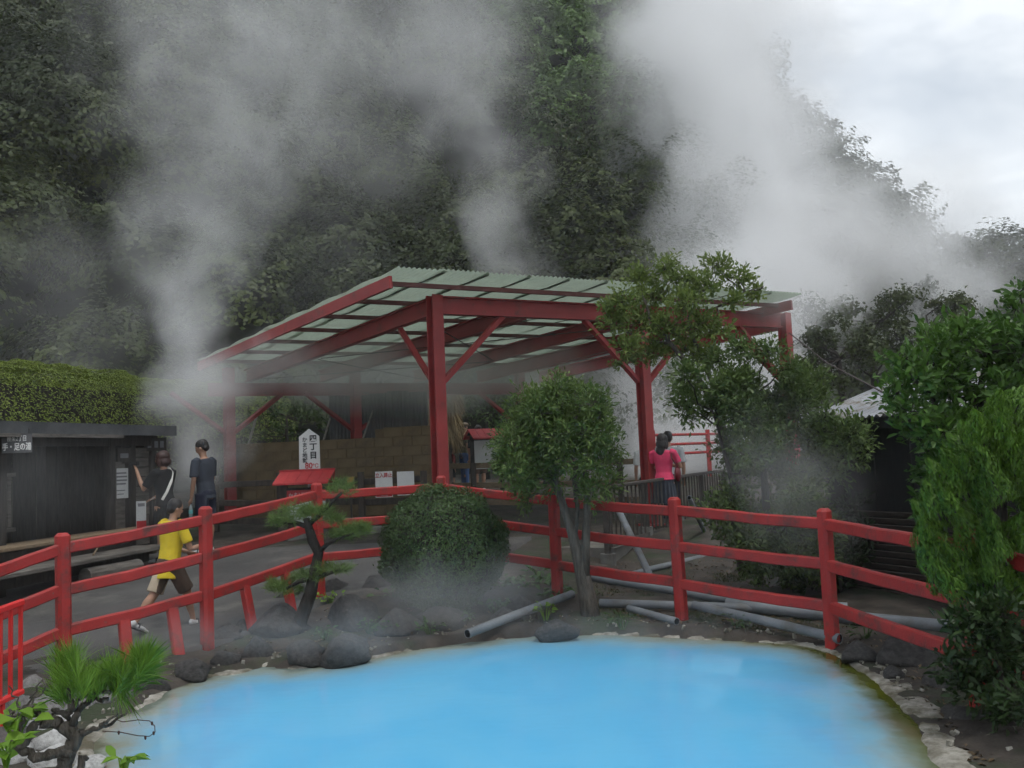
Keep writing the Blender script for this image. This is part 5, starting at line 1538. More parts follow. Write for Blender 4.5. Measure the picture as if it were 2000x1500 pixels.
# small cloud-pruned pine on the far bank
def bank_pine():
    rng = np.random.default_rng(71)
    Yp = 8.75
    tb_ = pg(608, 1192, 0.0); tb_ = Vector((tb_.x, Yp, gz1(tb_.x, Yp)))
    e_ = empty('pruned_pine', tb_, 'small cloud-pruned pine with dark crooked trunk on the far bank', 'tree')
    trunk = [Vector((tb_.x, Yp, tb_.z - .1)), P(606, 1160, Yp), P(615, 1115, Yp), P(622, 1080, Yp), P(610, 1055, Yp), P(603, 1030, Yp), P(598, 1012, Yp)]
    m = MB().tube(trunk, [.075, .065, .055, .05, .05, .042, .03], 9)
    for pts in ([P(622, 1080, Yp), P(640, 1062, Yp - .05), P(665, 1050, Yp - .1), P(690, 1042, Yp)], [P(603, 1030, Yp), P(575, 1020, Yp), P(548, 1022, Yp)], [P(603, 1025, Yp), P(640, 990, Yp), P(668, 962, Yp)], [P(612, 1130, Yp), P(585, 1135, Yp - .1), P(560, 1150, Yp - .1)], [P(612, 1130, Yp), P(640, 1120, Yp), P(665, 1112, Yp)]):
        m.tube(pts, [.028, .022, .015, .01][:len(pts)], 7)
    m.build('trunk', M_bark_dark, e_, smooth=True)
    pads = [(585, 1005, 62, 26), (620, 1000, 40, 26), (550, 1020, 32, 22), (645, 1015, 34, 20), (668, 955, 34, 24), (690, 1038, 46, 18), (660, 1045, 30, 16), (555, 1150, 40, 24), (600, 1128, 40, 18), (650, 1112, 44, 18), (535, 1145, 24, 20), (700, 1030, 26, 16)]
    tips, dirs = [], []
    for x, y, rx_, ry_ in pads:
        rx_ *= 0.88
        n = int(rx_ * 0.75) + 8
        for j in range(n):
            a = rng.uniform(0, 2 * math.pi); rr = math.sqrt(rng.uniform(0, 1))
            px_, dy_ = x + rx_ * rr * math.cos(a), rng.uniform(-1, 1)
            py_ = y - ry_ * (1 - rr ** 2) * rng.uniform(-.2, .8) + ry_ * .3 * rng.uniform(-1, 1)
            q = P(px_, py_, Yp + rx_ * rr * math.sin(a) * Yp / F_PX)
            tips.append(q); dd = Vector((math.cos(a) * .5, math.sin(a) * .5, 1.0)).normalized(); dirs.append(dd)
    v, q = needles(np.array(tips), np.array(dirs), 26, 0.10, 0.0015, rng, 0.95)
    obj('needles', mesh_np(v, q), L_pine, e_)
bank_pine()
# gnarled pine in the foreground corner
def corner_pine():
    rng = np.random.default_rng(77)
    Yc = 4.1
    tb_ = Vector((P(150, 1560, Yc).x, Yc, gz1(-2.1, Yc)))
    e_ = empty('gnarled_pine', tb_, 'gnarled little pine with bare twigs in the lower left corner', 'tree')
    def L3(pts, dy=0.0):
        return [P(x, y, Yc + d) for x, y, d in pts]
    m = MB()
    def limb(pts, r0, r1):
        base_ = L3(pts)
        # crooked, knobbly
        fine = []
        for i in range(len(base_) - 1):
            for j in range(4):
                fine.append(base_[i].lerp(base_[i + 1], j / 4) + Vector(rng.normal(0, 0.006, 3)))
        fine.append(base_[-1])
        n = len(fine)
        m.tube(fine, [max(.003, (r0 + (r1 - r0) * i / (n - 1)) * rng.uniform(.8, 1.25)) for i in range(n)], 8)
    limb([(118, 1580, 0), (125, 1490, 0), (140, 1465, 0), (150, 1430, 0)], .040, .030)
    limb([(152, 1520, 0), (160, 1485, .02), (172, 1478, .03)], .026, .010)
    limb([(150, 1440, 0), (120, 1415, .0), (85, 1405, -.05), (60, 1425, -.1), (40, 1465, -.1)], .028, .016)
    limb([(145, 1470, 0), (110, 1470, -.05), (75, 1475, -.1), (45, 1468, -.1), (20, 1450, -.1)], .026, .016)
    limb([(85, 1405, -.05), (60, 1380, -.05), (45, 1395, -.1), (25, 1400, -.1), (18, 1385, -.1)], .014, .006)
    limb([(45, 1468, -.1), (40, 1420, -.1), (50, 1395, -.1), (65, 1385, -.1)], .012, .006)
    limb([(150, 1440, 0), (142, 1420, 0), (130, 1410, .02), (128, 1395, 0), (110, 1385, 0), (102, 1395, 0)], .018, .007)
    limb([(150, 1440, 0), (165, 1432, 0), (190, 1425, 0), (215, 1420, .05), (245, 1395, .05)], .015, .006)
    limb([(190, 1425, 0), (205, 1412, 0), (225, 1398, 0), (248, 1393, 0)], .009, .004)
    limb([(146, 1425, 0), (150, 1395, 0), (165, 1375, .05), (185, 1365, .05), (212, 1365, .05)], .018, .008)
    limb([(135, 1400, 0), (140, 1375, 0), (130, 1345, 0), (132, 1320, 0)], .014, .007)
    limb([(140, 1380, 0), (170, 1355, 0), (205, 1350, .0), (232, 1345, .02), (262, 1325, .02)], .013, .006)
    limb([(232, 1345, .02), (240, 1330, 0), (235, 1310, 0)], .007, .004)
    limb([(45, 1385, -.1), (60, 1360, -.1), (85, 1325, -.1)], .005, .003)
    limb([(45, 1385, -.1), (25, 1360, -.1), (17, 1340, -.1)], .005, .003)
    limb([(48, 1382, -.1), (75, 1360, -.1), (90, 1345, -.1), (85, 1325, -.1)], .004, .0025)
    m.build('trunk', M_bark, e_, smooth=True)
    tips, dirs = [], []
    for x, y, dx, dz, n, sp_ in ((125, 1330, -.15, 1, 16, 14), (130, 1305, -.1, 1, 12, 10), (155, 1345, .1, 1, 14, 14), (175, 1340, .15, 1, 14, 12), (205, 1330, .2, 1, 16, 14), (225, 1320, .25, 1, 14, 12), (240, 1340, .35, .9, 14, 12), (265, 1310, .5, .9, 18, 12), (275, 1320, .8, .6, 14, 10), (285, 1300, .6, .8, 12, 8), (270, 1290, .2, 1, 10, 8), (120, 1360, -.4, .6, 8, 8), (140, 1290, 0, 1, 6, 8)):
        for j in range(n):
            tips.append(P(x + rng.normal(0, sp_), y + rng.normal(0, sp_ * .6), Yc + rng.normal(0, .05)))
            dirs.append(Vector((dx + rng.normal(0, .15), rng.normal(0, .25), dz + rng.normal(0, .12))).normalized())
    v1 = needles(np.array(tips), np.array(dirs), 28, 0.150, 0.0011, rng, 0.34)
    # a bundle hanging down
    tp2 = [P(232 + rng.normal(0, 4), 1348 + rng.normal(0, 3), Yc) for _ in range(5)]
    dr2 = [Vector((.45 + rng.normal(0, .2), rng.normal(0, .2), -1)).normalized() for _ in range(5)]
    v2 = needles(np.array(tp2), np.array(dr2), 16, 0.19, 0.0011, rng, 0.25)
    v, q = join_vq([v1, v2])
    obj('needles', mesh_np(v, q), L_pine_b, e_)
    # curling dry tendril over the water
    td = MB().tube(L3([(200, 1428, 0), (235, 1430, 0), (270, 1437, 0), (292, 1438, 0), (303, 1430, 0), (302, 1418, 0), (292, 1408, 0), (270, 1406, 0), (240, 1410, 0), (225, 1405, 0)]), .0022, 5)
    for x, y in ((284, 1441), (300, 1432), (297, 1413), (232, 1431)):
        c_ = P(x, y, Yc)
        td.ellipsoid(c_, (.006, .004, .010), None, 6, 4)
    td.build('tendril', mat('dry_tendril', (0.06, 0.035, 0.03), rough=.8), e_)
corner_pine()

# ------------------------------------------------------------------ leafy plants along the banks
L_bright = leaf_mat('bright_young_leaf', (0.10, 0.22, 0.020), (0.24, 0.38, 0.040), patch=4, trans=0.35)
L_weed = leaf_mat('weed_leaf', (0.030, 0.075, 0.022), (0.090, 0.165, 0.045), patch=4, trans=0.3)
def leafy_plant(label, px, py, spread, n, ll, lw, m, seed, Y=None, hgt=0.12, name='leafy_plant', group=None):
    rng = np.random.default_rng(seed)
    b_ = pg(px, py, 0.0) if Y is None else P(px, py, Y)
    e_ = empty(name, b_, label, 'plant', group)
    k = b_.y / F_PX
    st = MB(); cs, ds = [], []
    for j in range(n):
        a = rng.uniform(0, 2 * math.pi); rr = math.sqrt(rng.uniform(0, 1)) * spread * k
        top = b_ + Vector((rr * math.cos(a), rr * math.sin(a) * .8, hgt * rng.uniform(.4, 1.1)))
        if j < 14: st.tube([b_ + Vector((rr * .2 * math.cos(a), 0, -.02)), b_.lerp(top, .6) + Vector((0, 0, .02)), top], [.004, .003, .0015], 4, caps=False)
        cs.append(top); ds.append((math.cos(a), math.sin(a), .25))
    st.build('stems', m, e_)
    v, q = leaves6(np.array(cs), np.tile([0, -.2, 1.0], (n, 1)), np.array(ds), ll, lw, rng, .35, .2)
    obj('leaves', mesh_np(v, q), m, e_)
for a in (('round-leaved plant beside the round bush', 768, 1172, 36, 26, .085, .075, L_weed, 1), ('leafy weed patch left of the forked trunk', 1040, 1150, 46, 40, .09, .07, L_weed, 2), ('leafy weeds at the foot of the forked trunk', 1092, 1172, 34, 30, .08, .065, L_weed, 3), ('bright little plant beside the open pipe', 1066, 1208, 18, 14, .06, .055, L_bright, 4), ('yellow green weed between two dark boulders', 646, 1182, 26, 34, .05, .04, L_bright, 5), ('tiny weed low between the shore boulders', 632, 1252, 20, 26, .045, .03, L_weed, 6), ('weed clump on the shore gravel', 762, 1240, 26, 30, .05, .03, L_weed, 7), ('pointed green plant at the fence corner behind the trunk', 1052, 1126, 24, 16, .12, .03, L_weed, 8), ('small weed under the short red prop', 562, 1176, 22, 22, .05, .04, L_weed, 9), ('low weed between the wedge boulder and the gravel', 722, 1236, 24, 26, .05, .03, L_weed, 21), ('weed tuft on the shore below the round bush', 842, 1240, 26, 28, .055, .03, L_weed, 22), ('sprawling weed left of the open pipe end', 900, 1222, 28, 28, .06, .04, L_weed, 23), ('leafy weed behind the open pipe', 968, 1196, 30, 30, .065, .05, L_weed, 24), ('dark weed under the right side of the round bush', 985, 1150, 32, 30, .07, .05, L_weed, 25), ('grassy weed at the shore right of the forked trunk', 1215, 1226, 28, 30, .07, .012, L_weed, 26), ('thin weed beside the slanting pipe', 1440, 1228, 26, 24, .06, .014, L_weed, 27)):
    leafy_plant(*a)
leafy_plant('bright green leaves beside the pale corner stones', 30, 1432, 48, 34, .085, .06, L_bright, 10, Y=4.0, hgt=.10)
leafy_plant('yellow green leaves low in the corner', 12, 1490, 30, 16, .08, .05, L_bright, 11, Y=3.8, hgt=.08)
leafy_plant('single bright leaf spray at the lower picture edge', 240, 1508, 22, 9, .07, .045, L_bright, 12, Y=3.7, hgt=.06)
leafy_plant('grassy green tuft beside the big dark boulder', 1690, 1246, 26, 26, .09, .012, L_weed, 13, hgt=.10)
leafy_plant('leafy sprig over the dark boulder by the rim', 1835, 1330, 24, 14, .07, .035, L_weed, 14, Y=5.7, hgt=.06)
# grass on the far bank
def grass():
    rng = np.random.default_rng(91)
    pts = []
    while len(pts) < 2600:
        px_, py_ = rng.uniform(1150, 1640), rng.uniform(1120, 1245)
        q = pg(px_, py_, 0.0)
        if mnoise.noise((q.x * 2.5, q.y * 2.5, 3)) > 0.02: pts.append(q)
    while len(pts) < 3000:
        q = pg(rng.uniform(640, 1100), rng.uniform(1150, 1250), 0.0)
        if mnoise.noise((q.x * 2.5, q.y * 2.5, 8)) > 0.1: pts.append(q)
    p = np.array(pts); n = len(p)
    p = p[pool_sd(p[:, 0], p[:, 1]) > 0.1]; n = len(p)
    k = 4
    b_ = np.repeat(p, k, 0) + rng.normal(0, .02, (n * k, 3)) * np.array([1, 1, 0])
    v, q = needles(b_, np.tile([0, 0, 1.0], (n * k, 1)), 1, 0.055, 0.0022, rng, .45)
    o_ = obj('grass', mesh_np(v, q), leaf_mat('bank_grass', (0.035, 0.055, 0.018), (0.095, 0.115, 0.040), patch=3, trans=.2))
    tag(o_, 'short thin grass on the far bank among the pipes', 'grass', kind='stuff')
grass()

# fallen leaves and twigs on the banks
def litter():
    rng = np.random.default_rng(93)
    pts = []
    while len(pts) < 2600:
        px_, py_ = (rng.uniform(1150, 1660), rng.uniform(1095, 1248)) if rng.random() < .55 else ((rng.uniform(1640, 2000), rng.uniform(1240, 1500)) if rng.random() < .6 else (rng.uniform(420, 1150), rng.uniform(1140, 1290)))
        q = pg(px_, py_, 0.012)
        pts.append(q)
    p = np.array(pts)
    p = p[pool_sd(p[:, 0], p[:, 1]) > 0.12]
    p[:, 2] += 0.012
    v, q = blades(p, np.tile([0, 0, 2.2], (len(p), 1)), 0.045, 0.022, rng)
    o_ = obj('fallen_leaves', mesh_np(v, q), leaf_mat('fallen_leaf', (0.035, 0.024, 0.014), (0.20, 0.14, 0.075), patch=3, trans=.1))
    tag(o_, 'brown fallen leaves scattered over the banks', 'leaves', kind='stuff')
litter()
# ------------------------------------------------------------------ plants beyond the pavilion
L_back = leaf_mat('back_shrub_leaf', (0.022, 0.048, 0.012), (0.075, 0.125, 0.030), patch=1.0, trans=0.25)
cl = [(520, 835, 40, 24), (560, 815, 40, 26), (600, 825, 36, 26), (540, 800, 34, 22), (625, 810, 26, 20), (580, 850, 34, 16), (500, 850, 30, 16), (590, 800, 30, 20)]
tb = Vector((P(560, 900, 19.2).x, 19.2, gz1(-4, 19.2)))
make_tree('wall_shrub', 'leafy green shrub showing above the block wall', 'shrub', tb, [([tb, P(560, 850, 19.2), P(560, 815, 19.2)], [.05, .04, .02])], jig(cl, 19.2, .5), 900, .13, .06, L_back, M_bark_dark, 41, twig=.012)
cl = [(960, 800, 40, 30), (920, 810, 30, 30), (985, 840, 34, 30), (940, 790, 30, 24), (900, 795, 30, 26), (1000, 800, 40, 40)]
tb = Vector((P(950, 930, 25.5).x, 25.5, gz1(-1, 25.5)))
make_tree('leafy_tree', 'dark leafy tree behind the person in the flat cap', 'tree', tb, [([tb, P(950, 860, 25.5), P(950, 810, 25.5)], [.1, .08, .03])], jig(cl, 25.5, .6), 700, .17, .06, L_back, M_bark_dark, 42, twig=.02)
# dry hanging fronds beside the first column
def dry_palm():
    rng = np.random.default_rng(95)
    Yd = 22.0
    tb_ = Vector((P(872, 900, Yd).x, Yd, gz1(-1.7, Yd)))
    e_ = empty('dry_palm', tb_, 'tree trunk hung with dry straw-coloured fronds behind the first column', 'tree')
    MB().tube([tb_ - UP * .1, P(868, 830, Yd), P(866, 760, Yd)], [.16, .15, .12], 10).build('trunk', M_bark, e_)
    pts, dr = [], []
    for j in range(260):
        a = rng.uniform(0, 2 * math.pi); z_ = rng.uniform(0, 1)
        q = P(868, 770 + 90 * z_, Yd) + Vector((math.cos(a), math.sin(a), 0)) * (0.15 + .25 * rng.random())
        pts.append(q); dr.append((math.cos(a) * .25, math.sin(a) * .25, -1))
    v, q = needles(np.array(pts), np.array(dr), 12, .5, .010, rng, .16)
    obj('dry_fronds', mesh_np(v, q), leaf_mat('dry_frond', (0.16, 0.12, 0.06), (0.38, 0.30, 0.16), patch=2, trans=.2), e_)
dry_palm()
# trees at the foot of the slope beyond the shed
for i, (px, py, Y, rx_, ry_, lab) in enumerate(((1580, 660, 27, 90, 60, 'dark tree behind the pavilion corner'), (1700, 640, 29, 90, 70, 'dark tree behind the shed roof'), (1800, 660, 28, 80, 70, 'dark tree under the drifting steam'), (1640, 700, 24, 70, 46, 'lower dark tree just beyond the shed roof'), (1940, 560, 34, 90, 90, 'dark tree rising at the far right slope'), (1880, 640, 31, 80, 70, 'dark tree between the broadleaf tree and the steam'))):
    cl = [(px + rngp.uniform(-rx_, rx_), py + rngp.uniform(-ry_, ry_), rngp.uniform(26, 44), rngp.uniform(20, 34)) for _ in range(16)]
    q = P(px, py, Y); tb = Vector((q.x, Y, max(gz1(q.x, Y), float(hill_z(q.x, Y)))))
    make_tree('slope_tree', lab, 'tree', tb, [([tb, tb.lerp(q, .6), q], [.16, .12, .04])], jig(cl, Y, 1.2), 900, .15, .08, M_forest, M_bark_dark, 100 + i, twig=.025, six=False, group='trees at the foot of the slope')
# ================================================================== people
def remeshed(mb, voxel, smooth=4, fold=0.0, fscale=9.0, seed=0.0):
    me = mb.mesh('body')
    o = bpy.data.objects.new('tmp_body', me)
    COL.objects.link(o)
    r_ = o.modifiers.new('r', 'REMESH'); r_.mode = 'VOXEL'; r_.voxel_size = voxel
    if smooth:
        s_ = o.modifiers.new('s', 'SMOOTH'); s_.factor = 0.5; s_.iterations = smooth
    dg = bpy.context.evaluated_depsgraph_get()
    out = bpy.data.meshes.new_from_object(o.evaluated_get(dg))
    bpy.data.objects.remove(o)
    if fold > 0:
        nrm = [v.normal.copy() for v in out.vertices]
        for v, n in zip(out.vertices, nrm):
            p = v.co
            f = mnoise.noise((p.x * fscale, p.y * fscale, p.z * fscale * 0.45 + seed)) + 0.5 * mnoise.noise((p.x * fscale * 2.2 + seed, p.y * fscale * 2.2, p.z * fscale * 1.6))
            v.co = p + n * (f * fold)
        out.update()
    out.materials.clear()
    out.polygons.foreach_set('use_smooth', [True] * len(out.polygons))
    return out
M_skin = mat('skin', (0.36, 0.205, 0.135), rough=0.55, var=0.10, scale=8)
M_hair = mat('black_hair', (0.010, 0.009, 0.009), rough=0.45, col2=(0.028, 0.024, 0.022), scale=30, stretch=(1, 1, .15), bump=.5, bscale=80)
M_hair_b = mat('auburn_hair', (0.026, 0.012, 0.010), rough=0.42, col2=(0.062, 0.028, 0.022), scale=30, stretch=(1, 1, .15), bump=.5, bscale=80)
M_eye = mat('dark_eye', (0.012, 0.010, 0.009), rough=.25)
M_lip = mat('lip', (0.30, 0.11, 0.09), rough=.5)
M_shoe = mat('white_shoe', (0.50, 0.50, 0.50), rough=.55, var=.12, scale=14)
M_sole = mat('dark_sole', (0.05, 0.05, 0.055), rough=.8)
M_sock = mat('dark_sock', (0.03, 0.03, 0.032), rough=.9)
def rotx(a): return Matrix.Rotation(a, 3, 'X')
def rotz(a): return Matrix.Rotation(a, 3, 'Z')
def person(label, loc, rz, H, legs=((0, 0), (0, 0)), arms=None, lean=0.0, head=(0.0, 0.0), hair='short', hair_m=None, top=None, sleeve=0.5, top_hem=0.49, bottom=None, kind='shorts', bottom_hem=0.32, female=False, shoes=True, spread=0.0, group=None, collar=None, voxel=0.0085, bulk=1.0, socks=False):
    """legs: (hip, knee) flexion in degrees for left and right; arms: (elbow, wrist) for left and right in body units of H, x right, y forward, z up"""
    e_ = empty('person', loc, label, 'person', group, rz)
    rzm = rotz(rz)
    def W(p):                                             # local (unit H) -> world
        return Vector(loc) + rzm @ (Vector(p) * H)
    sw = 0.112 if female else 0.125
    hipw = 0.052
    hip_c = Vector((0, 0, 0.515))
    ln = rotx(-R(lean))
    def T(p):                                             # upper body lean about the hips
        return hip_c + ln @ (Vector(p) - hip_c)
    # --- legs
    knees, ankles, hips = [], [], []
    for s, (hf, kf) in zip((-1, 1), legs):
        h = Vector((s * hipw, 0, 0.505))
        d1 = Vector((s * 0.02 * (1 + spread), math.sin(R(hf)), -math.cos(R(hf))))
        k = h + d1 * 0.235
        d2 = Vector((s * 0.005 * spread, math.sin(R(hf - kf)), -math.cos(R(hf - kf))))
        a = k + d2 * 0.232
        hips.append(h); knees.append(k); ankles.append(a)
    # set the lower foot on the ground
    low = min(a.z for a in ankles) - 0.040
    drop = Vector((0, 0, -low))
    hips = [p + drop for p in hips]; knees = [p + drop for p in knees]; ankles = [p + drop for p in ankles]
    hip_c = hip_c + drop
    def T(p):
        p = Vector(p) + drop
        return hip_c + ln @ (p - hip_c)
    # --- arms
    sh = [T((s * sw, -0.005, 0.808)) for s in (-1, 1)]
    if arms is None:
        arms = (((-0.15, -0.01, 0.635), (-0.145, 0.03, 0.485)), ((0.15, -0.01, 0.635), (0.145, 0.03, 0.485)))
    elb = [T(a[0]) for a in arms]; wri = [T(a[1]) for a in arms]
    body = MB()
    k = bulk
    def loft(mb, rings, seg=14, extra=0.0):
        vs, fs = [], []
        for (z, rx_, ry_, yo) in rings:
            for i in range(seg):
                a = 2 * math.pi * i / seg
                vs.append(W(T(((rx_ * k + extra) * math.cos(a), yo + (ry_ * k + extra) * math.sin(a), z))))
        n = len(rings)
        for j in range(n - 1):
            for i in range(seg):
                fs.append((j * seg + i, j * seg + (i + 1) % seg, (j + 1) * seg + (i + 1) % seg, (j + 1) * seg + i))
        fs += [tuple(range(seg - 1, -1, -1)), tuple(range((n - 1) * seg, n * seg))]
        mb.add(vs, fs)
    if female:
        TR = [(0.47, .070, .055, -.01), (0.51, .097, .066, -.012), (0.55, .092, .062, -.008), (0.61, .076, .052, .0), (0.67, .080, .056, .004), (0.73, .090, .064, .008), (0.78, .096, .054, .0), (0.815, .088, .042, -.006), (0.832, .045, .034, -.008)]
    else:
        TR = [(0.47, .068, .055, -.006), (0.51, .090, .062, -.008), (0.56, .086, .058, -.004), (0.62, .084, .056, .0), (0.68, .092, .060, .002), (0.74, .102, .064, .002), (0.785, .108, .056, -.002), (0.818, .096, .042, -.008), (0.835, .046, .036, -.008)]
    loft(body, TR)
    # neck and head
    body.tube([W(T((0, -.008, .815))), W(T((0, -.002, .850))), W(T((0, .004, .885)))], [.033 * H * k, .029 * H, .030 * H], 12)
    hc = T((0, 0.010, 0.932))
    hr = rotz(R(head[0])) @ rotx(R(head[1]))
    hw = lambda p: W(hc + ln @ (hr @ Vector(p)))
    HR = rzm @ ln @ hr
    body.ellipsoid(hw((0, 0, .006)), (.046 * H, .056 * H, .060 * H), HR, 18, 12)
    body.ellipsoid(hw((0, .014, -.030)), (.036 * H, .040 * H, .040 * H), HR, 14, 10)
    body.ellipsoid(hw((0, .046, -.056)), (.014 * H, .010 * H, .010 * H), HR, 8, 6)
    body.ellipsoid(hw((0, .058, -.014)), (.0085 * H, .012 * H, .015 * H), HR, 8, 6)      # nose
    body.ellipsoid(hw((0, .050, .012)), (.030 * H, .008 * H, .006 * H), HR, 8, 6)         # brow
    for s in (-1, 1):
        body.ellipsoid(hw((s * .047, -.004, -.012)), (.005 * H, .011 * H, .018 * H), HR, 8, 6)
    # legs and arms
    for h, kn, a in zip(hips, knees, ankles):
        mid = h.lerp(kn, .5); calf = kn.lerp(a, .32) + Vector((0, -.006, 0))
        body.tube([W(h), W(mid), W(kn), W(calf), W(kn.lerp(a, .75)), W(a), W(a - Vector((0, 0, .012)))], [.056 * H * k, .046 * H * k, .034 * H, .034 * H * k, .022 * H, .019 * H, .020 * H], 12)
    hands = []
    for i, s in enumerate((-1, 1)):
        body.tube([W(sh[i] + Vector((-s * .022, 0, .004))), W(sh[i]), W(sh[i].lerp(elb[i], .5)), W(elb[i]), W(elb[i].lerp(wri[i], .3)), W(wri[i])], [.030 * H * k, .030 * H * k, .026 * H * k, .021 * H, .0215 * H, .0145 * H], 12)
        # hand: palm, four bent fingers of unequal length, thumb from the side of the palm
        d = (wri[i] - elb[i]).normalized()
        side = d.cross(Vector((0, 1, 0)) if abs(d.y) < .8 else Vector((0, 0, 1))).normalized()
        nr = side.cross(d).normalized()
        pc = wri[i] + d * .026
        rm = Matrix((side, nr, d)).transposed()
        body.ellipsoid(W(pc), (.0225 * H, .011 * H, .028 * H), rzm @ rm, 12, 8)
        for f_, (o_, ln_) in enumerate(((-.0165, .034), (-.0055, .039), (.0055, .036), (.0160, .028))):
            b0 = pc + d * .020 + side * o_
            b1 = b0 + d * ln_ * .5 - nr * .003 * s
            b2 = b1 + (d * .75 - nr * .65 * s).normalized() * ln_ * .42
            body.tube([W(b0), W(b1), W(b2)], [.0052 * H, .0048 * H, .0042 * H], 7)
        t0 = pc - d * .008 - side * .018 * 1
        t1 = t0 + (d * .7 - side * .7).normalized() * .022
        t2 = t1 + d * .018
        body.tube([W(t0), W(t1), W(t2)], [.0065 * H, .0058 * H, .0048 * H], 7)
        hands.append(W(pc + d * .02))
    obj('body', remeshed(body, voxel * H / 1.6, 3), M_skin, e_)
    # face
    for s in (-1, 1):
        MB().ellipsoid(hw((s * .018, .0535, -.002)), (.0075 * H, .004 * H, .004 * H), HR, 8, 6).build('eye', M_eye, e_)
    MB().ellipsoid(hw((0, .053, -.038)), (.014 * H, .005 * H, .0035 * H), HR, 8, 6).build('mouth', M_lip, e_)
    # hair
    hm = hair_m or M_hair
    hb = MB()
    if hair == 'short':
        hb.ellipsoid(hw((0, -.010, .018)), (.052 * H, .058 * H, .056 * H), HR, 18, 12)
        hb.ellipsoid(hw((0, -.030, -.012)), (.044 * H, .034 * H, .040 * H), HR, 14, 10)
    elif hair == 'bob':
        hb.ellipsoid(hw((0, -.010, .016)), (.060 * H, .064 * H, .060 * H), HR, 18, 12)
        hb.ellipsoid(hw((0, -.024, -.030)), (.062 * H, .052 * H, .050 * H), HR, 16, 10)
        for s in (-1, 1):
            hb.ellipsoid(hw((s * .047, .008, -.030)), (.016 * H, .032 * H, .046 * H), HR, 10, 8)
    elif hair == 'long':
        hb.ellipsoid(hw((0, -.010, .016)), (.057 * H, .062 * H, .060 * H), HR, 18, 12)
        hb.ellipsoid(hw((0, -.030, -.040)), (.058 * H, .042 * H, .070 * H), HR, 16, 10)
        hb.ellipsoid(hw((-.008, -.042, -.105)), (.050 * H, .024 * H, .060 * H), HR, 14, 10)
        for s in (-1, 1):
            hb.ellipsoid(hw((s * .044, .004, -.035)), (.016 * H, .030 * H, .058 * H), HR, 10, 8)
    if hb.v:
        obj('hair', remeshed(hb, .008 * H / 1.6, 2, .0035 * H, 26, 3.0), hm, e_)
    # upper garment
    if top is not None:
        g = MB()
        rings = [r_ for r_ in TR if r_[0] > top_hem + .01]
        hem_r = [np.interp(top_hem, [t[0] for t in TR], [t[i] for t in TR]) for i in (1, 2, 3)]
        rings = [(top_hem, hem_r[0] + .010, hem_r[1] + .010, hem_r[2])] + rings
        rings[-1] = (0.832, .043, .037, -.008)
        loft(g, rings, 18, .0095)
        for i, s in enumerate((-1, 1)):
            end = sh[i].lerp(elb[i], min(1, sleeve * 2)) if sleeve <= .5 else elb[i].lerp(wri[i], sleeve * 2 - 1)
            pts = [W(sh[i] + Vector((-s * .03, 0, .006))), W(sh[i] + Vector((0, 0, .003)))] + ([W(elb[i])] if sleeve > .5 else []) + [W(end)]
            g.tube(pts, [.036 * H * k, .037 * H * k] + ([.031 * H] if sleeve > .5 else []) + [(.037 if sleeve <= .5 else .026) * H * k], 14)
        obj('shirt', remeshed(g, voxel * H / 1.6, 2, .0062 * H, 7.0 / H * 1.6, loc[0]), top, e_)
    # lower garment
    if bottom is not None:
        g = MB()
        if kind in ('shorts', 'trousers'):
            loft(g, [(0.478, .078, .062, -.008), (0.515, .096, .068, -.009), (0.55, .092, .064, -.006)], 18, .004)
            for h, kn, a in zip(hips, knees, ankles):
                if kind == 'shorts':
                    t_ = (hips[0].z - drop.z - bottom_hem) / (0.235) if False else min(1.0, (0.505 - bottom_hem) / 0.235)
                    end = h.lerp(kn, t_)
                    g.tube([W(h + Vector((0, 0, .02))), W(h), W(h.lerp(end, .5)), W(end)], [.058 * H * k, .062 * H * k, .058 * H * k, .056 * H * k], 16)
                else:
                    g.tube([W(h + Vector((0, 0, .02))), W(h), W(h.lerp(kn, .5)), W(kn), W(kn.lerp(a, .5)), W(a + Vector((0, 0, .01)))], [.058 * H * k, .061 * H * k, .052 * H * k, .042 * H * k, .038 * H * k, .034 * H], 16)
            gm = remeshed(g, voxel * H / 1.6, 2, .0042 * H, 8.0 / H * 1.6, loc[1])
            obj(kind, gm, bottom, e_)
        else:
            seg = 72
            vs, fs = [], []
            for j, (z, rx_, ry_) in enumerate(((0.575, .083, .060), (0.53, .100, .076), (0.45, .112, .092), (0.37, .122, .104), (bottom_hem, .130, .112))):
                for i in range(seg):
                    a = 2 * math.pi * i / seg
                    pl = 1 + (0.045 * j / 4) * (1 if i % 4 < 2 else -1)
                    vs.append(W(T((rx_ * pl * math.cos(a), -.006 + ry_ * pl * math.sin(a), z))))
            for j in range(4):
                for i in range(seg):
                    fs.append((j * seg + i, j * seg + (i + 1) % seg, (j + 1) * seg + (i + 1) % seg, (j + 1) * seg + i))
            MB().add(vs, fs).build('skirt', bottom, e_)
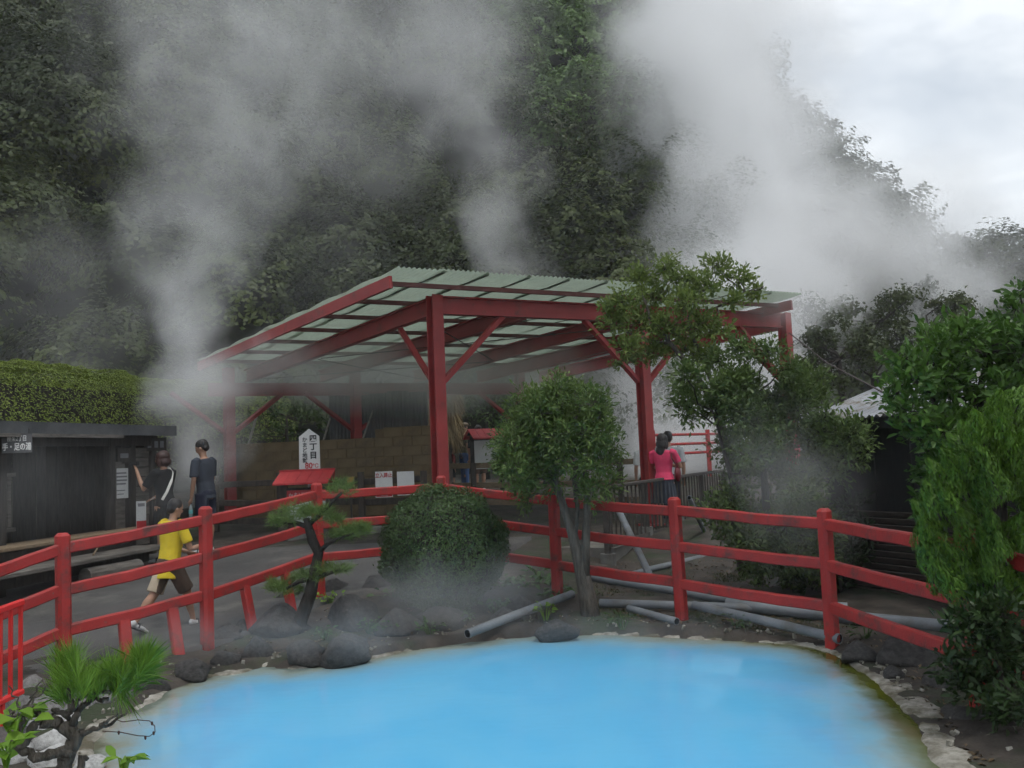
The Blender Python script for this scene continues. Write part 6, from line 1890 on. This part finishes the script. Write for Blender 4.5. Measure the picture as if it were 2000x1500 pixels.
    # shoes
    if shoes:
        for i, a in enumerate(ankles):
            kn = knees[i]
            sd_ = (a - kn).normalized()
            pitch = math.atan2(sd_.y, -sd_.z)
            lift = a.z > min(x.z for x in ankles) + .02
            pr = rotx(-max(-.6, min(.5, -pitch if lift else 0.0)))
            fw = lambda p: W(a + pr @ (Vector(p) * 1.22 + Vector((0, 0, .007))))
            g = MB()
            g.ellipsoid(fw((0, -.006, -.016)), (.024 * H, .030 * H, .030 * H), rzm @ pr, 12, 8)
            g.ellipsoid(fw((0, .045, -.024)), (.027 * H, .060 * H, .019 * H), rzm @ pr, 14, 8)
            g.ellipsoid(fw((0, .085, -.028)), (.026 * H, .032 * H, .014 * H), rzm @ pr, 12, 8)
            so = obj('shoe', remeshed(g, .007 * H / 1.6, 2), M_shoe, e_)
            MB().ellipsoid(fw((0, .042, -.039)), (.029 * H, .080 * H, .0065 * H), rzm @ pr, 16, 6).build('sole', M_sole, so)
            MB().tube([fw((-.026, .022, -.026)), fw((-.016, .028, -.003)), fw((.016, .028, -.003)), fw((.026, .022, -.026))], .006 * H, 6).build('strap', M_sole, so)
            if socks:
                MB().tube([W(a - Vector((0, 0, .012))), W(a.lerp(kn, .10))], [.024 * H, .023 * H], 10).build('sock', M_sock, e_)
    return e_, hands, W, T
def stand(px, Y, on_path=True, z=None):
    q = P(px, 1000, Y)
    return Vector((q.x, q.y, z if z is not None else (PATH_Z(q.x, q.y) if on_path else gz1(q.x, q.y))))

M_yellow = mat('yellow_cotton', (0.66, 0.50, 0.030), rough=.85, var=.06, scale=4)
M_brown_cl = mat('brown_shorts', (0.085, 0.058, 0.042), rough=.9, var=.15, scale=6)
M_cream = mat('cream_panel', (0.46, 0.38, 0.28), rough=.9, var=.08)
M_black_cl = mat('black_cotton', (0.012, 0.012, 0.013), rough=.9, var=.2)
M_slate = mat('slate_shirt', (0.040, 0.047, 0.062), rough=.85, var=.12)
M_navy = mat('navy_shorts', (0.014, 0.017, 0.034), rough=.9, var=.15)
M_pink = mat('pink_cotton', (0.62, 0.050, 0.125), rough=.85, var=.07, scale=4)
M_skirt = mat('slate_skirt', (0.038, 0.044, 0.058), rough=.9, var=.15)
M_strap = mat('white_strap', (0.55, 0.54, 0.50), rough=.7, var=.05)

# -- boy in yellow walking up the path
q = stand(330, 8.98)
boy, hb_, Wb, Tb = person('boy in yellow t-shirt and brown shorts striding up the path', q, R(-36), 1.36, legs=((-24, 16), (27, 14)), arms=(((-0.17, 0.08, .645), (-0.10, 0.20, .60)), ((0.165, 0.06, .625), (0.125, 0.185, .655))), lean=6, head=(-8, -10), hair='short', top=M_yellow, sleeve=.36, top_hem=.405, bottom=M_brown_cl, kind='shorts', bottom_hem=.285, spread=.4, voxel=.009, bulk=1.06)
# cream panel down the back of his left shorts leg
for ch in boy.children:
    if ch.name.startswith('shorts'):
        ch.data.materials.append(M_cream)
        inv = (Matrix.Translation(q) @ Matrix.Rotation(R(-36), 4, 'Z')).inverted()
        for pl in ch.data.polygons:
            c_ = inv @ pl.center
            if c_.x < -0.005 and c_.y < -0.02 and c_.x > -0.085 * 1.36 * .95 and c_.z < .60: pl.material_index = 1
# -- woman in black filming with a small camcorder
q = stand(322, 12.45)
wm, hands, Ww, Tw = person('woman in black with auburn bob holding up a camcorder by the hut', q, R(74), 1.58, arms=(((-0.155, 0.10, .665), (-0.07, 0.235, .845)), ((0.165, 0.08, .640), (0.10, 0.21, .575))), lean=2, head=(10, -4), hair='bob', hair_m=M_hair_b, top=M_black_cl, sleeve=.42, top_hem=.47, bottom=M_black_cl, kind='skirt', bottom_hem=.30, female=True, bulk=1.05)
# white bag strap over her shoulder and across the back
st = [Tw(p) for p in ((0.055, .030, .838), (0.062, -.010, .850), (0.050, -.055, .80), (0.00, -.078, .72), (-.060, -.075, .63), (-.098, -.05, .56))]
m = MB()
for a_, b2 in zip(st[:-1], st[1:]): m.bar(Ww(a_), Ww(b2), 0.036, 0.006, up=(0.6, -.7, .3))
m.build('bag_strap', M_strap, wm)
cp = hands[0]
cc = empty('camcorder', cp, 'small black camcorder held up by the woman in black', 'camcorder')
M_cam = mat('black_plastic', (0.012, 0.012, 0.013), rough=.35, var=.1)
dcam = rotz(R(74)) @ Vector((0, 1, 0))
sidec = rotz(R(74)) @ Vector((1, 0, 0))
MB().bar(cp - dcam * .05 + UP * .045, cp + dcam * .075 + UP * .045, .05, .058, bev=.01).build('case', M_cam, cc)
MB().tube([cp + dcam * .076 + UP * .045, cp + dcam * .105 + UP * .045], .022, 12).build('lens', M_cam, cc)
MB().bar(cp - dcam * .03 - sidec * .03 + UP * .045, cp + dcam * .05 - sidec * .075 + UP * .045, .05, .006).build('screen', M_cam, cc)
hp = hands[1]
o = MB().bar(hp - dcam * .02, hp + Vector((.11, -.02, .05)), .03, .008).build('folded_leaflet', M_paper); tag(o, 'white folded leaflet in the lowered hand of the woman in black', 'leaflet')
# -- man in slate t-shirt with a bottle
q = stand(402, 13.05)
mn, hands, Wm, Tm = person('man in slate grey t-shirt and navy shorts looking down beside the steam', q, R(74), 1.70, arms=(((-0.155, 0.0, .645), (-0.14, 0.045, .495)), ((0.155, 0.03, .65), (0.13, 0.10, .52))), lean=3, head=(6, -22), hair='short', top=M_slate, sleeve=.42, top_hem=.475, bottom=M_navy, kind='shorts', bottom_hem=.30, socks=True)
b0 = hands[0]
bt = empty('water_bottle', b0 - UP * .16, 'clear plastic bottle with teal label in the hand of the man in slate', 'bottle')
M_clear = mat('clear_plastic', (0.50, 0.56, 0.58), rough=.12, var=.05, transmission=.6)
MB().tube([b0 - UP * .22, b0 - UP * .215, b0 - UP * .09, b0 - UP * .05, b0 - UP * .02], [.012, .031, .031, .022, .013], 14).build('flask', M_clear, bt, smooth=True)
MB().tube([b0 - UP * .155, b0 - UP * .10], .0325, 14, caps=False).build('label_wrap', mat('teal_label', (0.10, 0.36, 0.36), rough=.5), bt, smooth=True)
MB().tube([b0 - UP * .02, b0 + UP * .004], .015, 12).build('cap', M_cam, bt)

# -- woman in pink by the walkway railing
q = stand(1301, 14.15, z=DECK_Z)
pk, hands, Wp, Tp = person('woman in bright pink t-shirt and pleated skirt with folded arms', q, R(-24), 1.60, arms=(((-0.15, 0.03, .66), (-0.01, 0.115, .665)), ((0.165, 0.045, .655), (0.03, 0.125, .685))), hair='long', head=(-10, -6), top=M_pink, sleeve=.34, top_hem=.535, bottom=M_skirt, kind='skirt', bottom_hem=.30, female=True, socks=True)
b_ = Wp(Tp((.135, .03, .60)))
bag = empty('shoulder_bag', b_ - UP * .15, 'dark red shoulder bag under the arm of the woman in pink', 'bag')
M_bag = mat('dark_red_leather', (0.14, 0.012, 0.02), rough=.5, var=.15)
g = MB().ellipsoid(b_ - UP * .02, (.05, .11, .13), rotz(R(-24)), 14, 10); g.build('pouch', M_bag, bag, smooth=True)
m = MB()
sp_ = [b_ + UP * .09, Wp(Tp((.11, .03, .80))), Wp(Tp((.085, -.02, .835))), Wp(Tp((.10, -.05, .75))), b_ + UP * .08 + Vector((0, -.05, 0))]
m.tube(sp_, .012, 6); m.build('strap', M_bag, bag)
M_plaid = mat('pale_plaid_shirt', (0.36, 0.38, 0.40), rough=.9, col2=(0.52, 0.53, 0.53), scale=18)
q = stand(1312, 15.2, z=DECK_Z)
person('person in pale plaid shirt standing just beyond the woman in pink', q, R(-12), 1.66, hair='short', top=M_plaid, sleeve=.42, top_hem=.48, bottom=M_navy, kind='trousers', voxel=.011)
q = stand(1271, 16.0, z=DECK_Z)
pw, _, Wq, Tq = person('person in white shirt with dark bag strap behind the second red column', q, R(8), 1.60, hair='short', top=M_white, sleeve=.40, top_hem=.48, bottom=M_navy, kind='trousers', voxel=.011)
m = MB().bar(Wq(Tq((.06, -.05, .83))), Wq(Tq((-.03, -.082, .62))), .04, .008, up=(.5, -.8, .2)); m.build('bag_strap', M_black_cl, pw)

# -- far visitors by the notice stand
M_camo = mat('mottled_olive_shirt', (0.060, 0.062, 0.034), rough=.9, col2=(0.17, 0.155, 0.085), scale=16)
M_jean = mat('blue_jeans', (0.045, 0.085, 0.19), rough=.9, var=.2)
q = stand(911, 22.5, False)
cm, _, Wc, Tc = person('person in flat cap, mottled olive shirt and jeans by the notice stand', q, R(-62), 1.70, hair='short', head=(0, -8), top=M_camo, sleeve=.32, top_hem=.50, bottom=M_jean, kind='trousers', voxel=.012)
hc_ = Wc(Tc((0, .012, .962)))
cap = empty('flat_cap', hc_, 'grey brown flat cap on the far person by the notice stand', 'cap')
M_cap = mat('tweed_cap', (0.15, 0.12, 0.085), rough=.9, var=.2, scale=20)
fwd = rotz(R(-62)) @ Vector((0, 1, 0))
MB().ellipsoid(hc_ + UP * .035, (.108, .125, .062), rotz(R(-62)), 16, 10).build('crown', M_cap, cap, smooth=True)
MB().ellipsoid(hc_ + fwd * .13 + UP * .012, (.085, .06, .014), rotz(R(-62)), 14, 6).build('peak', M_cap, cap, smooth=True)
M_redshirt = mat('dark_red_shirt', (0.20, 0.028, 0.026), rough=.9, var=.2)
q = stand(887, 22.2, False)
person('small child in dark red shirt beside the person in flat cap', q, R(-75), 1.10, hair='short', top=M_redshirt, sleeve=.4, top_hem=.46, bottom=M_black_cl, kind='shorts', bottom_hem=.30, voxel=.012)
q = stand(940, 21.6, False)
person('dark-haired person in brown shorts half hidden by the notice stand', q, R(20), 1.66, hair='short', top=M_black_cl, sleeve=.45, top_hem=.48, bottom=M_brown_cl, kind='shorts', bottom_hem=.27, voxel=.012)
# ================================================================== steam
def curve_node(N, pts):
    n = N.new('ShaderNodeFloatCurve')
    c = n.mapping.curves[0]
    while len(c.points) > 2: c.points.remove(c.points[1])
    c.points[0].location = pts[0]; c.points[1].location = pts[-1]
    for p in pts[1:-1]: c.points.new(*p)
    n.mapping.update()
    return n
def math_node(N, L, op, a, b=None, c=None, clamp=False):
    n = N.new('ShaderNodeMath'); n.operation = op; n.use_clamp = clamp
    for i, x in enumerate((a, b, c)):
        if x is None: continue
        if isinstance(x, (int, float)): n.inputs[i].default_value = x
        else: L.new(x, n.inputs[i])
    return n.outputs[0]
def steam_mat(name, field, dens, col, warp, wscale, nscale, rag, edge, detail, step, aniso=0.0):
    """field(N, L, xyz) gives 0 at the plume's axis and 1 at its edge"""
    m = bpy.data.materials.new(name)
    m.use_nodes = True
    N, L = m.node_tree.nodes, m.node_tree.links
    N.clear()
    out = N.new('ShaderNodeOutputMaterial')
    pv = N.new('ShaderNodeVolumePrincipled')
    tc = N.new('ShaderNodeTexCoord')
    n1 = N.new('ShaderNodeTexNoise'); n1.inputs['Scale'].default_value = wscale; n1.inputs['Detail'].default_value = 1.0
    L.new(tc.outputs['Object'], n1.inputs['Vector'])
    sub = N.new('ShaderNodeVectorMath'); sub.operation = 'SUBTRACT'; sub.inputs[1].default_value = (0.5, 0.5, 0.5)
    L.new(n1.outputs['Color'], sub.inputs[0])
    mad = N.new('ShaderNodeVectorMath'); mad.operation = 'MULTIPLY_ADD'; mad.inputs[1].default_value = (warp, warp, warp * 0.5)
    L.new(sub.outputs[0], mad.inputs[0]); L.new(tc.outputs['Object'], mad.inputs[2])
    sep = N.new('ShaderNodeSeparateXYZ'); L.new(mad.outputs[0], sep.inputs[0])
    d, dm = field(N, L, (sep.outputs['X'], sep.outputs['Y'], sep.outputs['Z']))
    n2 = N.new('ShaderNodeTexNoise'); n2.inputs['Scale'].default_value = nscale; n2.inputs['Detail'].default_value = detail; n2.inputs['Roughness'].default_value = 0.58
    L.new(mad.outputs[0], n2.inputs['Vector'])
    rg = math_node(N, L, 'MULTIPLY_ADD', n2.outputs['Fac'], rag, -rag * 0.5)
    inv = math_node(N, L, 'SUBTRACT', 1.0, d)
    tot = math_node(N, L, 'ADD', inv, rg)
    mr = N.new('ShaderNodeMapRange'); mr.interpolation_type = 'SMOOTHSTEP'
    mr.inputs['From Min'].default_value = 0.0; mr.inputs['From Max'].default_value = edge
    L.new(tot, mr.inputs['Value'])
    den = math_node(N, L, 'MULTIPLY', mr.outputs['Result'], dens)
    # never reaches the hull
    lim = N.new('ShaderNodeMapRange'); lim.inputs['From Min'].default_value = 1.0; lim.inputs['From Max'].default_value = 0.8
    L.new(d, lim.inputs['Value'])
    den = math_node(N, L, 'MULTIPLY', den, lim.outputs['Result'])
    if dm is not None:
        den = math_node(N, L, 'MULTIPLY', den, dm)
    pv.inputs['Color'].default_value = (*col, 1)
    pv.inputs['Anisotropy'].default_value = aniso
    L.new(den, pv.inputs['Density'])
    L.new(pv.outputs['Volume'], out.inputs['Volume'])
    for tgt, att in ((m, 'volume_step_rate'), (getattr(m, 'cycles', None), 'volume_step_rate')):
        if tgt is not None and hasattr(tgt, att):
            setattr(tgt, att, step)
    m.cycles.volume_sampling = 'DISTANCE'
    return m
def steam_column(name, label, pts, dens, kx=1.0, ky=1.0, warp=0.8, wscale=0.5, nscale=0.7, rag=0.9, edge=0.9, detail=3.0, step=1.0, col=(0.995, 0.995, 0.995), pad=1.0):
    """pts: (x, y, z, radius, relative density) from the foot upwards"""
    zs = [p[2] for p in pts]; z0, z1 = zs[0], zs[-1]
    lim = lambda i: (min(p[i] for p in pts), max(p[i] for p in pts))
    def field(N, L, xyz):
        t = N.new('ShaderNodeMapRange'); t.inputs['From Min'].default_value = z0; t.inputs['From Max'].default_value = z1
        L.new(xyz[2], t.inputs['Value'])
        t = t.outputs['Result']
        vals = []
        for i in (0, 1, 3, 4):
            lo, hi = lim(i)
            span = (hi - lo) or 1.0
            cn = curve_node(N, [((p[2] - z0) / (z1 - z0), (p[i] - lo) / span) for p in pts])
            L.new(t, cn.inputs['Value'])
            vals.append(math_node(N, L, 'MULTIPLY_ADD', cn.outputs[0], span, lo))
        dx = math_node(N, L, 'MULTIPLY', math_node(N, L, 'SUBTRACT', xyz[0], vals[0]), 1.0 / kx)
        dy = math_node(N, L, 'MULTIPLY', math_node(N, L, 'SUBTRACT', xyz[1], vals[1]), 1.0 / ky)
        d2 = math_node(N, L, 'ADD', math_node(N, L, 'MULTIPLY', dx, dx), math_node(N, L, 'MULTIPLY', dy, dy))
        d = math_node(N, L, 'DIVIDE', math_node(N, L, 'SQRT', d2), vals[2])
        return d, vals[3]
    m = steam_mat(name + '_vapour', field, dens, col, warp, wscale, nscale, rag, edge, detail, step)
    # hull: rings a little wider than the plume
    mb = MB()
    seg = 20
    rings = []
    n = 14
    for j in range(n + 1):
        z = z0 + (z1 - z0) * j / n
        x = np.interp(z, zs, [p[0] for p in pts]); y = np.interp(z, zs, [p[1] for p in pts]); r = np.interp(z, zs, [p[3] for p in pts]) * 1.02 + warp * 0.5 * pad
        rings.append([(x + r * kx * math.cos(2 * math.pi * k / seg), y + r * ky * math.sin(2 * math.pi * k / seg), z) for k in range(seg)])
    vs = [p for r_ in rings for p in r_]
    fs = [(j * seg + k, j * seg + (k + 1) % seg, (j + 1) * seg + (k + 1) % seg, (j + 1) * seg + k) for j in range(n) for k in range(seg)]
    fs += [tuple(range(seg - 1, -1, -1)), tuple(range(n * seg, (n + 1) * seg))]
    o = MB().add(vs, fs).build(name, m)
    return tag(o, label, 'steam', 'clouds of hot spring steam', kind='stuff')
def steam_patch(name, label, c, r, dens, rot=0.0, warp=0.5, wscale=0.9, nscale=1.1, rag=1.2, edge=1.1, detail=3.0, step=1.0, col=(0.995, 0.995, 0.995)):
    c = Vector(c); ca, sa = math.cos(rot), math.sin(rot)
    def field(N, L, xyz):
        dx, dy, dz = (math_node(N, L, 'SUBTRACT', xyz[i], c[i]) for i in range(3))
        ex = math_node(N, L, 'MULTIPLY', math_node(N, L, 'ADD', math_node(N, L, 'MULTIPLY', dx, ca), math_node(N, L, 'MULTIPLY', dy, sa)), 1 / r[0])
        ey = math_node(N, L, 'MULTIPLY', math_node(N, L, 'SUBTRACT', math_node(N, L, 'MULTIPLY', dy, ca), math_node(N, L, 'MULTIPLY', dx, sa)), 1 / r[1])
        ez = math_node(N, L, 'MULTIPLY', dz, 1 / r[2])
        s = math_node(N, L, 'ADD', math_node(N, L, 'ADD', math_node(N, L, 'MULTIPLY', ex, ex), math_node(N, L, 'MULTIPLY', ey, ey)), math_node(N, L, 'MULTIPLY', ez, ez))
        return math_node(N, L, 'SQRT', s), None
    m = steam_mat(name + '_vapour', field, dens, col, warp, wscale, nscale, rag, edge, detail, step)
    k = warp * 0.5
    o = MB().ellipsoid(c, (r[0] + k, r[1] + k, r[2] + k), Matrix.Rotation(rot, 3, 'Z'), 18, 10).build(name, m, merge=1e-4)
    return tag(o, label, 'steam', 'clouds of hot spring steam', kind='stuff')

def SP(px, py, Y, r, d=1.0):
    p = P(px, py, Y)
    return (p.x, p.y, p.z, r, d)
GROUPS = 'clouds of hot spring steam'
steam_column('steam_plume', 'tall grey steam column rising beside the bath hut', [SP(400, 990, 14.9, 0.55, 0.5), SP(388, 850, 14.9, 0.9, 1.2), SP(378, 745, 14.9, 1.0, 1.2), SP(366, 650, 14.9, 1.1, 0.9), SP(378, 500, 15.0, 1.5, 0.40), SP(410, 360, 15.3, 2.1, 0.25), SP(440, 180, 15.8, 3.0, 0.18), SP(480, -80, 16.6, 4.0, 0.16)], 1.15, warp=1.5, wscale=0.5, nscale=1.05, rag=2.5, edge=1.5, detail=4.0, step=1.0)
steam_column('steam_plume', 'small steam wisp rising from behind the pavilion roof', [SP(1030, 640, 25.0, 1.5, 1.0), SP(1000, 500, 25.3, 1.6, 0.8), SP(955, 340, 25.6, 2.0, 0.5), SP(900, 180, 26.0, 3.2, 0.32), SP(850, -40, 26.5, 5.0, 0.20)], 0.42, warp=2.8, wscale=0.33, nscale=0.6, rag=2.7, edge=1.35, detail=4.0, step=1.0)
steam_column('steam_plume', 'huge white steam cloud billowing up behind the pavilion', [SP(1250, 960, 25.5, 3.6, 1.0), SP(1430, 640, 29, 4.9, 1.3), SP(1450, 480, 30, 5.0, 1.3), SP(1440, 300, 31, 5.0, 1.15), SP(1405, 120, 32, 5.2, 1.0), SP(1370, -100, 33, 5.8, 0.9)], 0.75, warp=4.0, wscale=0.18, nscale=0.36, rag=1.7, edge=1.15, detail=4.0, step=1.0)
steam_column('steam_plume', 'pale steam drifting over the wooded slope at the far end', [SP(1850, 720, 30, 2.6, 0.8), SP(1830, 600, 31, 3.6, 1.0), SP(1740, 470, 33, 5.4, 0.75), SP(1660, 330, 35, 5.5, 0.30)], 0.50, warp=3.0, wscale=0.25, nscale=0.42, rag=2.4, edge=1.3, detail=4.0, step=1.0)
def patch_at(label, px, py, Y, r, dens, **k):
    return steam_patch('steam_patch', label, P(px, py, Y), r, dens, **k)
patch_at('thin steam hanging under the pavilion roof', 820, 735, 18.0, (5.5, 4.0, 0.95), 0.40, rot=0.48, warp=0.9, wscale=0.5, nscale=0.6, rag=1.8, step=1.2)
patch_at('steam wrapping the right end of the pavilion roof', 1530, 590, 15.2, (1.3, 0.8, 0.7), 0.45, rag=1.8, step=1.2)
patch_at('grey steam trailing under the left half of the pavilion roof', 640, 715, 15.6, (2.6, 2.2, 0.8), 0.26, rot=0.9, rag=1.9, step=1.2)
patch_at('thin steam drifting across the dark middle of the hillside', 560, 420, 22.0, (4.6, 2.0, 4.2), 0.055, warp=2.5, wscale=0.3, nscale=0.4, rag=2.0, step=1.2)
patch_at('dense steam hiding the low end of the pavilion roof', 400, 728, 14.6, (0.8, 0.5, 0.7), 0.7, warp=0.6, rag=1.5, edge=1.2, step=1.2)
patch_at('thin steam veil around the round bush', 880, 1150, 8.45, (1.35, 0.45, 0.60), 0.52, rag=1.9, step=1.2)
patch_at('steam drifting in front of the broad shrub', 1540, 950, 8.75, (1.05, 0.40, 1.15), 0.55, rag=1.9, step=1.2)
patch_at('steam veil in front of the bath hut', 120, 960, 8.9, (1.5, 0.40, 0.75), 0.13, rag=1.9, step=1.2)
patch_at('faint steam lifting off the far water', 1150, 1235, 7.7, (1.8, 0.40, 0.20), 0.22, rag=1.9, step=1.2)
patch_at('low steam over the pool shore', 560, 1235, 7.35, (2.0, 0.42, 0.34), 0.40, rag=1.9, step=1.2)
patch_at('thin steam high on the hillside', 760, 120, 26.0, (9.0, 2.5, 5.5), 0.11, warp=3.0, wscale=0.25, nscale=0.3, rag=1.9, step=1.2)
patch_at('thin steam drifting over the dark trees above the hedge', 110, 600, 20.5, (3.8, 1.6, 4.2), 0.09, warp=2.0, wscale=0.35, nscale=0.4, rag=1.9, step=1.2)

# ================================================================== moist air over the whole place
hz_ = MB().box((8, 60, 28), (240, 150, 70)).build('haze', None)
hm_ = bpy.data.materials.new('moist_air'); hm_.use_nodes = True
hm_.node_tree.nodes.clear()
ho_ = hm_.node_tree.nodes.new('ShaderNodeOutputMaterial'); hv_ = hm_.node_tree.nodes.new('ShaderNodeVolumePrincipled')
hv_.inputs['Color'].default_value = (0.94, 0.96, 0.97, 1); hv_.inputs['Density'].default_value = 0.0010
hm_.node_tree.links.new(hv_.outputs['Volume'], ho_.inputs['Volume'])
hz_.data.materials.append(hm_)
tag(hz_, 'thin moist haze in the air over the whole place', 'haze', kind='stuff')
